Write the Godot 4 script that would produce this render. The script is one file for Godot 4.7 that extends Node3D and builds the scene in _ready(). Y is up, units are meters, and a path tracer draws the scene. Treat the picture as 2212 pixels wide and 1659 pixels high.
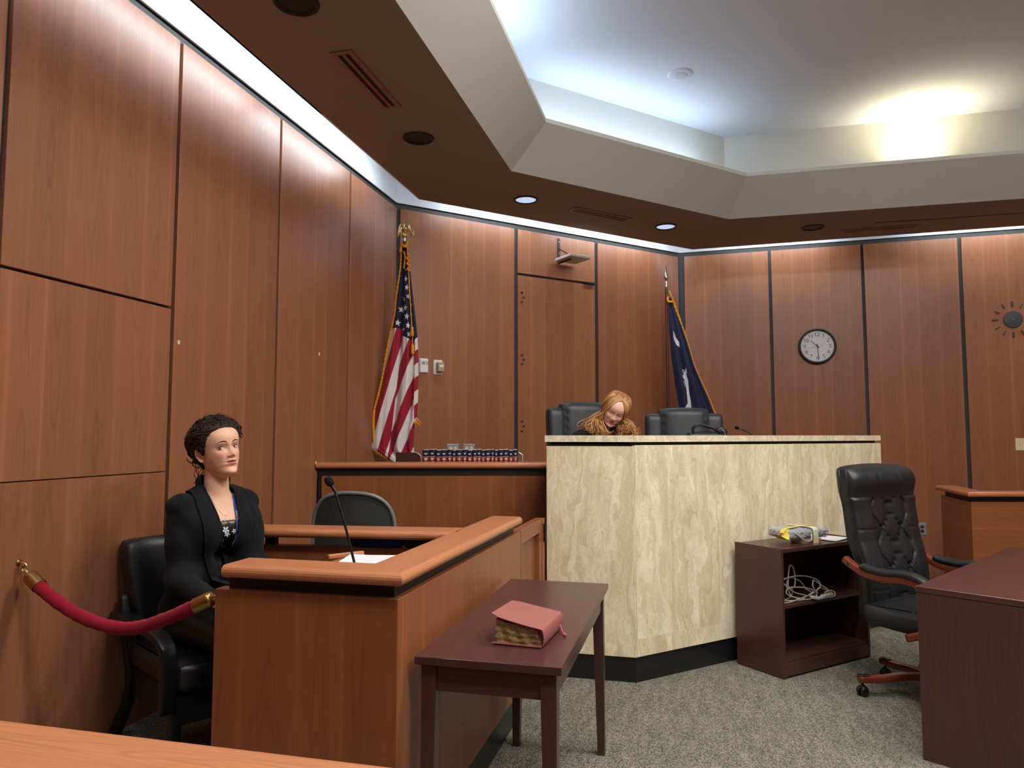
extends Node3D

const XL := -2.435
const NA := 0.70710678
var M := {}

func _ready() -> void:
	rng.seed = 7
	# camera
	var cam := Camera3D.new()
	cam.name = "camera"
	cam.position = Vector3(0, 1.43, 0)
	cam.rotation_order = EULER_ORDER_YXZ
	cam.rotation = Vector3(deg_to_rad(4.12), deg_to_rad(14.0), 0)
	cam.fov = 56.47
	cam.near = 0.05
	cam.far = 60.0
	cam.current = true
	add_child(cam)
	# surroundings: an inner room, closed on all sides
	var we := WorldEnvironment.new()
	we.name = "surroundings"
	var en := Environment.new()
	en.background_mode = Environment.BG_COLOR
	en.background_color = Color(0, 0, 0)
	en.ambient_light_source = Environment.AMBIENT_SOURCE_DISABLED
	en.tonemap_mode = Environment.TONE_MAPPER_LINEAR
	en.tonemap_exposure = 1.0
	en.sdfgi_enabled = true
	en.ssao_enabled = true
	en.ssil_enabled = true
	we.environment = en
	add_child(we)
	materials()
	lights()
	room()
	ceiling_and_coves()
	wall_fittings()
	witness_stand()
	bench()
	small_table()
	desk_and_bookcase()
	rails()
	law_books()
	flags()
	seats()
	small_things()
	people()

# ---------- materials ----------
func materials() -> void:
	var veneer := wood_tex(768, 768, 11, [0.0, 0.17, 0.36, 0.55, 0.78], 0.036, 0.085, 0.07)
	var plain := wood_tex(512, 512, 23, [0.0, 0.5], 0.05, 0.10, 0.0)
	var dark := wood_tex(512, 512, 37, [0.0, 0.3, 0.6], 0.07, 0.03, 0.0)
	M.wall = textured(veneer, c8(174, 128, 97), 0.33, 0.93, 3.2, 0.5)
	M.wall_b = textured(veneer, c8(180, 130, 96), 0.36, 0.93, 3.2, 0.5)
	M.panel = textured(veneer, c8(168, 114, 76), 0.34, 0.93, 3.2, 0.5)
	M.cap = textured(plain, c8(218, 158, 116), 0.3, 0.3, 1.6, 0.5)
	M.mahog = textured(dark, c8(92, 62, 60), 0.3, 0.5, 1.6, 0.5)
	M.cherry = textured(plain, c8(130, 66, 44), 0.25, 0.3, 1.2, 0.5)
	var st := stone_tex(768, 768)
	M.stone = textured(st, c8(255, 250, 236), 0.42, 1.5, 1.8)
	M.stonecap = textured(st, c8(255, 252, 242), 0.38, 0.7, 0.35)
	var cp: Array = carpet_tex(1024)
	M.carpet = mat(c8(188, 189, 184), 1.0, 0.0, 0.05)
	M.carpet.albedo_texture = cp[0]
	M.carpet.heightmap_enabled = true
	M.carpet.heightmap_texture = cp[1]
	M.carpet.heightmap_scale = 0.5
	M.carpet.uv1_scale = Vector3(1.0 / 1.05, 1.0 / 1.05, 1)
	M.black = mat(c8(22, 22, 23), 0.5)
	M.gap = mat(c8(52, 54, 55), 0.6)
	M.base = mat(c8(26, 28, 30), 0.35)
	M.white = mat(c8(222, 227, 234), 0.8, 0.0, 0.2)
	M.cream = mat(c8(214, 207, 190), 0.75, 0.0, 0.2)
	M.soffit = mat(c8(156, 136, 120), 0.8, 0.0, 0.2)
	M.slope = mat(c8(202, 202, 196), 0.75, 0.0, 0.2)
	M.pink = mat(c8(150, 108, 92), 0.55)
	M.leather = leather(c8(32, 33, 36), 0.4)
	M.grey_leather = leather(c8(40, 44, 48), 0.42)
	M.plastic = mat(c8(20, 20, 21), 0.4)
	M.metal = mat(c8(200, 200, 205), 0.25, 1.0)
	M.brass = mat(c8(176, 146, 92), 0.3, 1.0)
	M.gold = mat(c8(222, 205, 150), 0.28, 0.9)
	M.fringe = mat(c8(222, 150, 32), 0.6)
	M.paper = mat(c8(236, 238, 240), 0.7)
	M.steel = mat(c8(196, 197, 198), 0.35, 0.6)
	M.ivory = mat(c8(232, 220, 178), 0.4)
	M.brown_metal = mat(c8(96, 66, 46), 0.4, 0.6)
	M.gap_wood = textured(veneer, c8(194, 138, 106), 0.4, 0.93, 3.2, 0.5)
	M.cream2 = mat(c8(222, 221, 212), 0.75, 0.0, 0.2)
	M.skin = mat(Color.WHITE, 0.45, 0.0, 0.4)
	M.skin.vertex_color_use_as_albedo = true
	M.skin.subsurf_scatter_enabled = true
	M.skin.subsurf_scatter_strength = 0.12

# ---------- lights ----------
func area(called: String, at: Vector3, dir: Vector3, size: Vector2, power: float, c: Color, along := Vector3.ZERO) -> void:
	var l := AreaLight3D.new()
	l.name = called
	l.area_size = size
	l.light_energy = power
	l.light_color = c
	l.shadow_enabled = true
	l.area_range = 20.0
	l.area_attenuation = 2.0
	add_child(l, true)
	var z := -dir.normalized()
	var x := along.normalized() if along != Vector3.ZERO else (Vector3.UP.cross(z).normalized() if absf(z.y) < 0.99 else Vector3.RIGHT)
	x = (x - z * x.dot(z)).normalized()
	l.transform = Transform3D(Basis(x, z.cross(x), z), at)

func glow(c: Color, e: float) -> StandardMaterial3D:
	var m := mat(c, 0.5)
	m.emission_enabled = true
	m.emission = c
	m.emission_energy_multiplier = e
	return m

# fluorescent tube lying in a cove, from a to b; light thrown towards dir
func cove_tube(a: Vector3, b: Vector3, dir: Vector3, power: float, c: Color, label: String) -> void:
	var m := MB.new()
	m.tube([a, b], 0.016, 8)
	tag(obj("cove_tube_light", m, M.glow_cool if c.b > 0.9 else M.glow_warm), label, "light", "fluorescent tubes " + label.get_slice("tube ", 1))
	var len := a.distance_to(b)
	area("cove_light", (a + b) * 0.5 + dir.normalized() * 0.022, dir, Vector2(len, 0.03), power * len, c, b - a)

func lights() -> void:
	var cool := Color(0.93, 0.97, 1.0)
	var warm := Color(1.0, 0.90, 0.74)
	var blue := Color(0.80, 0.89, 1.0)
	M.glow_cool = glow(cool, 2.0)
	M.glow_warm = glow(warm, 2.0)
	M.lens = glow(c8(196, 214, 250), 0.9)
	var P := 0.62
	var lab := "fluorescent tube hidden in the wall cove "
	# wall slots
	var ty := 3.56
	for z in [[2.0, 0.6], [0.5, -0.9], [-1.0, -2.4], [-2.5, -3.9], [-4.0, -5.15]]:
		cove_tube(Vector3(XL + 0.33, ty, z[0]), Vector3(XL + 0.33, ty, z[1]), Vector3(-0.6, -0.8, 0), P, cool, lab + "over the left panelled wall")
	var A0 := Vector3(XL, 0, -5.647)
	var da := Vector3(NA, 0, -NA)
	var na := Vector3(NA, 0, NA)
	for s in [[0.45, 1.5], [1.75, 3.05]]:
		var o := A0 + na * 0.33 + Vector3(0, ty, 0)
		cove_tube(o + da * s[0], o + da * s[1], -na * 0.6 + Vector3.DOWN * 0.8, P, cool, lab + "over the door wall")
	for s in [[0.1, 1.4], [2.0, 3.3], [3.5, 4.8]]:
		cove_tube(Vector3(s[0], ty, wall_b_z(s[0]) + 0.33), Vector3(s[1], ty, wall_b_z(s[1]) + 0.33), Vector3(0, -0.8, -0.6), P, cool, lab + "over the clock wall")
	# ceiling dome cove
	var D := 0.5
	var lab2 := "fluorescent tube behind the tray ceiling lip "
	for z in [[1.6, 0.3], [0.1, -1.2], [-1.4, -2.7], [-2.9, -4.6]]:
		cove_tube(Vector3(-1.2, 3.72, z[0]), Vector3(-1.2, 3.72, z[1]), Vector3(0.25, 1, 0), D, blue, lab2 + "along the left side")
	var q := Vector3(-1.2, 3.72, -4.98)
	cove_tube(q + da * 0.15, q + da * 1.95, Vector3(0.1, 1, 0.1), D * 0.7, blue, lab2 + "along the angled side")
	for z in [[1.6, 0.3], [0.1, -1.2], [-1.4, -2.7], [-2.9, -4.2], [-4.4, -5.7]]:
		cove_tube(Vector3(4.74, 3.72, z[0]), Vector3(4.74, 3.72, z[1]), Vector3(-0.25, 1, 0), D * 0.8, cool, lab2 + "along the unseen right side")  # out of view on the right, lighting the tray ceiling
	for x in [[0.0, 1.3], [1.5, 2.8], [3.0, 4.3]]:
		cove_tube(Vector3(x[0], 3.72, 1.94), Vector3(x[1], 3.72, 1.94), Vector3(0, 1, -0.25), D, cool, lab2 + "along the unseen rear side")  # unseen tubes behind the camera, lighting the tray from the rear
	# unseen light panels in the tray ceiling, placed to light bench and tables
	for p in [[0.5, -3.0], [2.4, -3.2], [0.7, -1.0], [2.6, -1.0]]:
		var lp := thing("unseen_ceiling_light", "unseen flat light panel in the tray ceiling, out of view above, lighting the bench and tables", "light", Vector3(p[0], 4.178, p[1]), 0, "unseen light panels in the tray ceiling")
		var pm := MB.new()
		pm.bb(Vector3(-0.62, -0.03, -0.32), Vector3(0.62, 0.0, 0.32), 0.004)
		obj("frame", pm, M.white, lp)
		pm = MB.new()
		pm.bb(Vector3(-0.59, -0.034, -0.29), Vector3(0.59, -0.028, 0.29), 0.001)
		obj("diffuser", pm, M.glow_cool, lp)
		area("unseen_panel_light", Vector3(p[0], 4.178 - 0.04, p[1]), Vector3.DOWN, Vector2(1.16, 0.56), 7.0, Color(1.0, 0.97, 0.93))
	# warm flood on the tray's far side
	var fl := thing("flood_light", "warm flood lamp lying behind the far lip of the tray ceiling", "light", Vector3(1.92, 3.60, -6.56))
	var fm := MB.new()
	fm.lathe([[0.0, 0.0], [0.07, 0.0], [0.07, 0.05], [0.06, 0.06]], 16)
	obj("housing", fm, M.black, fl)
	var fd := MB.new()
	fd.lathe([[0.06, 0.06], [0.0, 0.065]], 16)
	obj("lens", fd, M.glow_warm, fl)
	var sp := SpotLight3D.new()
	sp.name = "flood_beam"
	add_child(sp)
	sp.position = Vector3(1.92, 3.68, -6.56)
	sp.rotation = Vector3(PI / 2, 0, 0)
	sp.spot_angle = 80
	sp.spot_angle_attenuation = 1.0
	sp.light_energy = 1.1
	sp.light_color = Color(1.0, 0.93, 0.78)
	sp.light_size = 0.05
	sp.spot_range = 20
	sp.shadow_enabled = true

func wall_b_z(x: float) -> float:
	return -7.985 + 0.0447 * (x + 0.065)

# ---------- mesh builder ----------
class MB:
	var v := PackedVector3Array()
	var n := PackedVector3Array()
	var uv := PackedVector2Array()
	var col := PackedColorArray()
	var idx := PackedInt32Array()
	var grain := 1
	var uvo := Vector2.ZERO
	var color := Color.WHITE
	var tinted := false

	func vert(p: Vector3, nn: Vector3, t: Vector2) -> int:
		v.push_back(p); n.push_back(nn); uv.push_back(t); col.push_back(color)
		return v.size() - 1

	func flat_uv(p: Vector3, nn: Vector3) -> Vector2:
		var a := nn.abs()
		var k := 0
		if a.y >= a.x and a.y >= a.z: k = 1
		elif a.z >= a.x: k = 2
		var g := grain
		if g == k: g = (k + 2) % 3
		var o := 3 - k - g
		return Vector2(p[o], p[g]) + uvo

	# corners counter-clockwise seen from outside
	func poly(pts: Array, uvs: Array = []) -> void:
		var nn: Vector3 = (pts[1] - pts[0]).cross(pts[2] - pts[0])
		if nn.length() < 1e-12 and pts.size() > 3: nn = (pts[2] - pts[0]).cross(pts[3] - pts[0])
		nn = nn.normalized()
		var b := v.size()
		for i in pts.size():
			vert(pts[i], nn, uvs[i] if uvs.size() else flat_uv(pts[i], nn))
		for i in range(1, pts.size() - 1):
			idx.append_array([b, b + i + 1, b + i])

	# box with chamfered edges; c centre, s size, be chamfer, in basis bs
	func box(c: Vector3, s: Vector3, be := 0.002, bs := Basis.IDENTITY) -> void:
		var h := s * 0.5
		be = minf(be, minf(h.x, minf(h.y, h.z)) * 0.9)
		var b0 := v.size()
		for k in 3:
			var i := (k + 1) % 3
			var j := (k + 2) % 3
			for sg in [-1.0, 1.0]:
				var q := []
				for st in [[-1, -1], [1, -1], [1, 1], [-1, 1]]:
					var p := Vector3.ZERO
					p[k] = h[k] * sg
					p[i] = (h[i] - be) * st[0]
					p[j] = (h[j] - be) * st[1]
					q.append(p)
				if sg < 0: q.reverse()
				poly(q)
		if be > 0.0:
			for k in 3:
				var i := (k + 1) % 3
				var j := (k + 2) % 3
				for si in [-1.0, 1.0]:
					for sj in [-1.0, 1.0]:
						var q := []
						for e in [[-1, 0], [1, 0], [1, 1], [-1, 1]]:
							var p := Vector3.ZERO
							p[k] = (h[k] - be) * e[0]
							if e[1] == 0:
								p[i] = h[i] * si; p[j] = (h[j] - be) * sj
							else:
								p[i] = (h[i] - be) * si; p[j] = h[j] * sj
							q.append(p)
						var out := Vector3.ZERO
						out[i] = si; out[j] = sj
						if (q[1] - q[0]).cross(q[2] - q[0]).dot(out) < 0: q.reverse()
						poly(q)
			for sx in [-1.0, 1.0]:
				for sy in [-1.0, 1.0]:
					for sz in [-1.0, 1.0]:
						var q := [Vector3(h.x * sx, (h.y - be) * sy, (h.z - be) * sz), Vector3((h.x - be) * sx, h.y * sy, (h.z - be) * sz), Vector3((h.x - be) * sx, (h.y - be) * sy, h.z * sz)]
						if (q[1] - q[0]).cross(q[2] - q[0]).dot(Vector3(sx, sy, sz)) < 0: q.reverse()
						poly(q)
		for i in range(b0, v.size()):
			v[i] = bs * v[i] + c
			n[i] = bs * n[i]

	# box from corner to corner
	func bb(a: Vector3, b: Vector3, be := 0.002) -> void:
		box((a + b) * 0.5, (b - a).abs(), be)

	# smooth grid of points rows x cols (outside: cols x rows right-handed unless flip)
	func grid(p: Array, wrap_u := false, wrap_v := false, flip := false, us := Vector2.ONE) -> void:
		var nr := p.size()
		var nc: int = p[0].size()
		var b := v.size()
		for r in nr:
			for c in nc:
				var c0 := c - 1
				var c1 := c + 1
				if wrap_u: c0 = posmod(c0, nc); c1 = c1 % nc
				else: c0 = maxi(c0, 0); c1 = mini(c1, nc - 1)
				var r0 := r - 1
				var r1 := r + 1
				if wrap_v: r0 = posmod(r0, nr); r1 = r1 % nr
				else: r0 = maxi(r0, 0); r1 = mini(r1, nr - 1)
				var du: Vector3 = p[r][c1] - p[r][c0]
				var dv: Vector3 = p[r1][c] - p[r0][c]
				if du.length_squared() < 1e-14:
					var rr := r + 1 if r == 0 else r - 1
					if rr >= 0 and rr < nr: du = p[rr][c1] - p[rr][c0]
				var nn := du.cross(dv).normalized()
				if flip: nn = -nn
				vert(p[r][c], nn, Vector2(float(c) / nc * us.x, float(r) / nr * us.y) + uvo)
		for r in (nr if wrap_v else nr - 1):
			for c in (nc if wrap_u else nc - 1):
				var a := b + r * nc + c
				var a1 := b + r * nc + (c + 1) % nc
				var d := b + ((r + 1) % nr) * nc + c
				var d1 := b + ((r + 1) % nr) * nc + (c + 1) % nc
				if flip: idx.append_array([a, a1, d1, a, d1, d])
				else: idx.append_array([a, d1, a1, a, d, d1])

	# round tube along a path with radius (or list of radii)
	func tube(path: Array, rad, sides := 8, cap := true, closed := false, squash := Vector2.ONE, upv := Vector3.ZERO) -> void:
		var rows := []
		var m := path.size()
		var up := Vector3.UP
		var acc := 0.0
		for i in m:
			var d: Vector3
			if closed: d = path[(i + 1) % m] - path[posmod(i - 1, m)]
			else: d = path[mini(i + 1, m - 1)] - path[maxi(i - 1, 0)]
			d = d.normalized()
			if i == 0:
				up = Vector3.UP if absf(d.y) < 0.9 else Vector3.RIGHT
			if upv != Vector3.ZERO: up = upv
			var s := d.cross(up).normalized()
			up = s.cross(d).normalized()
			var r: float = rad[i] if rad is Array else rad
			var row := []
			for k in sides:
				var a := -TAU * k / sides
				row.append(path[i] + (s * cos(a) * squash.x + up * sin(a) * squash.y) * r)
			rows.append(row)
			if i > 0: acc += path[i].distance_to(path[i - 1])
		if cap and not closed:
			var r0 := []
			var r1 := []
			for k in sides:
				r0.append(path[0]); r1.append(path[m - 1])
			var f0 := []
			var f1 := []
			for k in sides:
				f0.append(rows[0][k]); f1.append(rows[m - 1][k])
			grid([r0, f0], true, false, false)
			grid([f1, r1], true, false, false)
		grid(rows, true, closed, false, Vector2(1, maxf(acc, 0.01)))

	# profile [[r, y], ...] turned about the y axis, bottom to top
	func lathe(prof: Array, sides := 24, xf := Transform3D.IDENTITY, crisp := false) -> void:
		if crisp:
			for i in prof.size() - 1:
				lathe([prof[i], prof[i + 1]], sides, xf)
			return
		var rows := []
		for q in prof:
			var row := []
			for k in sides:
				var a := -TAU * k / sides
				row.append(xf * Vector3(q[0] * cos(a), q[1], q[0] * sin(a)))
			rows.append(row)
		grid(rows, true)

	# horizontal polygon (xz list, any turn) extruded from y0 to y1
	func prism(pl: Array, y0: float, y1: float, sides := true, caps := 3) -> void:
		var pp := PackedVector2Array(pl)
		var area := 0.0
		for i in pp.size():
			area += pp[i].cross(pp[(i + 1) % pp.size()])
		if area < 0: pp.reverse()
		var t := Geometry2D.triangulate_polygon(pp)
		for i in range(0, t.size(), 3):
			var a := pp[t[i]]
			var b := pp[t[i + 1]]
			var c := pp[t[i + 2]]
			if (b - a).cross(c - a) < 0:
				var w := b; b = c; c = w
			if caps & 1: poly([Vector3(a.x, y0, a.y), Vector3(b.x, y0, b.y), Vector3(c.x, y0, c.y)])
			if caps & 2: poly([Vector3(a.x, y1, a.y), Vector3(c.x, y1, c.y), Vector3(b.x, y1, b.y)])
		if sides:
			for i in pp.size():
				var a := pp[i]
				var b := pp[(i + 1) % pp.size()]
				poly([Vector3(b.x, y0, b.y), Vector3(a.x, y0, a.y), Vector3(a.x, y1, a.y), Vector3(b.x, y1, b.y)])

	# moulding: profile points (out, up) swept along a level path of xz points; out is to the right of travel
	func mould(path: Array, prof: Array, y: float, cap := true) -> void:
		var rows := []
		var m := path.size()
		for i in m:
			var d0: Vector2 = (path[i] - path[i - 1]).normalized() if i > 0 else (path[1] - path[0]).normalized()
			var d1: Vector2 = (path[i + 1] - path[i]).normalized() if i < m - 1 else d0
			var n0 := Vector2(-d0.y, d0.x)
			var n1 := Vector2(-d1.y, d1.x)
			var mm := (n0 + n1).normalized()
			mm /= maxf(mm.dot(n0), 0.2)
			var row := []
			for q in prof:
				row.append(Vector3(path[i].x + mm.x * q[0], y + q[1], path[i].y + mm.y * q[0]))
			rows.append(row)
		var k := prof.size()
		var along := 0.0
		for i in m - 1:
			var len: float = path[i].distance_to(path[i + 1])
			var acc := 0.0
			for j in k:
				var j1 := (j + 1) % k
				var w: float = Vector2(prof[j][0], prof[j][1]).distance_to(Vector2(prof[j1][0], prof[j1][1]))
				poly([rows[i][j], rows[i + 1][j], rows[i + 1][j1], rows[i][j1]], [Vector2(acc, along) + uvo, Vector2(acc, along + len) + uvo, Vector2(acc + w, along + len) + uvo, Vector2(acc + w, along) + uvo])
				acc += w
			along += len
		if cap:
			var e0 := []
			var e1 := []
			for j in k:
				e0.append(rows[0][j]); e1.append(rows[m - 1][k - 1 - j])
			for e in [e0, e1]:
				var cc := Vector3.ZERO
				for q in e: cc += q / k
				for j in k: poly([cc, e[j], e[(j + 1) % k]])

	# puffed rounded box: superellipsoid-like cushion
	func cushion(c: Vector3, s: Vector3, r: float, puff := 0.0, bs := Basis.IDENTITY, res := 10) -> void:
		var h := s * 0.5
		r = minf(r, minf(h.x, minf(h.y, h.z)))
		for k in 3:
			var i := (k + 1) % 3
			var j := (k + 2) % 3
			for sg in [-1.0, 1.0]:
				var rows := []
				for b in res + 1:
					var row := []
					for a in res + 1:
						var ta := a * 2.0 / res - 1.0
						var tb := b * 2.0 / res - 1.0
						ta = signf(ta) * pow(absf(ta), 0.75)
						tb = signf(tb) * pow(absf(tb), 0.75)
						var p := Vector3.ZERO
						p[k] = h[k] * sg
						p[i] = h[i] * ta
						p[j] = h[j] * tb
						var core := Vector3(clampf(p.x, -h.x + r, h.x - r), clampf(p.y, -h.y + r, h.y - r), clampf(p.z, -h.z + r, h.z - r))
						var d := (p - core)
						if d.length() > 1e-6: p = core + d.normalized() * r
						var w := (1.0 - pow(p[i] / h[i], 2.0)) * (1.0 - pow(p[j] / h[j], 2.0))
						p[k] += sg * puff * clampf(w, 0, 1)
						row.append(bs * p + c)
					rows.append(row)
				grid(rows, false, false, sg < 0)

	func add(o: MB, xf: Transform3D) -> void:
		var b := v.size()
		for i in o.v.size():
			v.push_back(xf * o.v[i]); n.push_back((xf.basis * o.n[i]).normalized()); uv.push_back(o.uv[i]); col.push_back(o.col[i])
		for i in o.idx: idx.push_back(b + i)

	func mesh() -> ArrayMesh:
		var a := []
		a.resize(Mesh.ARRAY_MAX)
		a[Mesh.ARRAY_VERTEX] = v; a[Mesh.ARRAY_NORMAL] = n; a[Mesh.ARRAY_TEX_UV] = uv; a[Mesh.ARRAY_INDEX] = idx
		if tinted: a[Mesh.ARRAY_COLOR] = col
		var m := ArrayMesh.new()
		m.add_surface_from_arrays(Mesh.PRIMITIVE_TRIANGLES, a)
		return m

var rng := RandomNumberGenerator.new()
var names := {}

func numbered(called: String) -> String:
	if not names.has(called):
		names[called] = 0
		return called
	names[called] += 1
	return "%s_%03d" % [called, names[called]]

func thing(called: String, label: String, category: String, at := Vector3.ZERO, turn := 0.0, group := "") -> Node3D:
	var o := Node3D.new()
	o.name = numbered(called)
	add_child(o)
	o.position = at
	o.rotation.y = turn
	o.set_meta("label", label)
	o.set_meta("category", category)
	if group: o.set_meta("group", group)
	return o

func obj(called: String, mb, mat: Material, parent: Node = null) -> MeshInstance3D:
	var o := MeshInstance3D.new()
	o.mesh = mb.mesh() if mb is MB else mb
	o.material_override = null
	for i in o.mesh.get_surface_count(): o.set_surface_override_material(i, mat)
	if parent == null:
		o.name = numbered(called)
		add_child(o)
	else:
		o.name = called
		parent.add_child(o, true)
	return o

func tag(o: Node, label: String, category: String, group := "") -> Node:
	o.set_meta("label", label)
	o.set_meta("category", category)
	if group: o.set_meta("group", group)
	return o

func struct(called: String, mb, mat: Material, label := "") -> MeshInstance3D:
	var o := obj(called, mb, mat)
	o.set_meta("kind", "structure")
	if label: o.set_meta("label", label)
	return o

func nb(grain := 1) -> MB:
	var m := MB.new()
	m.grain = grain
	m.uvo = Vector2(rng.randf(), rng.randf())
	return m

func curve(pts: Array, n := 6, closed := false) -> Array:
	var out := []
	var m := pts.size()
	for i in (m if closed else m - 1):
		var a: Vector3 = pts[posmod(i - 1, m)] if closed else pts[maxi(i - 1, 0)]
		var b: Vector3 = pts[i]
		var c: Vector3 = pts[(i + 1) % m]
		var d: Vector3 = pts[(i + 2) % m] if closed else pts[mini(i + 2, m - 1)]
		for k in n: out.append(b.cubic_interpolate(c, a, d, float(k) / n))
	if not closed: out.append(pts[m - 1])
	return out

func mat(c: Color, rough := 0.5, metal := 0.0, spec := 0.5) -> StandardMaterial3D:
	var m := StandardMaterial3D.new()
	m.albedo_color = c
	m.roughness = rough
	m.metallic = metal
	m.metallic_specular = spec
	return m

func c8(r: int, g: int, b: int) -> Color:
	return Color8(r, g, b)

# ---------- textures ----------
func noise(s: int, f: float, oct := 3, type := FastNoiseLite.TYPE_SIMPLEX_SMOOTH) -> FastNoiseLite:
	var q := FastNoiseLite.new()
	q.seed = s
	q.frequency = f
	q.noise_type = type
	q.fractal_octaves = oct
	return q

func wood_tex(w: int, h: int, s: int, leaves: Array, streak: float, cath: float, edge: float) -> ImageTexture:
	var a := noise(s, 1.0, 2)
	var b := noise(s + 1, 1.0, 3)
	var d := noise(s + 2, 1.0, 2)
	var r := RandomNumberGenerator.new()
	r.seed = s
	var tone := []
	var off := []
	for i in leaves.size():
		tone.append(r.randf_range(-0.03, 0.03)); off.append(r.randf_range(-0.22, 0.22))
	var data := PackedByteArray()
	data.resize(w * h * 3)
	for x in w:
		var u := float(x) / w
		var li := 0
		for i in leaves.size():
			if u >= leaves[i]: li = i
		var l0: float = leaves[li]
		var l1: float = leaves[li + 1] if li + 1 < leaves.size() else 1.0
		var t := (u - l0) / (l1 - l0)
		var dist := minf(u - l0, l1 - u)
		var ed := edge * exp(-pow(dist / 0.011, 2.0)) * (1.0 if li % 2 == 0 else 0.35)
		var q: float = t - 0.5 - off[li]
		for y in h:
			var vv := float(y) / h
			var wob := d.get_noise_2d(u * 6.0, vv * 5.0)
			var fs := a.get_noise_2d(u * 260.0, vv * 9.0)
			var fm := b.get_noise_2d(u * 40.0 + wob, vv * 2.6)
			var ring := fposmod((q * q * 5.0 + vv * 1.3 * (1.0 if li % 2 == 0 else -1.0) + wob * 0.12) * 7.0, 1.0)
			var rg := exp(-pow((ring - 0.5) / 0.13, 2.0)) * exp(-pow(q / 0.3, 2.0)) * cath * (0.6 + 0.8 * fs)
			var val: float = 0.80 + tone[li] + streak * fs + streak * 1.1 * fm + ed - rg
			var warm := 0.5 + 0.5 * fm
			var k := (y * w + x) * 3
			data[k] = int(clampf(val * 1.06, 0, 1) * 255)
			data[k + 1] = int(clampf(val * (0.97 - 0.03 * warm), 0, 1) * 255)
			data[k + 2] = int(clampf(val * (0.93 - 0.05 * warm), 0, 1) * 255)
	var im := Image.create_from_data(w, h, false, Image.FORMAT_RGB8, data)
	return ImageTexture.create_from_image(im)

func textured(tex: Texture2D, tint: Color, rough: float, su: float, sv: float, spec := 0.5) -> StandardMaterial3D:
	var m := mat(tint, rough, 0.0, spec)
	m.albedo_texture = tex
	m.uv1_scale = Vector3(1.0 / su, 1.0 / sv, 1)
	return m

func stone_tex(w: int, h: int) -> ImageTexture:
	var a := noise(31, 1.0, 4)
	var b := noise(32, 1.0, 4)
	var c := noise(33, 1.0, 2)
	var data := PackedByteArray()
	data.resize(w * h * 3)
	for x in w:
		var u := float(x) / w
		for y in h:
			var vv := float(y) / h
			var wx := b.get_noise_2d(u * 5.0, vv * 1.6) * 0.10 + c.get_noise_2d(u * 22.0, vv * 14.0) * 0.018
			var band := a.get_noise_2d((u + wx) * 17.0, vv * 0.7 + wx * 2.0)
			var fine := c.get_noise_2d((u + wx) * 70.0, vv * 9.0)
			var cloud := b.get_noise_2d(u * 7.0 + 9.0, vv * 4.0)
			var grit := a.get_noise_2d(u * 160.0 + 40.0, vv * 90.0)
			var vein := exp(-pow(band / 0.045, 2.0)) * 0.06 * clampf(0.4 + cloud * 2.0, 0, 1)
			var val := 0.92 + 0.09 * band + 0.06 * fine + 0.04 * cloud + 0.06 * grit
			if grit > 0.42 and fine > 0.1: val -= 0.16
			val += vein
			var warm := clampf(0.5 - band * 1.2 - cloud * 0.4, 0, 1)
			var k := (y * w + x) * 3
			data[k] = int(clampf(val * 1.0, 0, 1) * 255)
			data[k + 1] = int(clampf(val * (0.972 - 0.026 * warm), 0, 1) * 255)
			data[k + 2] = int(clampf(val * (0.91 - 0.07 * warm), 0, 1) * 255)
	return ImageTexture.create_from_image(Image.create_from_data(w, h, false, Image.FORMAT_RGB8, data))

func carpet_tex(w: int) -> Array:
	var data := PackedByteArray()
	data.resize(w * w * 3)
	var hd := PackedByteArray()
	hd.resize(w * w * 3)
	var cell := noise(61, 0.17, 1, FastNoiseLite.TYPE_CELLULAR)
	cell.cellular_return_type = FastNoiseLite.RETURN_DISTANCE
	var tone := noise(61, 0.17, 1, FastNoiseLite.TYPE_CELLULAR)
	tone.cellular_return_type = FastNoiseLite.RETURN_CELL_VALUE
	var big := noise(64, 0.006, 3)
	for y in w:
		for x in w:
			var d := cell.get_noise_2d(x * 0.8, y * 1.25)
			var t := tone.get_noise_2d(x * 0.8, y * 1.25)
			var bgn := big.get_noise_2d(x * 0.5, y * 3.0)
			var hgt := clampf(-d * 0.9 , 0, 1)
			var val := 0.66 + 0.16 * t + 0.08 * bgn + 0.22 * (hgt - 0.35)
			var k := (y * w + x) * 3
			data[k] = int(clampf(val, 0.03, 1) * 250)
			data[k + 1] = int(clampf(val * 0.975, 0.03, 1) * 250)
			data[k + 2] = int(clampf(val * 0.90, 0.03, 1) * 250)
			var hb := int(hgt * 255)
			hd[k] = hb; hd[k + 1] = hb; hd[k + 2] = hb
	return [ImageTexture.create_from_image(Image.create_from_data(w, w, false, Image.FORMAT_RGB8, data)), ImageTexture.create_from_image(Image.create_from_data(w, w, false, Image.FORMAT_RGB8, hd))]

func bump_tex(s: int, f: float, type := FastNoiseLite.TYPE_CELLULAR, size := 256) -> NoiseTexture2D:
	var t := NoiseTexture2D.new()
	t.width = size; t.height = size
	t.seamless = true
	t.noise = noise(s, f, 2, type)
	return t

func leather(c: Color, rough: float) -> StandardMaterial3D:
	var m := mat(c, rough, 0.0, 0.5)
	m.heightmap_enabled = true
	m.heightmap_texture = bump_tex(5, 0.09)
	m.heightmap_scale = 0.018
	m.uv1_triplanar = true
	m.uv1_scale = Vector3(26, 26, 26)
	return m

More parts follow.
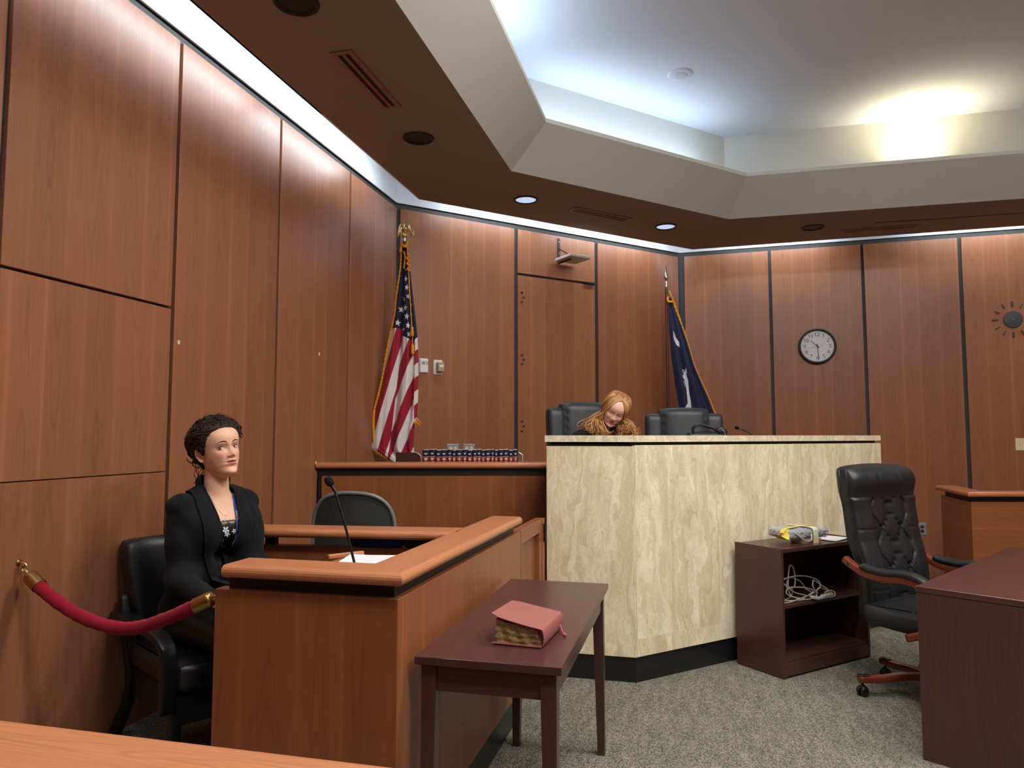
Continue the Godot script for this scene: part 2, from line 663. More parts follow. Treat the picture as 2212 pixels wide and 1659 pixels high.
func cloth(c: Color, rough := 0.9, sheen := 0.3) -> StandardMaterial3D:
	var m := mat(c, rough, 0.0, 0.3)
	m.rim_enabled = true
	m.rim = sheen
	m.rim_tint = 0.6
	m.heightmap_enabled = true
	m.heightmap_texture = bump_tex(8, 0.35, FastNoiseLite.TYPE_SIMPLEX)
	m.heightmap_scale = 0.03
	m.uv1_triplanar = true
	m.uv1_scale = Vector3(14, 14, 14)
	return m

# ---------- the room ----------
func slab(a: Vector3, b: Vector3, c: Vector3, d: Vector3, t: Vector3) -> MB:
	# a-b-c-d counter-clockwise seen from the visible side, backed by thickness t
	var m := nb()
	m.poly([a, b, c, d])
	m.poly([d + t, c + t, b + t, a + t])
	m.poly([a, a + t, b + t, b])
	m.poly([b, b + t, c + t, c])
	m.poly([c, c + t, d + t, d])
	m.poly([d, d + t, a + t, a])
	return m

# panel on a wall: o origin at floor, e along, nn out of the wall, from s0 to s1, y0 to y1
func wall_panel(called: String, parent: Node, o: Vector3, e: Vector3, nn: Vector3, s0: float, s1: float, y0: float, y1: float, m: Material, depth := 0.022) -> MeshInstance3D:
	var b := nb()
	var bs := Basis(e, Vector3.UP, e.cross(Vector3.UP))
	b.box(o + e * (s0 + s1) * 0.5 + Vector3.UP * (y0 + y1) * 0.5 - nn * depth * 0.5, Vector3(s1 - s0, y1 - y0, depth), 0.0015, bs)
	return obj(called, b, m, parent)

func room() -> void:
	var f := nb()
	f.prism([Vector2(-2.7, 4.6), Vector2(-2.7, -8.4), Vector2(6.2, -8.4), Vector2(6.2, 4.6)], -0.12, 0.0)
	struct("floor", f, M.carpet, "grey brown loop pile carpet on the courtroom floor")
	# raised floors of the witness stand and of the judges' place
	var p := nb()
	p.prism([Vector2(XL, -2.11), Vector2(-0.93, -2.11), Vector2(-0.93, -4.2), Vector2(XL, -4.2)], 0.0, 0.15)
	struct("floor", p, M.carpet, "carpeted step that raises the floor of the witness stand")
	p = nb()
	p.prism([Vector2(XL, -4.42), Vector2(-0.62, -4.84), Vector2(-0.36, -4.44), Vector2(1.34, -6.15), Vector2(1.34, -7.9), Vector2(-0.1, -7.95), Vector2(XL, -5.62)], 0.0, 0.48)
	struct("floor", p, M.carpet, "carpeted platform behind the stone bench")
	# left wall
	var ht := 3.395
	var w := nb()
	w.bb(Vector3(XL - 0.25, 0, 4.6), Vector3(XL - 0.022, 3.9, -5.80), 0.0)
	var wl := struct("wall_left", w, M.gap, "panelled wall on the left of the witness stand")
	var edges := [2.57, 1.65, 0.73, -0.19, -1.11, -2.034, -2.945, -3.844, -4.779, -5.66]
	for i in edges.size() - 1:
		var z0: float = edges[i] - 0.012
		var z1: float = edges[i + 1] + 0.012
		if i == 5:
			for y in [[0.0, 1.256], [1.260, 2.042], [2.054, ht]]:
				wall_panel("panel", wl, Vector3(XL, 0, 0), Vector3(0, 0, -1), Vector3.RIGHT, -z0, -z1, y[0], y[1], M.wall)
		else:
			wall_panel("panel", wl, Vector3(XL, 0, 0), Vector3(0, 0, -1), Vector3.RIGHT, -z0, -z1, 0.0, ht, M.wall)
	var chips := [[-2.990, 1.886], [-4.36, 1.98], [-4.345, 1.247]]
	for q in chips:
		var c := MB.new()
		c.cushion(Vector3(XL + 0.001, q[1], q[0]), Vector3(0.006, 0.022, 0.016), 0.003, 0, Basis.IDENTITY, 4)
		obj("chipped_spot", c, M.cream, wl)
	# door wall
	var A0 := Vector3(XL, 0, -5.647)
	var da := Vector3(NA, 0, -NA)
	var na := Vector3(NA, 0, NA)
	w = nb()
	w.box(A0 + da * 1.66 + Vector3.UP * 1.95 - na * 0.132, Vector3(3.7, 3.9, 0.22), 0.0, Basis(da, Vector3.UP, na))
	var wa := struct("wall_back_left", w, M.gap, "angled panelled wall with the judges' door")
	wall_panel("panel", wa, A0, da, na, 0.035, 1.188, 0.0, ht, M.wall_b)
	wall_panel("panel", wa, A0, da, na, 1.229, 2.143, 2.972, ht, M.wall_b)
	wall_panel("panel", wa, A0, da, na, 2.186, 3.30, 0.0, ht, M.wall_b)
	var d := struct("door_1", wall_leaf(A0, da, na), M.wall_b, "flush wood door with groups of round bolt heads along its left edge")
	for y in [[2.79, 2.745, 2.70], [2.19, 2.15, 2.105], [1.565, 1.52, 1.475]]:
		for k in 3:
			var bm := MB.new()
			var at: Vector3 = A0 + da * (1.27 + (0.022 if k == 1 else 0.0)) + Vector3.UP * y[k]
			bm.lathe([[0.013, 0.0], [0.011, 0.006], [0.0, 0.009]], 10, Transform3D(Basis(da, na, da.cross(na)), at))
			obj("bolt_head", bm, M.brown_metal, d)
	var cl := nb()
	cl.box(A0 + da * 2.07 + Vector3.UP * 2.963 + na * 0.012, Vector3(0.13, 0.018, 0.03), 0.002, Basis(da, Vector3.UP, na))
	obj("closer_arm", cl, M.black, d)
	# clock wall
	var B0 := Vector3(-0.087, 0, -7.986)
	var db := Vector3(1, 0, 0.0447).normalized()
	var nbn := Vector3(-0.0447, 0, 1).normalized()
	w = nb()
	w.box(B0 + db * 3.05 + Vector3.UP * 1.95 - nbn * 0.132, Vector3(6.5, 3.9, 0.22), 0.0, Basis(db, Vector3.UP, nbn))
	var wb := struct("wall_back", w, M.gap, "panelled wall behind the bench with a round clock")
	var bx := [0.05, 0.918, 0.950, 1.818, 1.849, 2.696, 2.732, 3.60, 3.64, 4.50, 4.54, 5.40, 5.44, 6.2]
	for i in range(0, bx.size(), 2):
		wall_panel("panel", wb, B0, db, nbn, bx[i], bx[i + 1], 0.0, ht, M.wall_b)
	# right and rear walls, out of the picture
	w = nb()
	w.bb(Vector3(6.0, 0, 4.6), Vector3(6.2, 3.9, -8.2), 0.0)
	struct("wall_right", w, M.gap_wood, "wood wall on the right side of the courtroom")
	w = nb()
	w.bb(Vector3(-2.7, 0, 4.4), Vector3(6.2, 3.9, 4.6), 0.0)
	struct("wall_rear", w, M.gap_wood, "wood wall at the rear of the courtroom")

func wall_leaf(A0: Vector3, da: Vector3, na: Vector3) -> MB:
	var b := nb()
	b.box(A0 + da * 1.686 + Vector3.UP * 1.475 - na * 0.011, Vector3(0.914, 2.95, 0.022), 0.0015, Basis(da, Vector3.UP, na))
	return b

func v3(p: Vector2, y: float) -> Vector3:
	return Vector3(p.x, y, p.y)

func ceiling_and_coves() -> void:
	var O := [Vector2(-2.166, 4.3), Vector2(-2.166, -5.471), Vector2(0.05, -7.69), Vector2(5.75, -7.43), Vector2(5.75, 4.3)]
	var I := [Vector2(-1.262, 2), Vector2(-1.262, -5.041), Vector2(0.367, -6.67), Vector2(4.8, -6.67), Vector2(4.8, 2)]
	var L := [Vector2(-0.967, 1.7), Vector2(-0.967, -4.881), Vector2(0.507, -6.355), Vector2(4.5, -6.355), Vector2(4.5, 1.7)]
	var D := [Vector2(-1.334, 2.07), Vector2(-1.334, -5.03), Vector2(0.346, -6.71), Vector2(4.87, -6.71), Vector2(4.87, 2.07)]
	var W := [Vector2(XL, 4.4), Vector2(XL, -5.647), Vector2(-0.087, -7.995), Vector2(6.0, -7.71), Vector2(6.0, 4.4)]
	var K := [Vector2(-1.85, 4.0), Vector2(-1.85, -5.36), Vector2(0.2, -7.40), Vector2(5.45, -7.16), Vector2(5.45, 4.0)]
	var hs := 3.394
	var yl := 3.668
	var yd := 4.178
	var top := nb()
	top.prism(D, yd, yd + 0.08)
	var ce := struct("ceiling", top, M.white, "white raised tray ceiling over the courtroom")
	for i in 5:
		var j := (i + 1) % 5
		var s := nb()
		s.prism([O[i], O[j], I[j], I[i]], hs, hs + 0.02)
		obj("soffit_panel", s, M.soffit, ce)
		var a := v3(I[i], hs)
		var b := v3(I[j], hs)
		var c := v3(L[j], yl)
		var e := v3(L[i], yl)
		var up := Vector3(0, 0.03, 0)
		obj("sloped_face", slab(a, b, c, e, up), M.slope, ce)
		var t := nb()
		t.poly([v3(D[i], 3.60), v3(D[j], 3.60), v3(D[j], yd), v3(D[i], yd)])
		var outw := (v3(D[j], 0) - v3(D[i], 0)).cross(Vector3.UP).normalized() * -0.05
		obj("tray_wall", slab(v3(D[i], 3.55), v3(D[j], 3.55), v3(D[j], yd), v3(D[i], yd), outw), M.cream2, ce)
		var sh := nb()
		var li: Vector2 = L[i].lerp(I[i], 0.5)
		var lj: Vector2 = L[j].lerp(I[j], 0.5)
		sh.prism([D[i], D[j], lj, li], 3.56, 3.58)
		obj("cove_shelf", sh, M.white, ce)
		# wall slot: lip board, back board, lid and the white wall above the panels
		var lip := nb()
		var nrm := (v3(O[j], 0) - v3(O[i], 0)).cross(Vector3.UP).normalized()
		obj("slot_lip", slab(v3(O[j], hs), v3(O[i], hs), v3(O[i], hs + 0.07), v3(O[j], hs + 0.07), nrm * 0.012), M.white, ce)
		obj("slot_back", slab(v3(K[j], hs + 0.02), v3(K[i], hs + 0.02), v3(K[i], 3.82), v3(K[j], 3.82), nrm * 0.012), M.white, ce)
		var lid := nb()
		lid.prism([W[i], W[j], K[j], K[i]], 3.82, 3.84)
		obj("slot_lid", lid, M.white, ce)
		obj("slot_wall", slab(v3(W[i], 3.443), v3(W[j], 3.443), v3(W[j], 3.82), v3(W[i], 3.82), -nrm * 0.012), M.white, ce)
	var roof := nb()
	roof.bb(Vector3(-2.7, 4.30, 4.6), Vector3(6.2, 4.4, -8.4), 0.0)
	struct("ceiling", roof, M.white, "ceiling slab above the tray")

func disc_fitting(called: String, label: String, cat: String, x: float, z: float, y: float, r: float, lit: bool, group: String) -> Node3D:
	var t := thing(called, label, cat, Vector3(x, y, z), 0, group)
	# turned the other way so that its outside faces down
	var rr := MB.new()
	rr.lathe([[r * 0.80, 0.0], [r * 0.85, -0.010], [r * 0.97, -0.008], [r, 0.0]], 32)
	obj("trim_ring", rr, M.black, t)
	var f := MB.new()
	f.lathe([[0.0, -0.003], [r * 0.5, -0.0025], [r * 0.81, -0.002]], 32)
	obj("lens" if lit else "baffle", f, M.lens if lit else M.black, t)
	return t

func downlight(x: float, z: float, label: String, e := 0.6) -> void:
	disc_fitting("downlight", label, "light", x, z, 3.394, 0.105, true, "lit round downlights in the soffit")
	var s := SpotLight3D.new()
	s.name = "downlight_beam"
	add_child(s, true)
	s.position = Vector3(x, 3.37, z)
	s.rotation = Vector3(-PI / 2, 0, 0)
	s.spot_angle = 62
	s.spot_angle_attenuation = 0.9
	s.light_energy = e
	s.light_color = Color(0.97, 0.98, 1.0)
	s.light_size = 0.08
	s.spot_range = 20
	s.shadow_enabled = true

func vent(label: String, x: float, z: float, turn: float, len: float) -> void:
	var t := thing("air_vent", label, "vent", Vector3(x, 3.394, z), turn)
	var w := 0.125
	var b := nb()
	b.bb(Vector3(-len / 2, -0.001, -w / 2), Vector3(len / 2, 0.004, w / 2), 0.0)
	obj("dark_slot", b, M.black, t)
	b = nb()
	b.bb(Vector3(-len / 2, -0.007, -w / 2), Vector3(len / 2, 0.0, -w / 2 + 0.03))
	b.bb(Vector3(-len / 2, -0.007, w / 2 - 0.03), Vector3(len / 2, 0.0, w / 2))
	b.bb(Vector3(-len / 2, -0.007, -w / 2 + 0.03), Vector3(-len / 2 + 0.03, 0.0, w / 2 - 0.03))
	b.bb(Vector3(len / 2 - 0.03, -0.007, -w / 2 + 0.03), Vector3(len / 2, 0.0, w / 2 - 0.03))
	obj("frame", b, M.pink, t)
	b = nb()
	b.bb(Vector3(-len / 2 + 0.03, -0.007, -0.009), Vector3(len / 2 - 0.03, 0.0, 0.009))
	obj("slat", b, M.pink, t)

func text(s: String, size: float, m: Material, parent: Node, called: String, xf: Transform3D, depth := 0.001, bold := false) -> MeshInstance3D:
	var tm := TextMesh.new()
	tm.text = s
	var sf := SystemFont.new()
	sf.font_names = PackedStringArray(["Droid Sans"])
	if bold: sf.font_weight = 700
	tm.font = sf
	tm.font_size = 64
	tm.pixel_size = size / 64.0
	tm.depth = depth
	tm.curve_step = 1.0
	var o := obj(called, tm, m, parent)
	o.transform = xf
	return o

func plate(called: String, label: String, cat: String, at: Vector3, turn: float, w: float, h: float, m: Material, group := "") -> Node3D:
	var t := thing(called, label, cat, at, turn, group)
	var b := nb()
	b.box(Vector3(0, 0, 0.004), Vector3(w, h, 0.008), 0.003)
	obj("plate", b, m, t)
	return t

func receptacle(t: Node3D, at: Vector3, m: Material) -> void:
	var b := nb()
	b.tube([at + Vector3(0, 0, 0.006), at + Vector3(0, 0, 0.011)], 0.0165, 16)
	obj("receptacle", b, m, t)
	b = nb()
	for x in [-0.006, 0.006]: b.box(at + Vector3(x, 0.003, 0.0112), Vector3(0.0022, 0.008, 0.0008), 0)
	b.box(at + Vector3(0, -0.007, 0.0112), Vector3(0.004, 0.004, 0.0008), 0)
	obj("pin_hole", b, M.black if m != M.black else M.steel, t)

func wall_fittings() -> void:
	disc_fitting("ceiling_speaker", "dark round fitting nearest the camera, over the left front of the soffit", "ceiling fitting", -1.706, -2.788, 3.394, 0.105, false, "dark round ceiling fittings")
	disc_fitting("ceiling_speaker", "dark round fitting in the soffit beyond the slotted vent by the left wall", "ceiling fitting", -1.715, -4.316, 3.394, 0.105, false, "dark round ceiling fittings")
	disc_fitting("ceiling_speaker", "dark round fitting in the soffit above the clock wall", "ceiling fitting", 1.153, -7.13, 3.394, 0.105, false, "dark round ceiling fittings")
	downlight(-1.301, -5.696, "lit round downlight in the soffit near the eagle topped flag")
	downlight(-0.195, -6.763, "lit round downlight in the soffit above the blue flag's spear")
	for q in [[-1.71, -1.2, "left soffit"], [-1.71, 0.6, "left soffit behind the camera"], [5.3, -4.0, "right soffit far end"], [5.3, -1.2, "right soffit middle"], [1.8, 3.0, "rear soffit"], [0.0, 3.0, "rear soffit left"], [3.6, 3.0, "rear soffit right"], [3.4, -7.1, "clock wall soffit right end"]]:
		downlight(q[0], q[1], "unseen lit round downlight in the " + q[2], 0.9)  # downlights out of view, placed to light the rest of the room
	vent("large slotted air vent in the soffit beside the left cove", -1.707, -3.54, PI / 2, 0.66)
	vent("slotted air vent in the soffit between the two lit downlights", -0.745, -6.25, PI / 4, 0.64)
	vent("thin slotted air vent in the soffit above the clock", 1.78, -7.33, -0.045, 0.68)
	var sl := thing("screen_slot", "long thin dark slot in the soffit above the clock wall", "slot", Vector3(2.35, 3.394, -7.11))
	var b := nb()
	b.bb(Vector3(-0.66, -0.003, -0.012), Vector3(0.9, 0.002, 0.004), 0)
	obj("opening", b, M.black, sl)
	b = nb()
	b.bb(Vector3(-0.66, -0.004, -0.08), Vector3(0.9, 0.001, -0.012), 0.001)
	obj("cover_strip", b, M.soffit, sl)
	# speaker in the tray
	var sp := thing("tray_speaker", "round white perforated ceiling speaker in the middle of the tray ceiling", "ceiling speaker", Vector3(-0.03, 4.178, -5.42))
	b = MB.new()
	b.lathe([[0.0, -0.012], [0.06, -0.012], [0.085, -0.010], [0.097, 0.0]], 32)
	obj("ring", b, M.white, sp)
	b = MB.new()
	b.lathe([[0.0, -0.017], [0.05, -0.016], [0.058, -0.011]], 24)
	obj("grille", b, mat(c8(200, 202, 208), 0.6), sp)
	b = MB.new()
	for k in 4:
		var a := TAU * k / 4 + 0.4
		b = MB.new()
		b.box(Vector3(cos(a) * 0.078, -0.0115, sin(a) * 0.078), Vector3(0.006, 0.003, 0.006), 0.001)
		obj("screw", b, M.steel, sp)
	# clock
	var tb := -0.0447
	var ck := thing("wall_clock", "round white wall clock with black numerals and black rim", "clock", Vector3(1.288, 2.352, wall_b_z(1.288)), tb)
	var cx := Transform3D(Basis(Vector3.RIGHT, Vector3(0, 0, 1), Vector3(0, -1, 0)), Vector3.ZERO)
	b = MB.new()
	b.lathe([[0.176, 0.0], [0.183, 0.012], [0.183, 0.034], [0.176, 0.042], [0.166, 0.042], [0.160, 0.030]], 48, cx)
	obj("rim", b, mat(c8(38, 40, 36), 0.4), ck)
	b = MB.new()
	b.lathe([[0.170, 0.0], [0.170, 0.022], [0.0, 0.022]], 48, cx, true)
	obj("dial", b, mat(c8(226, 226, 232), 0.5), ck)
	for k in 12:
		var a := TAU * (k + 1) / 12.0
		text(str(k + 1), 0.052, M.black, ck, "numeral", Transform3D(Basis.IDENTITY, Vector3(sin(a) * 0.122, cos(a) * 0.122 + 0.0, 0.0225)))
	b = MB.new()
	for k in 60:
		var a := TAU * k / 60.0
		var bs := Basis(Vector3(0, 0, 1), -a)
		b.box(bs * Vector3(0, 0.151, 0.0224), Vector3(0.002, 0.006 if k % 5 else 0.010, 0.0006), 0, bs)
	obj("minute_marks", b, mat(c8(120, 120, 125), 0.5), ck)
	for q in [["hour_hand", 10.49 / 12.0, 0.082, 0.024, 0.006, 0.0250], ["minute_hand", 29.0 / 60.0, 0.135, 0.024, 0.0055, 0.0268], ["second_hand", 42.5 / 60.0, 0.130, 0.052, 0.0014, 0.0285]]:
		var bs := Basis(Vector3(0, 0, 1), -TAU * q[1])
		b = MB.new()
		b.box(bs * Vector3(0, (q[2] - q[3]) * 0.5, q[5]), Vector3(q[4], q[2] + q[3], 0.001), 0, bs)
		if q[4] > 0.002: b.box(bs * Vector3(0, -q[3] * 0.55, q[5]), Vector3(q[4] * 1.7, q[3] * 0.95, 0.0012), 0, bs)
		obj(q[0], b, M.black if q[4] > 0.002 else mat(c8(160, 60, 70), 0.5), ck)
	# marker clock
	var mk := thing("wall_clock", "faceless wall clock of a dark disc ringed by stick markers", "clock", Vector3(3.051, 2.553, wall_b_z(3.051)), tb)
	b = MB.new()
	b.lathe([[0.080, 0.0], [0.082, 0.010], [0.076, 0.016], [0.0, 0.017]], 40, cx)
	obj("disc", b, mat(c8(62, 64, 63), 0.5), mk)
	b = MB.new()
	b.lathe([[0.006, 0.016], [0.005, 0.022], [0.0, 0.023]], 12, cx)
	obj("spindle", b, M.steel, mk)
	for k in 12:
		var bs := Basis(Vector3(0, 0, 1), -TAU * k / 12.0)
		b = MB.new()
		b.box(bs * Vector3(0, 0.150, 0.006), Vector3(0.016 if k % 3 == 0 else 0.007, 0.050 if k % 3 == 0 else 0.046, 0.012), 0.001, bs)
		obj("hour_marker", b, mat(c8(70, 68, 62), 0.5), mk)
	# switch and outlet on the clock wall
	var sw := plate("light_switch", "ivory light switch on the wall above the right hand counter", "switch", Vector3(3.056, 1.345, wall_b_z(3.056)), tb, 0.075, 0.118, M.ivory)
	b = nb()
	b.box(Vector3(0, 0, 0.009), Vector3(0.011, 0.025, 0.003), 0.001)
	b.box(Vector3(0, 0.004, 0.013), Vector3(0.008, 0.010, 0.010), 0.001, Basis(Vector3.RIGHT, 0.4))
	obj("toggle", b, M.ivory, sw)
	for y in [-0.042, 0.042]:
		b = nb()
		b.tube([Vector3(0, y, 0.007), Vector3(0, y, 0.0092)], 0.003, 8)
		obj("screw", b, M.steel, sw)
	var ou := plate("wall_outlet", "steel outlet plate with black sockets behind the tufted chair", "outlet", Vector3(2.192, 0.514, wall_b_z(2.192)), tb, 0.074, 0.118, M.steel)
	for y in [0.021, -0.021]: receptacle(ou, Vector3(0, y, 0), M.black)
	# on the door wall
	var ta := PI / 4
	var A0 := Vector3(XL, 0, -5.647)
	var da := Vector3(NA, 0, -NA)
	var th := plate("thermostat", "white wall thermostat with small display partly behind the striped flag", "thermostat", A0 + da * 0.262 + Vector3.UP * 2.035, ta, 0.086, 0.128, mat(c8(232, 232, 236), 0.4))
	b = nb()
	b.box(Vector3(0, 0, 0.012), Vector3(0.076, 0.118, 0.014), 0.004)
	obj("housing", b, mat(c8(235, 235, 238), 0.4), th)
	b = nb()
	b.box(Vector3(-0.008, 0.024, 0.0195), Vector3(0.030, 0.028, 0.002), 0.0005)
	obj("display", b, mat(c8(150, 158, 150), 0.3), th)
	for k in 4:
		b = nb()
		b.box(Vector3(0.020 + 0.012 * (k % 2), 0.032 - 0.016 * (k / 2), 0.0195), Vector3(0.009, 0.011, 0.003), 0.0008)
		obj("button", b, mat(c8(150, 152, 156), 0.5), th)
	var pl := plate("motion_sensor", "beige sensor box on a white wall plate beside the thermostat", "sensor", A0 + da * 0.398 + Vector3.UP * 2.03, ta, 0.086, 0.128, mat(c8(228, 226, 220), 0.4))
	b = nb()
	b.box(Vector3(0.012, 0.0, 0.028), Vector3(0.060, 0.082, 0.042), 0.004)
	obj("sensor_box", b, mat(c8(178, 164, 120), 0.4), pl)
	b = nb()
	b.box(Vector3(0.015, 0.008, 0.0495), Vector3(0.040, 0.020, 0.001), 0)
	obj("paper_label", b, M.paper, pl)
	for q in [[0.55, "left"], [0.71, "right"]]:
		var p := plate("wall_outlet", "grey double outlet plate behind the law books, %s one of the pair" % q[1], "outlet", A0 + da * q[0] + Vector3.UP * 1.295, ta, 0.12, 0.118, M.steel, "outlet plates above the law books")
		for x in [-0.024, 0.024]:
			for y in [0.021, -0.021]: receptacle(p, Vector3(x, y, 0), M.ivory)
	# shelf bracket with flat antenna above the door
	var br := thing("wall_bracket", "black wall bracket above the door holding a flat pale panel", "bracket", A0 + da * 1.70 + Vector3.UP * 3.13, ta)
	b = nb()
	b.box(Vector3(0, 0.115, 0.006), Vector3(0.026, 0.25, 0.008), 0.002)
	obj("upright", b, M.black, br)
	b = nb()
	b.tube([Vector3(0, 0.135, 0.01), Vector3(0.0, 0.032, 0.19)], 0.005, 6)
	obj("strut", b, M.black, br)
	b = nb()
	b.box(Vector3(0, -0.008, 0.10), Vector3(0.026, 0.008, 0.20), 0.002)
	obj("arm", b, M.black, br)
	b = nb()
	b.box(Vector3(0.06, 0.012, 0.155), Vector3(0.25, 0.026, 0.25), 0.004, Basis(Vector3.RIGHT, 0.0))
	obj("flat_panel", b, mat(c8(205, 205, 202), 0.4), br)
	for k in 2:
		b = nb()
		b.tube([Vector3(0, 0.205 - 0.115 * k, 0.009), Vector3(0, 0.205 - 0.115 * k, 0.013)], 0.005, 8)
		obj("screw", b, M.steel, br)

# ---------- joinery ----------
# rounded-nose cap profile: w wide, h thick, nose on the outer side (and inner when both)
func cap_profile(w0: float, w1: float, h: float, both := true) -> Array:
	var p := []
	var r := h * 0.5
	var k := 8
	for i in k + 1:
		var a := -PI / 2 + PI * i / k
		p.append([w1 - r + cos(a) * r, r + sin(a) * r])
	if both:
		for i in k + 1:
			var a := PI / 2 + PI * i / k
			p.append([w0 + r + cos(a) * r, r + sin(a) * r])
	else:
		p.append([w0, h]); p.append([w0, 0.0])
	return p

func witness_stand() -> void:
	var t := thing("witness_stand", "wooden witness stand with rounded cap rail at the left of the room", "witness stand")
	var zf := -2.057
	var xr := -0.868
	var b := nb()
	b.bb(Vector3(-1.505, 0.0, zf - 0.05), Vector3(xr, 0.935, zf))
	obj("front_panel", b, M.panel, t)
	b = nb()
	b.bb(Vector3(xr - 0.05, 0.13, -3.672), Vector3(xr, 0.935, zf - 0.0502))
	obj("side_panel", b, M.panel, t)
	b = nb()
	b.bb(Vector3(xr - 0.06, 0.0, -3.672), Vector3(xr - 0.004, 0.13, zf - 0.0502))
	obj("kick_base", b, M.base, t)
	b = nb()
	b.bb(Vector3(-1.468, 0.935, zf - 0.05), Vector3(xr - 0.022, 0.976, zf - 0.022), 0.0)
	b.bb(Vector3(xr - 0.05, 0.935, -3.60), Vector3(xr - 0.022, 0.976, zf - 0.05), 0.0)
	obj("reveal_strip", b, M.black, t)
	b = nb()
	b.mould([Vector2(-1.463, -2.113), Vector2(-0.929, -2.113), Vector2(-0.929, -3.60)], cap_profile(-0.086, 0.086, 0.040), 0.976)
	obj("cap_rail", b, M.cap, t)
	# rear rail between the witness and the clerk's place, slightly askew
	var R := Basis(Vector3.UP, 0.11)
	var rc := Vector3(-1.47, 0, -2.99)
	b = nb()
	b.box(rc + Vector3(0, 0.53, 0) + R * Vector3(0, 0, 0), Vector3(0.96, 0.81, 0.05), 0.002, R)
	obj("rear_panel", b, M.panel, t)
	for x in [-0.40, 0.0, 0.42]:
		b = nb()
		b.box(rc + R * Vector3(x, 0, -0.005) + Vector3(0, 0.955, 0), Vector3(0.05, 0.042, 0.03), 0.0, R)
		obj("spacer_block", b, M.black, t)
	b = nb()
	var p0 := rc + R * Vector3(-0.49, 0, 0)
	var p1 := rc + R * Vector3(0.48, 0, 0)
	b.mould([Vector2(p0.x, p0.z), Vector2(p1.x, p1.z)], cap_profile(-0.086, 0.086, 0.040), 0.976)
	obj("rear_cap_rail", b, M.cap, t)
	b = nb()
	b.bb(Vector3(-1.40, 0.908, -2.80), Vector3(-0.9182, 0.93, -2.1072))
	obj("inner_shelf", b, M.panel, t)
	# low gate between the stand and the bench
	var g := thing("gate", "low wooden gate with a recessed panel between witness stand and stone bench", "gate", Vector3(xr, 0, -3.68))
	b = nb()
	b.bb(Vector3(-0.05, 0.06, -0.53), Vector3(-0.045 + 0.02, 0.935, 0.0))
	obj("back_panel", b, M.panel, g)
	b = nb(2)
	b.bb(Vector3(-0.05, 0.862, -0.53), Vector3(0.0, 0.937, -0.002))
	obj("top_rail", b, M.panel, g)
	b = nb()
	b.bb(Vector3(-0.03, 0.06, -0.53), Vector3(0.0, 0.8615, -0.46))
	obj("stile", b, M.panel, g)
	b = nb()
	b.bb(Vector3(-0.03, 0.06, -0.03), Vector3(0.0, 0.8615, -0.002))
	obj("stile", b, M.panel, g)
	b = nb()
	b.bb(Vector3(-0.05, 0.0, -0.60), Vector3(0.005, 0.935, -0.533))
	obj("hinge_post", b, M.panel, g)
	b = nb()
	b.bb(Vector3(0.0052, 0.80, -0.585), Vector3(0.015, 0.905, -0.555), 0.002)
	b.tube([Vector3(0.014, 0.798, -0.556), Vector3(0.014, 0.907, -0.556)], 0.007, 8)
	obj("hinge", b, M.black, g)

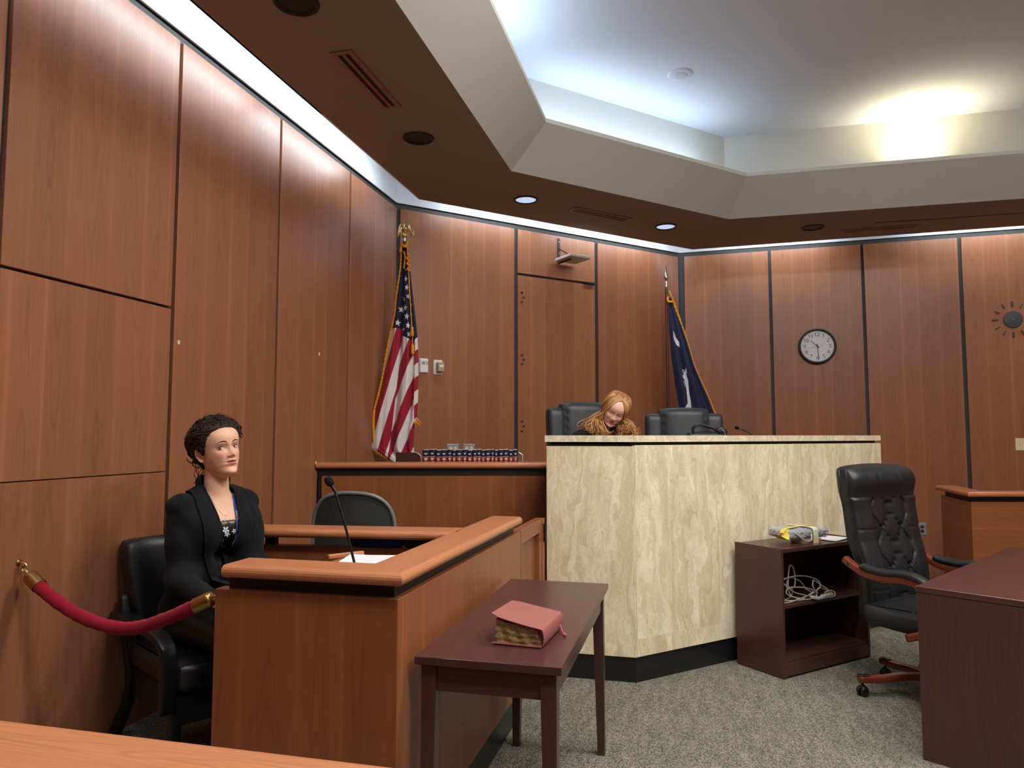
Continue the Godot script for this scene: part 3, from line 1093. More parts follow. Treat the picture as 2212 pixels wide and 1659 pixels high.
func bench() -> void:
	var t := thing("judge_bench", "judges' bench faced with pale veined travertine slabs over a black base", "bench")
	var c := Vector2(-0.325, -4.292)
	var d := Vector2(NA, -NA)
	var nn := Vector2(NA, NA)
	# left face
	var b := nb()
	b.bb(Vector3(-0.855, 0.145, -4.325), Vector3(c.x - 0.001, 1.366, c.y))
	obj("stone_slab", b, M.stone, t)
	# right face, two slabs
	var bs := Basis(Vector3(d.x, 0, d.y), Vector3.UP, Vector3(nn.x, 0, nn.y))
	var total := 2.46
	for s in [[0.004, 1.265], [1.268, total]]:
		b = nb()
		var m: Vector2 = c + d * (s[0] + s[1]) * 0.5 - nn * 0.0165
		b.box(v3(m, (0.147 + 1.372) * 0.5), Vector3(s[1] - s[0], 1.225, 0.033), 0.002, bs)
		obj("stone_slab", b, M.stone, t)
	# hidden carcass
	b = nb()
	b.prism([Vector2(-0.852, -4.326), Vector2(c.x - 0.02, -4.326), c + d * 2.42 - nn * 0.035, c + d * 2.42 - nn * 0.09, Vector2(c.x - 0.05, -4.40), Vector2(-0.852, -4.40)], 0.02, 1.36)
	obj("carcass", b, M.panel, t)
	b = nb()
	b.bb(Vector3(-0.85, 0.0, -4.36), Vector3(c.x - 0.006, 0.144, c.y - 0.014))
	obj("kick_base", b, M.base, t)
	b = nb()
	b.box(v3(c + d * 1.22 - nn * 0.040, 0.072), Vector3(2.43, 0.144, 0.05), 0.001, bs)
	obj("kick_base", b, M.base, t)
	b = nb()
	b.bb(Vector3(-0.832, 1.3665, -4.36), Vector3(c.x - 0.02, 1.388, c.y - 0.02), 0.0)
	b.bb(Vector3(-0.832, 1.380, -4.36), Vector3(c.x - 0.02, 1.392, c.y - 0.02), 0.0)
	b.box(v3(c + d * 1.205 - nn * 0.045, 1.382), Vector3(2.42, 0.020, 0.05), 0.0, bs)
	obj("reveal_strip", b, M.black, t)
	b = nb(0)
	b.prism([Vector2(-0.85, -4.405), Vector2(-0.44, -4.405), Vector2(-0.36, -4.405) + d * 0.05 - nn * 0.03, c + d * 2.40 - nn * 0.10, c + d * 2.40 - nn * 0.62, Vector2(-0.60, -5.02), Vector2(-0.85, -4.80)], 1.20, 1.225)
	obj("worktop", b, M.panel, t)
	# cap slabs
	var y0 := 1.3915
	var y1 := 1.4305
	b = nb()
	var q := [Vector2(-0.862, -4.28), Vector2(-0.328, -4.28), Vector2(-0.42, -4.60), Vector2(-0.862, -4.60)]
	b.prism(q, y0, y1)
	obj("cap_slab", b, M.stonecap, t)
	for s in [[0.0, 1.265], [1.268, 2.445]]:
		b = nb()
		var e0: Vector2 = c + d * s[0] + nn * 0.010
		var e1: Vector2 = c + d * s[1] + nn * 0.010
		if s[0] == 0.0: b.prism([Vector2(-0.3265, -4.28), e1, e1 - nn * 0.31, Vector2(-0.42, -4.60)], y0, y1)
		else: b.prism([e0, e1, e1 - nn * 0.31, e0 - nn * 0.31], y0, y1)
		obj("cap_slab", b, M.stonecap, t)
	# ledge behind
	var k := thing("ledge_counter", "long wooden ledge with rounded cap and black reveal under the flag and books", "counter")
	var L0 := Vector2(-2.415, -4.335)
	var L1 := Vector2(-0.55, -4.80)
	var ld := (L1 - L0).normalized()
	var lb := Basis(Vector3(ld.x, 0, ld.y), Vector3.UP, Vector3(-ld.y, 0, ld.x))
	var mid := (L0 + L1) * 0.5
	var ln := Vector2(-ld.y, ld.x)
	var len := L0.distance_to(L1)
	b = nb()
	b.box(v3(mid + ld * 0.012 - ln * 0.04, 0.58), Vector3(len - 0.024, 1.16, 0.05), 0.001, lb)
	obj("front_panel", b, M.panel, k)
	b = nb()
	b.box(v3(mid - ln * 0.06, 1.185), Vector3(len, 0.05, 0.07), 0.0, lb)
	b.box(v3(L0 + ld * 0.011 - ln * 0.045, 0.58), Vector3(0.022, 1.16, 0.05), 0.0, lb)
	obj("reveal_strip", b, M.black, k)
	b = nb()
	b.mould([L0 - ld * 0.012 - ln * 0.10, L1 - ln * 0.10], cap_profile(-0.10, 0.105, 0.040), 1.2085)
	obj("cap_rail", b, M.cap, k)
	b = nb(0)
	b.box(v3(mid - ln * 0.345, 1.062), Vector3(len - 0.02, 0.024, 0.29), 0.002, lb)
	obj("lower_shelf", b, M.panel, k)

func small_table() -> void:
	var t := thing("side_table", "small dark mahogany table with tapered legs beside the witness stand", "table", Vector3(-0.6105, 0, -2.741))
	var w := 0.461
	var l := 1.232
	var b := nb(2)
	b.box(Vector3(0, 0.7375, 0), Vector3(w, 0.025, l), 0.0015)
	obj("tabletop", b, M.mahog, t)
	var lx := w / 2 - 0.018 - 0.024
	var lz := l / 2 - 0.014 - 0.024
	for sx in [-1, 1]:
		for sz in [-1, 1]:
			b = nb()
			var o := Vector3(sx * lx, 0, sz * lz)
			var rows := []
			for q in [[0.0, 0.016], [0.63, 0.024], [0.7249, 0.024]]:
				rows.append([q[0], q[1]])
			for i in 2:
				var r0: float = rows[i][1]
				var r1: float = rows[i + 1][1]
				var y0: float = rows[i][0]
				var y1: float = rows[i + 1][0]
				# taper on the inner sides
				var off0 := Vector3(sx * (0.024 - r0), 0, sz * (0.024 - r0))
				var off1 := Vector3(sx * (0.024 - r1), 0, sz * (0.024 - r1))
				var c := [Vector3(-1, 0, 1), Vector3(1, 0, 1), Vector3(1, 0, -1), Vector3(-1, 0, -1)]
				for k in 4:
					var a: Vector3 = c[k]
					var a2: Vector3 = c[(k + 1) % 4]
					b.poly([o + off0 + a * r0 + Vector3(0, y0, 0), o + off0 + a2 * r0 + Vector3(0, y0, 0), o + off1 + a2 * r1 + Vector3(0, y1, 0), o + off1 + a * r1 + Vector3(0, y1, 0)])
				if i == 0: b.poly([o + off0 + c[3] * r0, o + off0 + c[2] * r0, o + off0 + c[1] * r0, o + off0 + c[0] * r0])
			obj("leg", b, M.mahog, t)
	for s in [-1, 1]:
		b = nb(0)
		b.box(Vector3(0, 0.684, s * (lz + 0.008)), Vector3(2 * lx - 0.049, 0.080, 0.018), 0.001)
		obj("apron", b, M.mahog, t)
		b = nb(2)
		b.box(Vector3(s * (lx + 0.008), 0.684, 0), Vector3(0.018, 0.080, 2 * lz - 0.049), 0.001)
		obj("apron", b, M.mahog, t)

func desk_and_bookcase() -> void:
	# bookcase against the bench, open towards the viewer
	var ta := PI / 4
	var d := Vector3(NA, 0, -NA)
	var n := Vector3(NA, 0, NA)
	var fl := Vector3(0.508, 0, -4.566)
	var t := thing("bookcase", "low dark mahogany bookcase with two open shelves against the stone bench", "bookcase", fl, ta)
	var W := 0.846
	var D := 0.352
	var H := 0.752
	var th := 0.020
	for x in [th / 2, W - th / 2]:
		var b := nb()
		b.box(Vector3(x, H / 2 + 0.004, -D / 2), Vector3(th, H, D), 0.001)
		obj("side_panel", b, M.mahog, t)
	var b := nb(0)
	b.box(Vector3(W / 2, H - 0.012, -D / 2 - 0.004), Vector3(W - 2 * th - 0.001, 0.022, D - 0.012), 0.001)
	obj("top_board", b, M.mahog, t)
	b = nb(0)
	b.box(Vector3(W / 2, 0.405, -D / 2 - 0.012), Vector3(W - 2 * th - 0.001, 0.020, D - 0.03), 0.001)
	obj("shelf", b, M.mahog, t)
	b = nb(0)
	b.box(Vector3(W / 2, 0.094, -D / 2 - 0.004), Vector3(W - 2 * th - 0.001, 0.018, D - 0.012), 0.001)
	obj("bottom_board", b, M.mahog, t)
	b = nb(0)
	b.box(Vector3(W / 2, 0.048, -0.010), Vector3(W - 2 * th - 0.001, 0.074, 0.018), 0.001)
	obj("plinth", b, M.mahog, t)
	b = nb()
	b.box(Vector3(W / 2, H / 2, -D + 0.005), Vector3(W - 2 * th - 0.001, H - 0.05, 0.006), 0.0)
	obj("back_board", b, M.mahog, t)
	# desk on the right
	var c := Vector3(0.969, 0, -3.619)
	var k := thing("desk", "large dark mahogany desk at the right edge with a solid end panel", "desk", c, -deg_to_rad(33.0))
	# local x runs along the near end, local -z along the long side
	b = nb(2)
	b.box(Vector3(0.38, 0.7415, -0.83), Vector3(0.76, 0.027, 1.66), 0.0015)
	obj("desktop", b, M.mahog, k)
	b = nb()
	b.box(Vector3(0.38, 0.363, -0.0125), Vector3(0.752, 0.726, 0.022), 0.001)
	obj("end_panel", b, M.mahog, k)
	b = nb()
	b.box(Vector3(0.38, 0.363, -1.645), Vector3(0.752, 0.726, 0.022), 0.001)
	obj("end_panel", b, M.mahog, k)
	b = nb(2)
	b.box(Vector3(0.62, 0.44, -0.83), Vector3(0.02, 0.56, 1.60), 0.001)
	obj("modesty_panel", b, M.mahog, k)

func rails() -> void:
	# bar rail in front of the camera
	var t := thing("bar_rail", "wooden bar rail with a broad cap in the near left corner", "railing")
	var b := nb()
	b.mould([Vector2(-2.40, -0.925), Vector2(-0.10, -0.925)], cap_profile(-0.09, 0.09, 0.042), 0.908)
	obj("cap_rail", b, M.cap, t)
	b = nb()
	b.bb(Vector3(-2.40, 0.0, -0.955), Vector3(-0.12, 0.87, -0.895))
	obj("panel", b, M.panel, t)
	b = nb()
	b.bb(Vector3(-2.40, 0.87, -0.945), Vector3(-0.13, 0.909, -0.905), 0.0)
	obj("reveal_strip", b, M.black, t)
	# counter on the right
	var j := thing("side_counter", "wooden counter with rounded cap rail at the right edge behind the desk", "counter")
	b = nb()
	b.mould([Vector2(2.13, -6.95), Vector2(2.13, -6.29), Vector2(4.9, -6.98)], cap_profile(-0.086, 0.086, 0.040), 0.960)
	obj("cap_rail", b, M.cap, j)
	b = nb()
	b.mould([Vector2(2.13, -6.90), Vector2(2.13, -6.29), Vector2(4.9, -6.98)], [[-0.03, 0.0], [0.055, 0.0], [0.055, 0.92], [-0.03, 0.92]], 0.0)
	obj("panel", b, M.panel, j)
	b = nb()
	b.mould([Vector2(2.13, -6.87), Vector2(2.13, -6.29), Vector2(4.9, -6.98)], [[-0.01, 0.0], [0.030, 0.0], [0.030, 0.041], [-0.01, 0.041]], 0.9195)
	obj("reveal_strip", b, M.black, j)

# ---------- law books ----------
func spine_tex(variant: int) -> ImageTexture:
	var w := 48
	var h := 160
	var im := Image.create(w, h, false, Image.FORMAT_RGB8)
	var navy := c8(30, 36, 62)
	var red := c8(136, 34, 44)
	var gold := c8(226, 214, 176)
	im.fill(navy)
	# crown shaped mark
	im.fill_rect(Rect2i(16, 14, 16, 3), gold)
	im.fill_rect(Rect2i(18, 17, 12, 2), gold)
	im.fill_rect(Rect2i(21, 19, 6, 2), gold)
	# red label with gilt rules and tree mark
	im.fill_rect(Rect2i(0, 30, w, 34), gold)
	im.fill_rect(Rect2i(0, 32, w, 30), red if variant < 2 else c8(150, 50, 54))
	for y in range(35, 60):
		var half := 1
		if y < 44: half = int(9.0 * sqrt(maxf(0.0, 1.0 - pow((y - 40.0) / 4.6, 2.0))))
		elif y > 52: half = 3 + (y - 52) / 2
		im.fill_rect(Rect2i(24 - half, y, half * 2 + 1, 1), gold if variant != 1 else c8(206, 178, 150))
	im.fill_rect(Rect2i(0, 66, w, 2), gold)
	im.fill_rect(Rect2i(8, 78, 32, 3), gold)
	im.fill_rect(Rect2i(19, 70, 10, 6), gold)
	im.fill_rect(Rect2i(0, 108, w, 2), gold)
	im.fill_rect(Rect2i(0, 112, w, 22), red)
	im.fill_rect(Rect2i(0, 136, w, 2), gold)
	return ImageTexture.create_from_image(im)

func law_books() -> void:
	var L0 := Vector2(-2.415, -4.335)
	var L1 := Vector2(-0.55, -4.80)
	var ld := (L1 - L0).normalized()
	var turn := -atan2(ld.y, ld.x)
	var org := L0 - Vector2(-ld.y, ld.x) * 0.335
	var spine := []
	for k in 3:
		var m := mat(Color.WHITE, 0.4)
		m.albedo_texture = spine_tex(k)
		m.texture_repeat = false
		spine.append(m)
	var navy := mat(c8(30, 36, 62), 0.5)
	var pages := mat(c8(228, 222, 205), 0.9)
	var ord := ["first", "second", "third", "fourth", "fifth", "sixth", "seventh", "eighth", "ninth", "tenth", "eleventh", "twelfth", "thirteenth", "fourteenth", "fifteenth", "sixteenth", "seventeenth", "eighteenth", "nineteenth"]
	var w := [14, 12, 11, 13, 9.5, 8, 13, 9, 10.5, 9, 8.5, 8, 11, 7, 8, 10, 10.5, 9, 9]
	var sum := 0.0
	for q in w: sum += q
	var s := 0.655
	for i in w.size():
		var wd: float = w[i] / sum * 0.665
		var h := 0.252 + 0.003 * sin(i * 2.1)
		var at := org + ld * (s + wd / 2)
		s += wd + 0.0008
		var t := thing("law_book", "navy law book with red spine label, %s from the left in the row" % ord[i], "book", v3(at, 1.0745), turn, "law books on the ledge")
		if i in [2, 9, 15]: t.rotation.z = -0.01
		var b := MB.new()
		b.box(Vector3(0, h / 2, -0.085), Vector3(wd, h, 0.17), 0.002)
		obj("cover", b, navy, t)
		b = MB.new()
		var r := 0.006
		var rows := []
		for y in [0.0, h]:
			var row := []
			for k in 7:
				var a := PI * k / 6.0
				row.append(Vector3(-cos(a) * wd / 2, y, 0.0005 + sin(a) * r))
			rows.append(row)
		for k in 6:
			b.poly([rows[0][k], rows[0][k + 1], rows[1][k + 1], rows[1][k]], [Vector2(k / 6.0, 1), Vector2((k + 1) / 6.0, 1), Vector2((k + 1) / 6.0, 0), Vector2(k / 6.0, 0)])
		for k in range(1, 6):
			b.poly([Vector3(0, h, 0), rows[1][k - 1], rows[1][k]], [Vector2(0.02, 0.02), Vector2(0.02, 0.02), Vector2(0.02, 0.02)])
			b.poly([Vector3(0, 0, 0), rows[0][k], rows[0][k - 1]], [Vector2(0.02, 0.98), Vector2(0.02, 0.98), Vector2(0.02, 0.98)])
		obj("spine", b, spine[[0, 0, 1, 0, 0, 2, 1, 0, 0, 2, 0, 1, 0, 0, 1, 0, 2, 0, 1][i]], t)
		b = MB.new()
		b.box(Vector3(0, h + 0.0002, -0.092), Vector3(wd - 0.006, 0.003, 0.150), 0)
		obj("page_block", b, pages, t)
	var e := thing("bookend", "dark wooden bookend with a rounded corner left of the law books", "bookend", v3(org + ld * 0.525, 1.0745), turn)
	var b := nb(0)
	var prof := []
	for k in 9:
		var a := PI / 2 * k / 8
		prof.append(Vector2(0.07 + sin(a) * 0.05, 0.185 + cos(a) * 0.05))
	var pl := [Vector2(-0.06, 0.0), Vector2(-0.06, 0.235)] + prof + [Vector2(0.12, 0.0)]
	var ex := MB.new()
	ex.prism(pl, -0.015, 0.0)
	b.add(ex, Transform3D(Basis(Vector3(1, 0, 0), Vector3(0, 0, 1), Vector3(0, 1, 0)), Vector3(0, 0, 0.0)))
	fix_mirror(b)
	obj("board", b, M.mahog, e)
	b = MB.new()
	b.tube(curve([Vector3(0.07, 0.236, 0.002), Vector3(0.104, 0.222, 0.002), Vector3(0.121, 0.185, 0.002), Vector3(0.121, 0.01, 0.002)], 6), 0.004, 6)
	obj("metal_edge", b, M.steel, e)
	var f := thing("bookend", "curved grey metal bookend at the right end of the law books", "bookend", v3(org + ld * (s + 0.004), 1.0745), turn)
	b = MB.new()
	var rows := []
	for x in [0.0, 0.002]:
		var row := []
		for k in 13:
			var a := PI / 2 * k / 12
			row.append(Vector3(x + 0.028 * (1.0 - cos(a)) * 1.0, 0.215 - sin(a) * 0.0 - (1.0 - cos(a)) * 0.06, 0.0 - 0.11 + 0.11 * cos(a) * 0.0 + 0.11 * sin(a)))
		rows.append(row)
	b.box(Vector3(0.006, 0.10, -0.06), Vector3(0.003, 0.20, 0.11), 0.001)
	b.tube(curve([Vector3(0.004, 0.232, -0.03), Vector3(0.020, 0.222, -0.028), Vector3(0.030, 0.195, -0.025), Vector3(0.032, 0.0, -0.02)], 6), 0.006, 8)
	obj("bracket", b, M.steel, f)

# after an axis swap that mirrors, turn the faces round again
func fix_mirror(b: MB) -> void:
	for i in range(0, b.idx.size(), 3):
		var w := b.idx[i + 1]
		b.idx[i + 1] = b.idx[i + 2]
		b.idx[i + 2] = w

# ---------- flags ----------
func at_row(tab: Array, y: float) -> float:
	for i in tab.size() - 1:
		if y <= tab[i + 1][0]:
			return lerpf(tab[i][1], tab[i + 1][1], clampf((y - tab[i][0]) / (tab[i + 1][0] - tab[i][0]), 0, 1))
	return tab[-1][1]

func star(im: Image, cx: float, cy: float, r: float, rot: float, c: Color) -> void:
	var pts := PackedVector2Array()
	for k in 10:
		var a := rot + TAU * k / 10.0 - PI / 2
		var q := r if k % 2 == 0 else r * 0.4
		pts.append(Vector2(cx + cos(a) * q, cy + sin(a) * q))
	for y in range(int(cy - r) - 1, int(cy + r) + 2):
		for x in range(int(cx - r) - 1, int(cx + r) + 2):
			if x >= 0 and y >= 0 and x < im.get_width() and y < im.get_height() and Geometry2D.is_point_in_polygon(Vector2(x + 0.5, y + 0.5), pts): im.set_pixel(x, y, c)

func blot(im: Image, pts: Array, c: Color) -> void:
	var pp := PackedVector2Array(pts)
	var lo := Vector2(1e9, 1e9)
	var hi := -lo
	for q in pp:
		lo = lo.min(q); hi = hi.max(q)
	for y in range(maxi(0, int(lo.y)), mini(im.get_height(), int(hi.y) + 1)):
		for x in range(maxi(0, int(lo.x)), mini(im.get_width(), int(hi.x) + 1)):
			if Geometry2D.is_point_in_polygon(Vector2(x + 0.5, y + 0.5), pp): im.set_pixel(x, y, c)

# hanging cloth: outline tables [row, x] of its left and right edge and folds, as a closed gathered sheet.
# o: point of the grid origin, sc metres per unit, rt right, fw towards the room
# the drop of a cloth may be longer than its drawing
var drop_k := 1.0
func drop(y: float) -> float: return 250.0 + (y - 250.0) * drop_k

func hanging(tl: Array, tr: Array, y0: float, y1: float, o: Vector3, sc: float, rt: Vector3, fw: Vector3, folds: Callable, ux: Vector2, uy: Vector2, nr: int, nc: int) -> MB:
	var b := MB.new()
	var rows := []
	for r in nr + 1:
		var y := lerpf(y0, y1, float(r) / nr)
		var xl := at_row(tl, y)
		var xr := at_row(tr, y)
		var front := []
		for c in nc + 1:
			var a := float(c) / nc
			var x := lerpf(xl, xr, a)
			var edge := sqrt(maxf(0.0, 1.0 - pow(2.0 * a - 1.0, 6.0)))
			front.append(o + rt * x * sc + Vector3.DOWN * drop(y) * sc + fw * (folds.call(a, y) * edge))
		rows.append(front)
	b.grid(rows, false, false, true)
	var back := []
	for r in nr + 1:
		var y := lerpf(y0, y1, float(r) / nr)
		var row := []
		for c in nc + 1:
			var a := float(c) / nc
			var x := lerpf(at_row(tl, y), at_row(tr, y), a)
			row.append(o + rt * x * sc + Vector3.DOWN * drop(y) * sc - fw * (0.03 * sqrt(maxf(0.0, 1.0 - pow(2.0 * a - 1.0, 2.0)))))
		back.append(row)
	b.grid(back, false, false, false)
	# texture coordinates follow the cloth's own width and drop
	for i in b.v.size():
		var d := b.v[i] - o
		b.uv[i] = Vector2((d.dot(rt) / sc - ux.x) / (ux.y - ux.x), ((-d.y / sc - 250.0) / drop_k + 250.0 - uy.x) / (uy.y - uy.x))
	return b

func fringe_line(pts: Array, hang: Vector3, n: int, spread: float) -> MB:
	# many short threads hanging from a line
	var b := MB.new()
	var c := curve(pts, 12)
	for i in n:
		var t := (i + rng.randf() * 0.6) / n * (c.size() - 1.001)
		var k := int(t)
		var p: Vector3 = c[k].lerp(c[k + 1], t - k)
		var h := hang * rng.randf_range(0.8, 1.1)
		var j := Vector3(rng.randf_range(-1, 1), rng.randf_range(-0.3, 0.3), rng.randf_range(-1, 1)) * spread
		b.tube([p, p + h * 0.5 + j * 0.4, p + h + j], [0.004, 0.0038, 0.0018], 4)
	return b

func flags() -> void:
	var cloth_m := func(tex: Texture2D) -> StandardMaterial3D:
		var m := mat(Color.WHITE, 0.62, 0.0, 0.35)
		m.albedo_texture = tex
		m.texture_repeat = false
		m.rim_enabled = true
		m.rim = 0.25
		return m
	# ----- striped flag
	var rt := Vector3(0.9703, 0, -0.2419)
	var fw := Vector3(0.2419, 0, 0.9703)
	var pole := Vector3(-2.224, 0.48, -5.318)
	var t := thing("flag", "striped and starred national flag draped on a pole topped by a gilt eagle", "flag", pole)
	# units are image units of a tall drawing; (316, 250) lies on the pole top
	var sc := 5.8 / 1545.0 / 2.86
	var o := Vector3(0, 2.968 - 0.48, 0) - rt * 316 * sc + Vector3.UP * 250 * sc + fw * 0.03
	drop_k = 1.048
	var W := 200
	var H := 690
	var im := Image.create(W, H, false, Image.FORMAT_RGB8)
	var navy := c8(24, 28, 58)
	var red := c8(158, 30, 48)
	var white := c8(228, 222, 224)
	for py in H:
		for px in W:
			var x := 100.0 + px * 330.0 / W
			var y := 230.0 + py * 1390.0 / H
			var yb := 748.0 if x < 314 else lerpf(792, 822, clampf((x - 314) / 70.0, 0, 1)) - maxf(0, x - 384) * 1.2
			var c := navy
			if y > yb:
				var xf := 322.0 - (y - 740.0) * 0.112
				var q: float
				if x > 386 + (y - 900) * 0.015 and y < 1300: q = (y + (x - 386) * 1.0 - 812.0) / 78.0 + 1.0
				elif x < xf - 0.0: q = (x - 282.0 + (y - 750.0) * 0.30) / 52.0 + 0.0
				else: q = (x - 352.0 + (y - 800.0) * 0.405 + 100.0) / 56.0
				var k := posmod(int(floor(q)), 2)
				c = red if k == 0 else white
				var fr := fposmod(q, 1.0)
				if fr < 0.03: c = c.darkened(0.12)
			im.set_pixel(px, py, c)
	for s in [[331, 462, 17], [341, 512, 18], [350, 565, 15], [333, 632, 17], [309, 641, 19], [343, 683, 19], [289, 719, 20], [352, 736, 18], [360, 787, 17], [325, 585, 13], [320, 570, 10], [366, 610, 11], [330, 410, 8], [322, 757, 12], [368, 668, 9], [330, 345, 8]]:
		star(im, (s[0] - 100) * W / 330.0, (s[1] - 230) * H / 1390.0, s[2] * 0.58, 0.15, white)
	var tex := ImageTexture.create_from_image(im)
	var tl := [[250, 298], [300, 300], [400, 296], [560, 273], [660, 264], [760, 243], [900, 216], [1040, 192], [1130, 172], [1215, 148], [1300, 138], [1400, 122], [1445, 122], [1530, 268], [1600, 272]]
	var tr := [[250, 336], [330, 348], [480, 366], [640, 386], [790, 405], [900, 411], [1000, 413], [1130, 413], [1200, 411], [1285, 404], [1310, 393], [1400, 390], [1500, 391], [1600, 393]]
	var fold := func(a: float, y: float) -> float:
		var g := smoothstep(250, 700, y)
		var f := 0.020 + 0.028 * g
		# a deep valley that drifts left on the way down, a soft roll right of it, a narrow tuck at the right
		var v := lerpf(0.42, 0.50, smoothstep(700, 1400, y))
		var z := f * (0.9 * sin(PI * clampf(a / v, 0, 1)) if a < v else 1.15 * sin(PI * clampf((a - v) / (0.86 - v), 0, 1)))
		if a >= 0.86: z = f * 0.9 * sin(PI * (a - 0.86) / 0.14)
		z += 0.004 * sin(a * 23.0 + y * 0.004) * g + 0.0025 * sin(a * 41.0 - y * 0.009) * g
		return z + 0.004
	obj("cloth", hanging(tl, tr, 250, 1600, o, sc, rt, fw, fold, Vector2(100, 430), Vector2(230, 1620), 90, 60), cloth_m.call(tex), t)
	var P := func(x: float, y: float, z: float) -> Vector3: return o + rt * x * sc + Vector3.DOWN * drop(y) * sc + fw * z
	var b := MB.new()
	var edge := []
	for q in tl:
		if q[0] <= 1215: edge.append(P.call(q[1] + 2, q[0], 0.012))
	var ec := curve(edge, 14)
	var rr := []
	for i in ec.size():
		rr.append(0.0085 + 0.0035 * sin(i * 2.4) + rng.randf() * 0.002)
	b.tube(ec, rr, 6)
	b.tube(curve([P.call(150, 1218, 0.02), P.call(147, 1300, 0.022), P.call(152, 1410, 0.02)], 12), 0.012, 6)
	b.tube(curve([P.call(298, 300, 0.02), P.call(308, 262, 0.035), P.call(330, 272, 0.038), P.call(342, 240, 0.02)], 10), 0.012, 6)
	b.tube(curve([P.call(318, 300, 0.036), P.call(328, 330, 0.038), P.call(322, 400, 0.03)], 10), 0.007, 6)
	obj("fringe", b, M.fringe, t)
	b = fringe_line([P.call(122, 1400, 0.012), P.call(160, 1422, 0.02), P.call(205, 1448, 0.03), P.call(268, 1480, 0.02)], Vector3(0, -0.058, 0), 70, 0.006)
	b.add(fringe_line([P.call(392, 1285, 0.01), P.call(408, 1268, 0.005)], Vector3(0.03, -0.045, 0), 14, 0.02), Transform3D.IDENTITY)
	obj("fringe", b, M.fringe, t)
	# cords and tassels
	b = MB.new()
	b.tube(curve([P.call(338, 255, 0.02), P.call(344, 330, 0.045), P.call(350, 400, 0.05), P.call(362, 560, 0.06), P.call(375, 720, 0.06), P.call(378, 745, 0.06)], 6), 0.005, 6)
	b.tube(curve([P.call(342, 330, 0.05), P.call(352, 410, 0.055), P.call(366, 600, 0.062), P.call(380, 790, 0.06), P.call(381, 850, 0.06)], 6), 0.004, 6)
	var kn := []
	var kr := []
	for i in 30:
		var f := i / 29.0
		kn.append(P.call(346 + 6 * sin(f * 20.0) + f * 8, 320 + f * 100, 0.055 + 0.006 * cos(f * 20.0)))
		kr.append(0.010 + 0.003 * sin(i * 2.0))
	b.tube(kn, kr, 6)
	obj("cord", b, M.fringe, t)
	for q in [[378, 745], [382, 848]]:
		b = MB.new()
		b.lathe([[0.0, -0.075], [0.016, -0.075], [0.014, -0.03], [0.010, -0.022], [0.014, -0.012], [0.010, 0.0], [0.0, 0.002]], 10, Transform3D(Basis.IDENTITY, P.call(q[0], q[1], 0.06)))
		obj("tassel", b, M.fringe, t)
	b = MB.new()
	b.tube([Vector3(0, 0.02, 0), Vector3(0, 2.52, 0)], 0.014, 12)
	obj("pole", b, M.brown_metal, t)
	b = MB.new()
	b.lathe([[0.0, 0.0], [0.14, 0.0], [0.14, 0.015], [0.09, 0.04], [0.03, 0.06], [0.018, 0.10], [0.0, 0.10]], 24)
	obj("base", b, M.brass, t)
	eagle(t, Vector3(0, 2.50, 0), rt, fw)
	# ----- blue flag
	drop_k = 1.0
	var p2 := Vector3(-0.212, 0.48, -7.20)
	var u := thing("flag", "dark blue flag with a white crescent and palm on a pole with a silver spear", "flag", p2)
	sc = 7.13 / 1545.0 / 4.366
	o = Vector3(0, 2.97 + 0.04 - 0.48, 0) - rt * 252 * sc + Vector3.UP * 60 * sc + fw * 0.03
	W = 256
	H = 512
	im = Image.create(W, H, false, Image.FORMAT_RGB8)
	im.fill(c8(34, 38, 72))
	var k2 := func(x: float, y: float) -> Vector2: return Vector2((x - 240) * W / 460.0, (y - 250) * H / 1120.0)
	var wt := c8(226, 226, 232)
	var outer := []
	for i in 13: outer.append(k2.call(lerpf(299, 358, i / 12.0) - 24.0 * sin(PI * i / 12.0), lerpf(578, 738, i / 12.0) + 16.0 * sin(PI * i / 12.0)))
	outer.append(k2.call(353, 690))
	for i in 9: outer.append(k2.call(lerpf(350, 303, i / 8.0) - 4.0 * sin(PI * i / 8.0), lerpf(684, 588, i / 8.0)))
	blot(im, outer, wt)
	blot(im, [k2.call(408, 940), k2.call(414, 990), k2.call(430, 1050), k2.call(440, 1160), k2.call(452, 1230), k2.call(462, 1370), k2.call(430, 1370), k2.call(420, 1250), k2.call(415, 1130), k2.call(402, 1040), k2.call(385, 1010), k2.call(392, 980)], wt)
	blot(im, [k2.call(432, 1230), k2.call(420, 1255), k2.call(372, 1330), k2.call(398, 1330), k2.call(440, 1262)], wt)
	for i in 9:
		var yy := 945.0 + i * 18.0
		blot(im, [k2.call(398 + i * 1.0, yy), k2.call(372 + (i % 3) * 6 + (10 if i > 4 else 0), yy + 2), k2.call(396 + i, yy + 14)], wt)
	blot(im, [k2.call(404, 925), k2.call(412, 940), k2.call(418, 985), k2.call(408, 980)], wt)
	tex = ImageTexture.create_from_image(im)
	tl = [[268, 262], [330, 262], [500, 262], [800, 280], [1060, 310], [1290, 346], [1400, 360]]
	tr = [[268, 292], [315, 306], [500, 370], [690, 432], [900, 490], [1060, 555], [1200, 616], [1330, 665], [1400, 690]]
	var fold2 := func(a: float, y: float) -> float:
		var g := smoothstep(280, 900, y)
		return 0.012 + (0.012 + 0.03 * g) * (0.5 - 0.5 * cos(TAU * 2.5 * a)) + 0.004 * sin(a * 19.0) * g
	obj("cloth", hanging(tl, tr, 268, 1400, o, sc, rt, fw, fold2, Vector2(240, 700), Vector2(250, 1370), 60, 50), cloth_m.call(tex), u)
	P = func(x: float, y: float, z: float) -> Vector3: return o + rt * x * sc + Vector3.DOWN * drop(y) * sc + fw * z
	b = MB.new()
	edge = []
	for q in tr: edge.append(P.call(q[1] + 4, q[0], 0.012))
	ec = curve(edge, 14)
	rr = []
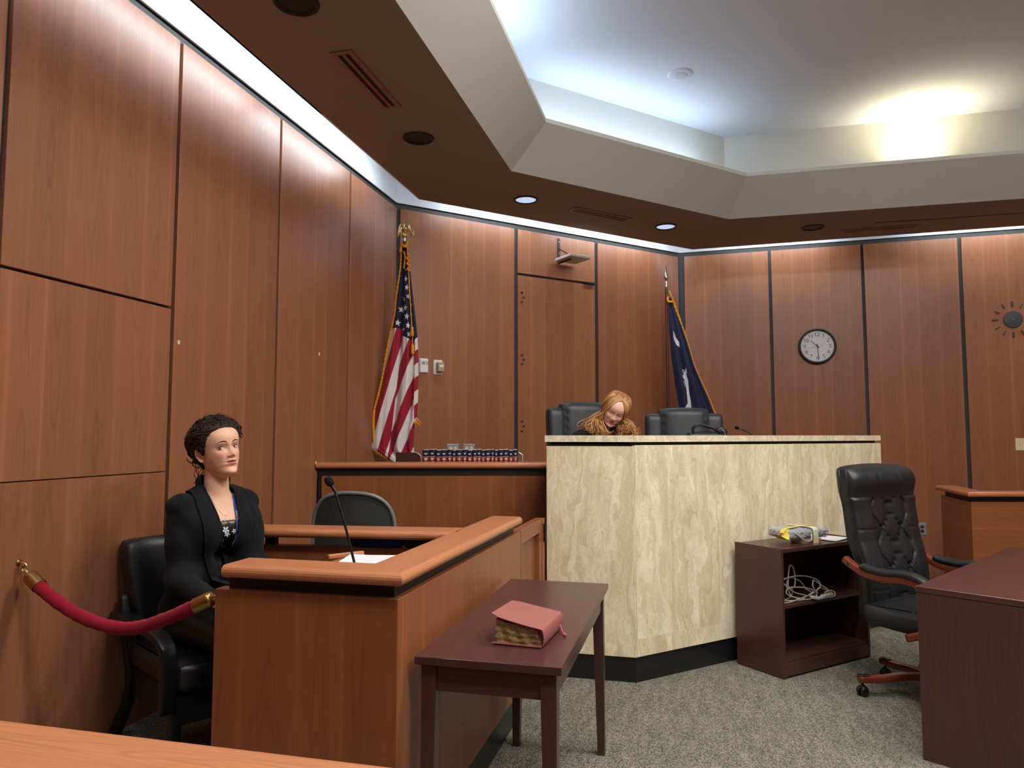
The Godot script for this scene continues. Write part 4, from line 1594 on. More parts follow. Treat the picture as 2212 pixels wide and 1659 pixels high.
	for i in ec.size():
		rr.append((0.013 if i < 30 else 0.010) + 0.003 * sin(i * 2.2))
	b.tube(ec, rr, 6)
	b.tube(curve([P.call(256, 262, 0.02), P.call(256, 305, 0.03), P.call(280, 312, 0.035), P.call(304, 310, 0.03)], 8), 0.011, 6)
	b.tube(curve([P.call(270, 205, 0.02), P.call(285, 250, 0.03), P.call(305, 300, 0.02)], 8), 0.008, 6)
	obj("fringe", b, M.fringe, u)
	b = MB.new()
	b.tube([Vector3(0, 0.02, 0), Vector3(0, 2.43, 0)], 0.013, 12)
	obj("pole", b, M.brown_metal, u)
	b = MB.new()
	b.lathe([[0.013, 2.42], [0.015, 2.44], [0.012, 2.46], [0.015, 2.48], [0.012, 2.485]], 16)
	b.lathe([[0.012, 2.485], [0.014, 2.50], [0.026, 2.51], [0.022, 2.535], [0.010, 2.60], [0.0, 2.645]], 4, Transform3D(Basis(Vector3.UP, 0.5).scaled(Vector3(1.05, 1, 1)), Vector3.ZERO))
	obj("spear", b, M.metal, u)
	b = MB.new()
	b.lathe([[0.0, 0.0], [0.14, 0.0], [0.14, 0.015], [0.09, 0.04], [0.03, 0.06], [0.018, 0.10], [0.0, 0.10]], 24)
	obj("base", b, M.brass, u)

func eagle(t: Node3D, at: Vector3, rt: Vector3, fw: Vector3) -> void:
	var B := Basis(rt, Vector3.UP, fw)
	var X := Transform3D(B, at)
	var b := MB.new()
	b.lathe([[0.011, 0.0], [0.013, 0.004], [0.012, 0.046], [0.014, 0.05]], 16, X)
	obj("ferrule", b, M.metal, t)
	b = MB.new()
	b.lathe([[0.014, 0.05], [0.020, 0.053], [0.022, 0.060], [0.025, 0.070], [0.022, 0.080], [0.014, 0.086], [0.0, 0.088]], 16, X)
	obj("perch_ball", b, M.gold, t)
	b = MB.new()
	# body from feet to beak
	var path := [Vector3(0.002, 0.084, 0), Vector3(0.003, 0.098, 0.004), Vector3(0.005, 0.118, 0.008), Vector3(0.004, 0.138, 0.006), Vector3(0.002, 0.155, 0.002), Vector3(0.003, 0.166, 0.004), Vector3(0.002, 0.176, 0.006), Vector3(-0.006, 0.180, 0.010), Vector3(-0.013, 0.176, 0.012)]
	var rad := [0.010, 0.014, 0.021, 0.020, 0.014, 0.010, 0.010, 0.007, 0.0015]
	var pw := []
	for q in path: pw.append(X * q)
	b.tube(pw, rad, 12)
	obj("body", b, M.gold, t)
	# wings: raised shoulder, long feathers hanging outwards
	for s in [-1.0, 1.0]:
		b = MB.new()
		var k := 1.0 if s > 0 else 0.72
		var rows := []
		for i in 9:
			var f := i / 8.0
			# leading edge from the back up over the wrist and down to the tip
			var lead: Vector3 = [Vector3(0.012, 0.128, -0.004), Vector3(0.024, 0.148, 0.0), Vector3(0.034, 0.160, 0.003), Vector3(0.046, 0.158, 0.006), Vector3(0.056, 0.146, 0.008), Vector3(0.063, 0.128, 0.010), Vector3(0.069, 0.106, 0.010), Vector3(0.073, 0.084, 0.010), Vector3(0.074, 0.062, 0.008)][i]
			var trail: Vector3 = [Vector3(0.012, 0.108, -0.004), Vector3(0.016, 0.108, -0.002), Vector3(0.022, 0.104, 0.0), Vector3(0.030, 0.100, 0.002), Vector3(0.037, 0.094, 0.004), Vector3(0.044, 0.086, 0.006), Vector3(0.052, 0.078, 0.007), Vector3(0.060, 0.068, 0.008), Vector3(0.070, 0.056, 0.008)][i]
			var row := []
			for j in 9:
				var g := j / 8.0
				var p := lead.lerp(trail, g)
				p.z += 0.006 * sin(PI * g) + (0.002 if (i + j) % 2 == 0 else 0.0)
				p.x *= s * k
				row.append(X * p)
			rows.append(row)
		b.grid(rows, false, false, s < 0)
		var backr := []
		for i in 9:
			var row := []
			for j in 9: row.append(rows[i][j] - fw * 0.006)
			backr.append(row)
		b.grid(backr, false, false, s > 0)
		var le := []
		for i in 9: le.append(rows[i][0] - fw * 0.003)
		b.tube(le, 0.0045, 6)
		for i in range(2, 9): b.tube([rows[i][4] - fw * 0.001, rows[i][8] - fw * 0.003], [0.0035, 0.0018], 5)
		obj("wing", b, M.gold, t)

# ---------- seats ----------
# upholstered back: closed grid; hw(v) half width, cz(v) centre depth, th(v) thickness, yy(v) height, front(x01, v) added relief
func upholstery(hw: Callable, cz: Callable, th: Callable, yy: Callable, relief: Callable, nv := 60, nu := 48) -> MB:
	var b := MB.new()
	var rows := []
	for r in nv + 1:
		var v := lerpf(float(r) / nv, 0.5 - 0.5 * cos(PI * r / nv), 0.75)
		var row := []
		for k in nu:
			# the front half gets two thirds of the columns
			var f := float(k) / nu
			var a := TAU * f
			var cx := cos(a)
			var sz := sin(a)
			var ex := signf(cx) * pow(absf(cx), 0.62)
			var ez := signf(sz) * pow(absf(sz), 0.5)
			var w: float = hw.call(v)
			var t: float = th.call(v)
			var z: float = cz.call(v) + ez * t * 0.5
			if sz > 0.0: z += relief.call(ex, v) * clampf(sz * 3.0, 0, 1)
			row.append(Vector3(ex * w, yy.call(v), z))
		rows.append(row)
	# rounded ends
	var lo := []
	var hi := []
	for k in nu:
		lo.append(Vector3(0, yy.call(0.0), cz.call(0.0)))
		hi.append(Vector3(0, yy.call(1.0), cz.call(1.0)))
	b.grid([lo] + rows + [hi], true, false, false)
	fix_out(b)
	return b

# make every face and normal of a closed star-like mesh point outwards: flips all when the volume is negative
func fix_out(b: MB) -> void:
	var vol := 0.0
	for i in range(0, b.idx.size(), 3):
		vol += b.v[b.idx[i]].dot(b.v[b.idx[i + 2]].cross(b.v[b.idx[i + 1]]))
	if vol < 0.0:
		fix_mirror(b)
		for i in b.n.size(): b.n[i] = -b.n[i]

func taper(v: float, e: float) -> float:
	# rounding factor near the ends of 0..1
	var q := minf(v, 1.0 - v) / e
	return 1.0 if q >= 1.0 else sqrt(maxf(0.0, 1.0 - (1.0 - q) * (1.0 - q)))

func seats() -> void:
	tufted_chair()
	witness_chair()
	judge_chair("black leather judge's chair behind the reading woman", Vector3(-0.66, 0.48, -5.20), deg_to_rad(26), 1.690)
	judge_chair("empty black leather judge's chair behind the bench below the blue flag", Vector3(-0.01, 0.48, -5.40), deg_to_rad(8), 1.648)
	mesh_chair()

func caster(t: Node3D, at: Vector3, turn: float) -> void:
	var b := MB.new()
	var R := Basis(Vector3.UP, turn)
	for s in [-1.0, 1.0]:
		b.lathe([[0.0, 0.0], [0.024, 0.0], [0.027, 0.004], [0.027, 0.014], [0.022, 0.020], [0.0, 0.022]], 16, Transform3D(R * Basis(Vector3(0, 1, 0), Vector3(s, 0, 0), Vector3(0, 0, 1)), at + R * Vector3(s * 0.004, 0.0275, 0)))
	b.box(at + Vector3(0, 0.045, 0), Vector3(0.030, 0.026, 0.034), 0.006, R)
	b.tube([at + Vector3(0, 0.05, 0.0), at + Vector3(0, 0.075, 0.0)], 0.008, 8)
	obj("caster", b, M.plastic, t)

func tufted_chair() -> void:
	var t := thing("office_chair", "high backed black leather office chair with diamond tufting and curved wooden arms", "chair", Vector3(1.247, 0, -4.44), deg_to_rad(40))
	var yy := func(v: float) -> float: return 0.40 + v * 0.865
	var hw := func(v: float) -> float:
		var w := lerpf(0.245, 0.272, smoothstep(0.0, 0.55, v))
		w += 0.012 * exp(-pow((v - 0.86) / 0.12, 2.0))
		return w * (0.86 + 0.14 * taper(v, 0.10)) * taper(v, 0.035)
	var cz := func(v: float) -> float:
		return -0.225 + 0.030 * sin(PI * clampf(v / 0.5, 0, 1)) - 0.115 * pow(maxf(0.0, v - 0.15), 1.3) + (0.015 * exp(-pow((v - 0.9) / 0.07, 2.0)))
	var th := func(v: float) -> float: return (0.135 + 0.04 * exp(-pow((v - 0.90) / 0.09, 2.0)) - 0.015 * exp(-pow((v - 0.74) / 0.08, 2.0))) * (0.25 + 0.75 * taper(v, 0.07)) * taper(v, 0.02)
	var lines := func(x: float, v: float) -> float:
		# diamond tufting between v 0.12 and 0.72, |x| < 0.5; seams above and below
		var z := 0.0
		var hx := 0.30
		var hv := 0.125
		if v < 0.775 and v > 0.05:
			var p := x / hx
			var q := (v - 0.70) / hv
			var inside := 1.0 - smoothstep(0.50, 0.56, absf(x))
			var a := (p + q) * 0.5
			var c := (p - q) * 0.5
			var da := absf(a - roundf(a)) * hx * 0.27
			var dc := absf(c - roundf(c)) * hx * 0.27
			var dd := minf(da, dc)
			var cell := sin(PI * fposmod(a, 1.0)) * sin(PI * fposmod(c, 1.0))
			z += inside * (-0.010 * exp(-pow(dd / 0.0034, 2.0)) + 0.006 * absf(cell))
			z += inside * -0.012 * exp(-(da * da + dc * dc) / 0.00016)
			z += 0.012 * (1.0 - inside)
			# side seams where the tufting ends
			var e := absf(absf(x) - 0.56)
			z -= 0.004 * exp(-pow(e / 0.02, 2.0))
			if absf(v - 0.575) < 0.02 and absf(x) > 0.5: z -= 0.006 * exp(-pow((v - 0.575) / 0.006, 2.0))
			if absf(v - 0.20) < 0.02 and absf(x) > 0.5: z -= 0.005 * exp(-pow((v - 0.20) / 0.006, 2.0))
		if v >= 0.68:
			var k := smoothstep(0.68, 0.75, v)
			for s in [-0.30, 0.0, 0.30]:
				z -= k * 0.007 * exp(-pow((x - s) / 0.035, 2.0))
			z += k * 0.005 * absf(cos(PI * x / 0.60 + PI / 2)) * (1.0 - smoothstep(0.9, 1.0, v))
		return z
	obj("backrest", upholstery(hw, cz, th, yy, lines, 150, 150), M.leather, t)
	for q in [[-0.30, 0.575], [0.30, 0.575], [0.0, 0.70], [0.0, 0.45], [-0.30, 0.325], [0.30, 0.325]]:
		var b := MB.new()
		b.lathe([[0.0, -0.002], [0.009, 0.0], [0.007, 0.005], [0.0, 0.006]], 10, Transform3D(Basis(Vector3.RIGHT, PI / 2), Vector3(q[0] * 0.272, yy.call(q[1]), cz.call(q[1]) + th.call(q[1]) * 0.5 - 0.017)))
		obj("button", b, M.leather, t)
	# piping along the outer edges
	for s in [-1.0, 1.0]:
		var b := MB.new()
		for off in [0.026, -0.02]:
			var p := []
			for i in 31:
				var v := 0.04 + 0.92 * i / 30.0
				p.append(Vector3(s * (hw.call(v) * 0.992 + 0.001), yy.call(v), cz.call(v) + off))
			b.tube(p, 0.0045, 6)
		obj("piping", b, M.leather, t)
	# seat
	var b := MB.new()
	b.cushion(Vector3(0, 0.455, 0.03), Vector3(0.54, 0.13, 0.52), 0.055, 0.022, Basis(Vector3.RIGHT, -0.05), 14)
	obj("seat", b, M.leather, t)
	b = MB.new()
	for s in [-1.0, 1.0]:
		b.tube(curve([Vector3(s * 0.268, 0.475, -0.17), Vector3(s * 0.272, 0.482, 0.05), Vector3(s * 0.262, 0.492, 0.23)], 8), 0.005, 6)
	b.tube(curve([Vector3(-0.262, 0.492, 0.23), Vector3(-0.18, 0.495, 0.288), Vector3(0.18, 0.495, 0.288), Vector3(0.262, 0.492, 0.23)], 8), 0.005, 6)
	obj("piping", b, M.leather, t)
	b = MB.new()
	b.box(Vector3(0, 0.375, 0.02), Vector3(0.30, 0.04, 0.30), 0.01)
	obj("mechanism", b, M.black, t)
	# arms
	for s in [-1.0, 1.0]:
		var x: float = s * 0.315
		b = nb()
		var path := curve([Vector3(x, 0.735, -0.265), Vector3(x, 0.705, -0.215), Vector3(x, 0.672, -0.13), Vector3(x, 0.664, -0.02), Vector3(x, 0.676, 0.09), Vector3(x, 0.662, 0.18), Vector3(x, 0.610, 0.255), Vector3(x, 0.520, 0.275), Vector3(x, 0.440, 0.215), Vector3(x * 0.98, 0.385, 0.10)], 6)
		obj("arm", flat_bar(path, 0.044, 0.040), M.cherry, t)
		b = MB.new()
		var pad := curve([Vector3(x, 0.722, -0.155), Vector3(x, 0.706, -0.13), Vector3(x, 0.697, -0.02), Vector3(x, 0.708, 0.09), Vector3(x, 0.695, 0.18), Vector3(x, 0.648, 0.265), Vector3(x, 0.600, 0.295)], 6)
		var pr := []
		for i in pad.size():
			var f := float(i) / (pad.size() - 1)
			pr.append(0.026 * (0.35 + 0.65 * taper(f, 0.10)))
		b.tube(pad, pr, 14, true, false, Vector2(1.15, 0.85))
		obj("arm_pad", b, M.leather, t)
		b = MB.new()
		b.tube([Vector3(x - 0.024, 0.712, -0.232), Vector3(x + 0.024, 0.712, -0.232)], 0.008, 10)
		obj("bolt", b, M.black, t)
	# base
	b = MB.new()
	b.tube([Vector3(0, 0.10, 0), Vector3(0, 0.37, 0)], 0.026, 14)
	obj("gas_column", b, M.black, t)
	b = nb()
	b.lathe([[0.0, 0.075], [0.05, 0.075], [0.052, 0.13], [0.03, 0.15], [0.0, 0.15]], 20)
	obj("hub", b, M.cherry, t)
	for k in 5:
		# one leg points at the caster nearest the camera
		var a := deg_to_rad(-155.0 - 40.0) + TAU * k / 5.0
		var dr := Vector3(sin(a), 0, cos(a))
		var p := curve([dr * 0.04 + Vector3(0, 0.118, 0), dr * 0.15 + Vector3(0, 0.112, 0), dr * 0.26 + Vector3(0, 0.096, 0), dr * 0.375 + Vector3(0, 0.090, 0)], 5)
		obj("leg", flat_bar(p, 0.052, 0.036), M.cherry, t)
		b = MB.new()
		b.box(dr * 0.345 + Vector3(0, 0.112, 0), Vector3(0.030, 0.006, 0.058), 0.002, Basis(Vector3.UP, a))
		obj("foot_plate", b, M.plastic, t)
		caster(t, dr * 0.355, a + 0.6)
	b = MB.new()
	b.tube(curve([Vector3(-0.10, 0.37, 0.06), Vector3(-0.20, 0.355, 0.12), Vector3(-0.27, 0.335, 0.155)], 5), 0.006, 8)
	b.cushion(Vector3(-0.31, 0.29, 0.172), Vector3(0.024, 0.085, 0.012), 0.006, 0.0, Basis(Vector3(0, 0, 1), -0.7), 5)
	obj("lever", b, M.plastic, t)
	# small black gadget lying on the seat
	var g := thing("headset", "small black headset with looped cord lying on the tufted chair's seat", "headset", Vector3(1.247, 0, -4.44) + Basis(Vector3.UP, deg_to_rad(40)) * Vector3(-0.06, 0.545, 0.17), deg_to_rad(20))
	b = MB.new()
	b.cushion(Vector3(0, 0.018, 0), Vector3(0.05, 0.034, 0.075), 0.012, 0.003, Basis(Vector3.RIGHT, 0.3), 6)
	obj("body", b, M.plastic, g)
	b = MB.new()
	b.tube(curve([Vector3(-0.02, 0.02, 0.02), Vector3(-0.03, 0.08, 0.0), Vector3(0.0, 0.105, -0.02), Vector3(0.05, 0.10, -0.02), Vector3(0.07, 0.02, 0.0), Vector3(0.04, 0.006, 0.06), Vector3(-0.02, 0.006, 0.07)], 6), 0.005, 6)
	obj("cord", b, M.plastic, g)

# flat bar with softened edges along a path; w across (x), h in the bending plane
func flat_bar(path: Array, w: float, h: float) -> MB:
	var b := nb()
	var rows := []
	var m := path.size()
	var sec := []
	for k in 16:
		var a := -TAU * k / 16.0
		var c := cos(a)
		var s := sin(a)
		sec.append(Vector2(signf(c) * pow(absf(c), 0.45) * w / 2, signf(s) * pow(absf(s), 0.45) * h / 2))
	var last := Vector3.RIGHT
	for i in m:
		var d: Vector3 = (path[mini(i + 1, m - 1)] - path[maxi(i - 1, 0)]).normalized()
		var side := d.cross(Vector3.UP)
		if absf(d.y) > 0.95 or side.length() < 0.2: side = Vector3.RIGHT
		# keep the bar's side constant for arms bent in a vertical plane
		side = side.normalized()
		if i > 0 and side.dot(last) < 0: side = -side
		last = side
		var up := side.cross(d).normalized()
		var row := []
		for q in sec: row.append(path[i] + side * q.x + up * q.y)
		rows.append(row)
	var c0 := []
	var c1 := []
	for k in 16:
		c0.append(path[0]); c1.append(path[m - 1])
	b.grid([c0] + rows + [c1], true, false, false, Vector2(0.15, 0.5))
	return b

func witness_chair() -> void:
	var ps := deg_to_rad(60)
	var t := thing("armchair", "low black leather armchair with dark frame that the witness sits in", "chair", Vector3(-1.985, 0.15, -2.715), ps)
	var yy := func(v: float) -> float: return 0.40 + v * 0.435
	var hw := func(v: float) -> float: return (0.235 + 0.045 * smoothstep(0.0, 0.9, v)) * (0.88 + 0.12 * taper(v, 0.12)) * taper(v, 0.03)
	var cz := func(v: float) -> float: return -0.235 - 0.075 * v - 0.02 * v * v
	var th := func(v: float) -> float: return 0.085 * (0.3 + 0.7 * taper(v, 0.1)) * taper(v, 0.02)
	var rel := func(x: float, v: float) -> float: return 0.035 * x * x + 0.006 * (1.0 - x * x)
	obj("backrest", upholstery(hw, cz, th, yy, rel, 40, 48), M.leather, t)
	var b := MB.new()
	b.cushion(Vector3(0, 0.37, 0.03), Vector3(0.52, 0.115, 0.53), 0.035, 0.018, Basis.IDENTITY, 10)
	obj("seat", b, M.leather, t)
	b = nb()
	b.box(Vector3(0, 0.255, 0.02), Vector3(0.50, 0.13, 0.48), 0.01)
	obj("seat_rail", b, M.black, t)
	for s in [-1.0, 1.0]:
		b = nb()
		var x: float = s * 0.29
		var p := curve([Vector3(x * 0.97, 0.515, -0.315), Vector3(x, 0.525, -0.20), Vector3(x * 1.03, 0.53, 0.0), Vector3(x * 1.03, 0.528, 0.15), Vector3(x * 1.0, 0.50, 0.235), Vector3(x * 0.98, 0.44, 0.262), Vector3(x * 0.97, 0.25, 0.255)], 6)
		obj("arm", flat_bar(p, 0.062, 0.034), M.plastic, t)
		obj("leg", flat_bar(curve([Vector3(s * 0.245, 0.31, 0.235), Vector3(s * 0.25, 0.15, 0.245), Vector3(s * 0.255, 0.0, 0.255)], 4), 0.042, 0.042), M.black, t)
		obj("leg", flat_bar(curve([Vector3(s * 0.265, 0.60, -0.30), Vector3(s * 0.262, 0.42, -0.25), Vector3(s * 0.25, 0.27, -0.22), Vector3(s * 0.255, 0.13, -0.26), Vector3(s * 0.265, 0.0, -0.36)], 5), 0.040, 0.048), M.black, t)

func judge_chair(label: String, at: Vector3, turn: float, top: float) -> void:
	var t := thing("judge_chair", label, "chair", at, turn, "judges' chairs behind the bench")
	var h := top - at.y
	var yy := func(v: float) -> float: return 0.46 + v * (h - 0.46)
	var hw := func(v: float) -> float: return (0.215 - 0.02 * v) * (0.85 + 0.15 * taper(v, 0.10)) * taper(v, 0.025)
	var cz := func(v: float) -> float: return -0.24 - 0.10 * v
	var th := func(v: float) -> float: return 0.15 * (0.3 + 0.7 * taper(v, 0.09)) * taper(v, 0.02)
	var rel := func(x: float, v: float) -> float: return 0.016 * (1.0 - x * x) - 0.006 * exp(-pow((absf(x) - 0.8) / 0.06, 2.0)) * absf(sin(v * 37.0))
	obj("backrest", upholstery(hw, cz, th, yy, rel, 60, 60), M.grey_leather, t)
	for s in [-1.0, 1.0]:
		var bw := func(v: float) -> float: return 0.068 * (0.7 + 0.3 * taper(v, 0.1)) * taper(v, 0.02)
		var by := func(v: float) -> float: return 0.46 + v * (h - 0.46 - 0.045)
		var bt := func(v: float) -> float: return 0.125 * (0.4 + 0.6 * taper(v, 0.08)) * taper(v, 0.02)
		var bz := func(v: float) -> float: return -0.235 - 0.09 * v
		var none := func(x: float, v: float) -> float: return 0.0
		var mb := upholstery(bw, bz, bt, by, none, 30, 24)
		for i in mb.v.size(): mb.v[i].x += s * 0.228
		obj("side_bolster", mb, M.grey_leather, t)
	var b := MB.new()
	b.cushion(Vector3(0, 0.45, 0.02), Vector3(0.52, 0.13, 0.52), 0.05, 0.015)
	obj("seat", b, M.grey_leather, t)
	for s in [-1.0, 1.0]:
		obj("arm", flat_bar(curve([Vector3(s * 0.31, 0.40, -0.12), Vector3(s * 0.32, 0.62, -0.14), Vector3(s * 0.32, 0.66, 0.0), Vector3(s * 0.32, 0.65, 0.18), Vector3(s * 0.31, 0.42, 0.12)], 5), 0.05, 0.035), M.plastic, t)
	b = MB.new()
	b.tube([Vector3(0, 0.08, 0), Vector3(0, 0.40, 0)], 0.028, 12)
	obj("gas_column", b, M.black, t)
	for k in 5:
		var a := TAU * k / 5.0
		var dr := Vector3(sin(a), 0, cos(a))
		obj("leg", flat_bar([dr * 0.03 + Vector3(0, 0.10, 0), dr * 0.16 + Vector3(0, 0.09, 0), dr * 0.30 + Vector3(0, 0.07, 0)], 0.05, 0.03), M.plastic, t)
		caster(t, dr * 0.29, a)

func mesh_chair() -> void:
	var t := thing("mesh_chair", "grey mesh backed office chair behind the witness stand's rear rail", "chair", Vector3(-1.735, 0.15, -3.67), PI + 0.12)
	# the mesh back: a bowed sheet in a rounded frame; local -z is its rear
	var edge := []
	for i in 41:
		var f := i / 40.0
		var a := PI * f
		var x := -cos(a)
		var ex := signf(x) * pow(absf(x), 0.8) * (0.236 - 0.016 * (1.0 - sin(a)))
		var y := 0.60 + 0.385 * pow(maxf(sin(a), 0.0), 0.42)
		edge.append(Vector3(ex, y, 0.0))
	var bend := func(p: Vector3) -> Vector3: return Vector3(p.x, p.y, -0.20 - 0.05 * (p.y - 0.6) - 0.055 * (1.0 - pow(p.x / 0.24, 2.0)))
	var fr := [bend.call(Vector3(-0.19, 0.45, 0))]
	for p in edge: fr.append(bend.call(p))
	fr.append(bend.call(Vector3(0.19, 0.45, 0)))
	var b := MB.new()
	b.tube(curve(fr, 3), 0.011, 8)
	obj("frame", b, mat(c8(120, 124, 122), 0.4), t)
	b = MB.new()
	for side in 2:
		var rows := []
		for j in 17:
			var row := []
			for i in 41:
				var e: Vector3 = edge[i]
				var p := Vector3(e.x, lerpf(0.44, e.y, j / 16.0), 0)
				var w := bend.call(p)
				row.append(w + Vector3(0, 0, 0.002 if side == 0 else -0.002))
			rows.append(row)
		b.grid(rows, false, false, side == 1)
	var mm := mat(c8(52, 56, 56), 0.75)
	mm.heightmap_enabled = true
	mm.heightmap_texture = bump_tex(3, 0.3, FastNoiseLite.TYPE_CELLULAR)
	mm.heightmap_scale = 0.1
	mm.uv1_triplanar = true
	mm.uv1_scale = Vector3(20, 20, 20)
	obj("mesh_back", b, mm, t)
	b = MB.new()
	b.cushion(Vector3(0, 0.44, 0.03), Vector3(0.50, 0.08, 0.46), 0.035, 0.01)
	obj("seat", b, M.plastic, t)
	b = MB.new()
	b.tube(curve([Vector3(0, 0.38, -0.10), Vector3(0, 0.40, -0.30), Vector3(0, 0.60, -0.31)], 6), 0.02, 8)
	obj("back_support", b, M.plastic, t)
	b = MB.new()
	b.tube([Vector3(0, 0.08, 0), Vector3(0, 0.40, 0)], 0.026, 12)
	obj("gas_column", b, M.black, t)
	for k in 5:
		var a := TAU * k / 5.0
		var dr := Vector3(sin(a), 0, cos(a))
		obj("leg", flat_bar([dr * 0.03 + Vector3(0, 0.10, 0), dr * 0.16 + Vector3(0, 0.09, 0), dr * 0.29 + Vector3(0, 0.07, 0)], 0.05, 0.03), M.plastic, t)
		caster(t, dr * 0.28, a)

# ---------- small things ----------
func small_things() -> void:
	bible()
	rope()
	microphones()
	witness_papers()
	bookcase_load()
	bench_load()

func bible() -> void:
	# spine towards the right, fore edge to the left, the near end of the pages faces the camera
	var t := thing("bible", "worn thick bible in pinkish red leather with its cover lifting, on the small table", "book", Vector3(-0.545, 0.75, -2.422), deg_to_rad(-4))
	var W := 0.168
	var L := 0.245
	var th := 0.068
	var b := MB.new()
	# page block: slightly wavy near end, bowed spine side
	var paper := mat(Color.WHITE, 0.9)
	var im := Image.create(256, 96, false, Image.FORMAT_RGB8)
	var a := noise(71, 1.0, 3)
	for y in 96:
		for x in 256:
			var l := a.get_noise_2d(x * 0.012, y * 0.34) * 0.5 + a.get_noise_2d(x * 0.03 + 40.0, y * 0.9) * 0.35 + a.get_noise_2d(x * 0.05, y * 0.06 + 90.0) * 0.4
			var v := clampf(0.62 + 0.42 * l, 0.15, 1.0)
			im.set_pixel(x, y, Color(0.80 * v + 0.08, 0.67 * v + 0.06, 0.42 * v + 0.04))
	paper.albedo_texture = ImageTexture.create_from_image(im)
	var nx := 26
	var ny := 10
	var ends := []
	for e in 2:
		var rows := []
		for j in ny + 1:
			var row := []
			for i in nx + 1:
				var f := float(i) / nx
				var g := float(j) / ny
				var x := lerpf(-W / 2 + 0.004, W / 2 - 0.006, f) + 0.003 * g
				# the pages sag towards the fore edge near the top
				var y: float = 0.003 + lerpf(0.078, 0.050, pow(f, 0.8)) * g * (1.0 - 0.02 * sin(f * 8.0) * g)
				var z: float = (L / 2 - 0.008) * (1.0 if e == 0 else -1.0) + 0.0022 * sin(g * 43.0 + sin(f * 9.0)) + 0.002 * sin(f * 21.0 + g * 3.0)
				row.append(Vector3(x, y, z))
			rows.append(row)
		ends.append(rows)
		b.grid(rows, false, false, e == 1)
	for i in b.v.size(): b.uv[i] = Vector2(b.v[i].x / W + 0.5, b.v[i].y / th)
	var top := []
	var left := []
	top.append(ends[0][ny]); top.append(ends[1][ny])
	b.grid(top, false, false, false)
	for k in 2:
		var col := []
		for j in ny + 1: col.append(ends[k][j][0])
		left.append(col)
	b.grid(left, false, false, true)
	obj("page_block", b, paper, t)
	# cover: one sheet of leather, bottom board, rounded spine, top board lifting at the fore edge
	var cov := leather(c8(152, 90, 84), 0.75)
	b = MB.new()
	var prof := []
	for i in 10: prof.append([lerpf(-W / 2 - 0.006, W / 2 - 0.006, i / 9.0), 0.001, 0.0])
	for i in 8:
		var q := PI * (i + 1) / 9.0
		prof.append([W / 2 - 0.006 + sin(q) * 0.010, 0.001 + (0.5 - cos(q) * 0.5) * 0.058, 0.0])
	for i in 16:
		var f := i / 15.0
		prof.append([lerpf(W / 2 - 0.006, -W / 2 - 0.012, f), 0.059 + 0.026 * f, f])
	var outer := []
	var inner := []
	var nz := 14
	for j in nz + 1:
		var g := float(j) / nz
		var z := lerpf(L / 2 + 0.003, -L / 2 - 0.003, g)
		var ro := []
		var ri := []
		for i in prof.size():
			var q: Array = prof[i]
			var f: float = q[2]
			# the near fore corner curls up
			var lift := 0.010 * f * (1.0 - 0.75 * g) - 0.010 * f * (1.0 - f) * (1.0 - g * 0.6) + 0.002
			var p := Vector3(q[0], q[1] + lift, z + 0.004 * f * sin(g * 3.0))
			# rounded corners
			if f > 0.93 and (g < 0.04 or g > 0.96): p += Vector3(0.006, -0.001, 0.008 if g > 0.5 else -0.008)
			ro.append(p)
			var pn: Array = prof[mini(i + 1, prof.size() - 1)]
			var pp: Array = prof[maxi(i - 1, 0)]
			var d := Vector2(pn[0] - pp[0], pn[1] - pp[1]).normalized()
			ri.append(p + Vector3(-d.y, d.x, 0) * 0.0024)
		outer.append(ro); inner.append(ri)
	b.grid(outer, false, false, false)
	b.grid(inner, false, false, true)
	# close the near and far edges of the sheet
	for g in [0, nz]:
		b.grid([outer[g], inner[g]], false, false, g == 0)
	var e0 := []
	var e1 := []
	for j in nz + 1:
		e0.append(outer[j][prof.size() - 1]); e1.append(inner[j][prof.size() - 1])
	b.grid([e0, e1], false, false, false)
	obj("cover", b, cov, t)
	b = MB.new()
	b.tube(curve([Vector3(W / 2 - 0.004, 0.030, -L / 2 + 0.01), Vector3(W / 2 + 0.012, 0.012, -L / 2 + 0.05), Vector3(W / 2 + 0.030, 0.004, -L / 2 + 0.085)], 6), 0.0025, 6)
	b.cushion(Vector3(W / 2 + 0.033, 0.006, -L / 2 + 0.088), Vector3(0.012, 0.010, 0.012), 0.004, 0.001, Basis.IDENTITY, 4)
	obj("ribbon_end", b, mat(c8(196, 74, 104), 0.6), t)
	b = MB.new()
	b.box(Vector3(W / 2 - 0.013, 0.040, L / 2 - 0.006), Vector3(0.008, 0.022, 0.004), 0.001, Basis(Vector3(0, 0, 1), 0.25))
	obj("head_band", b, mat(c8(110, 22, 34), 0.6), t)

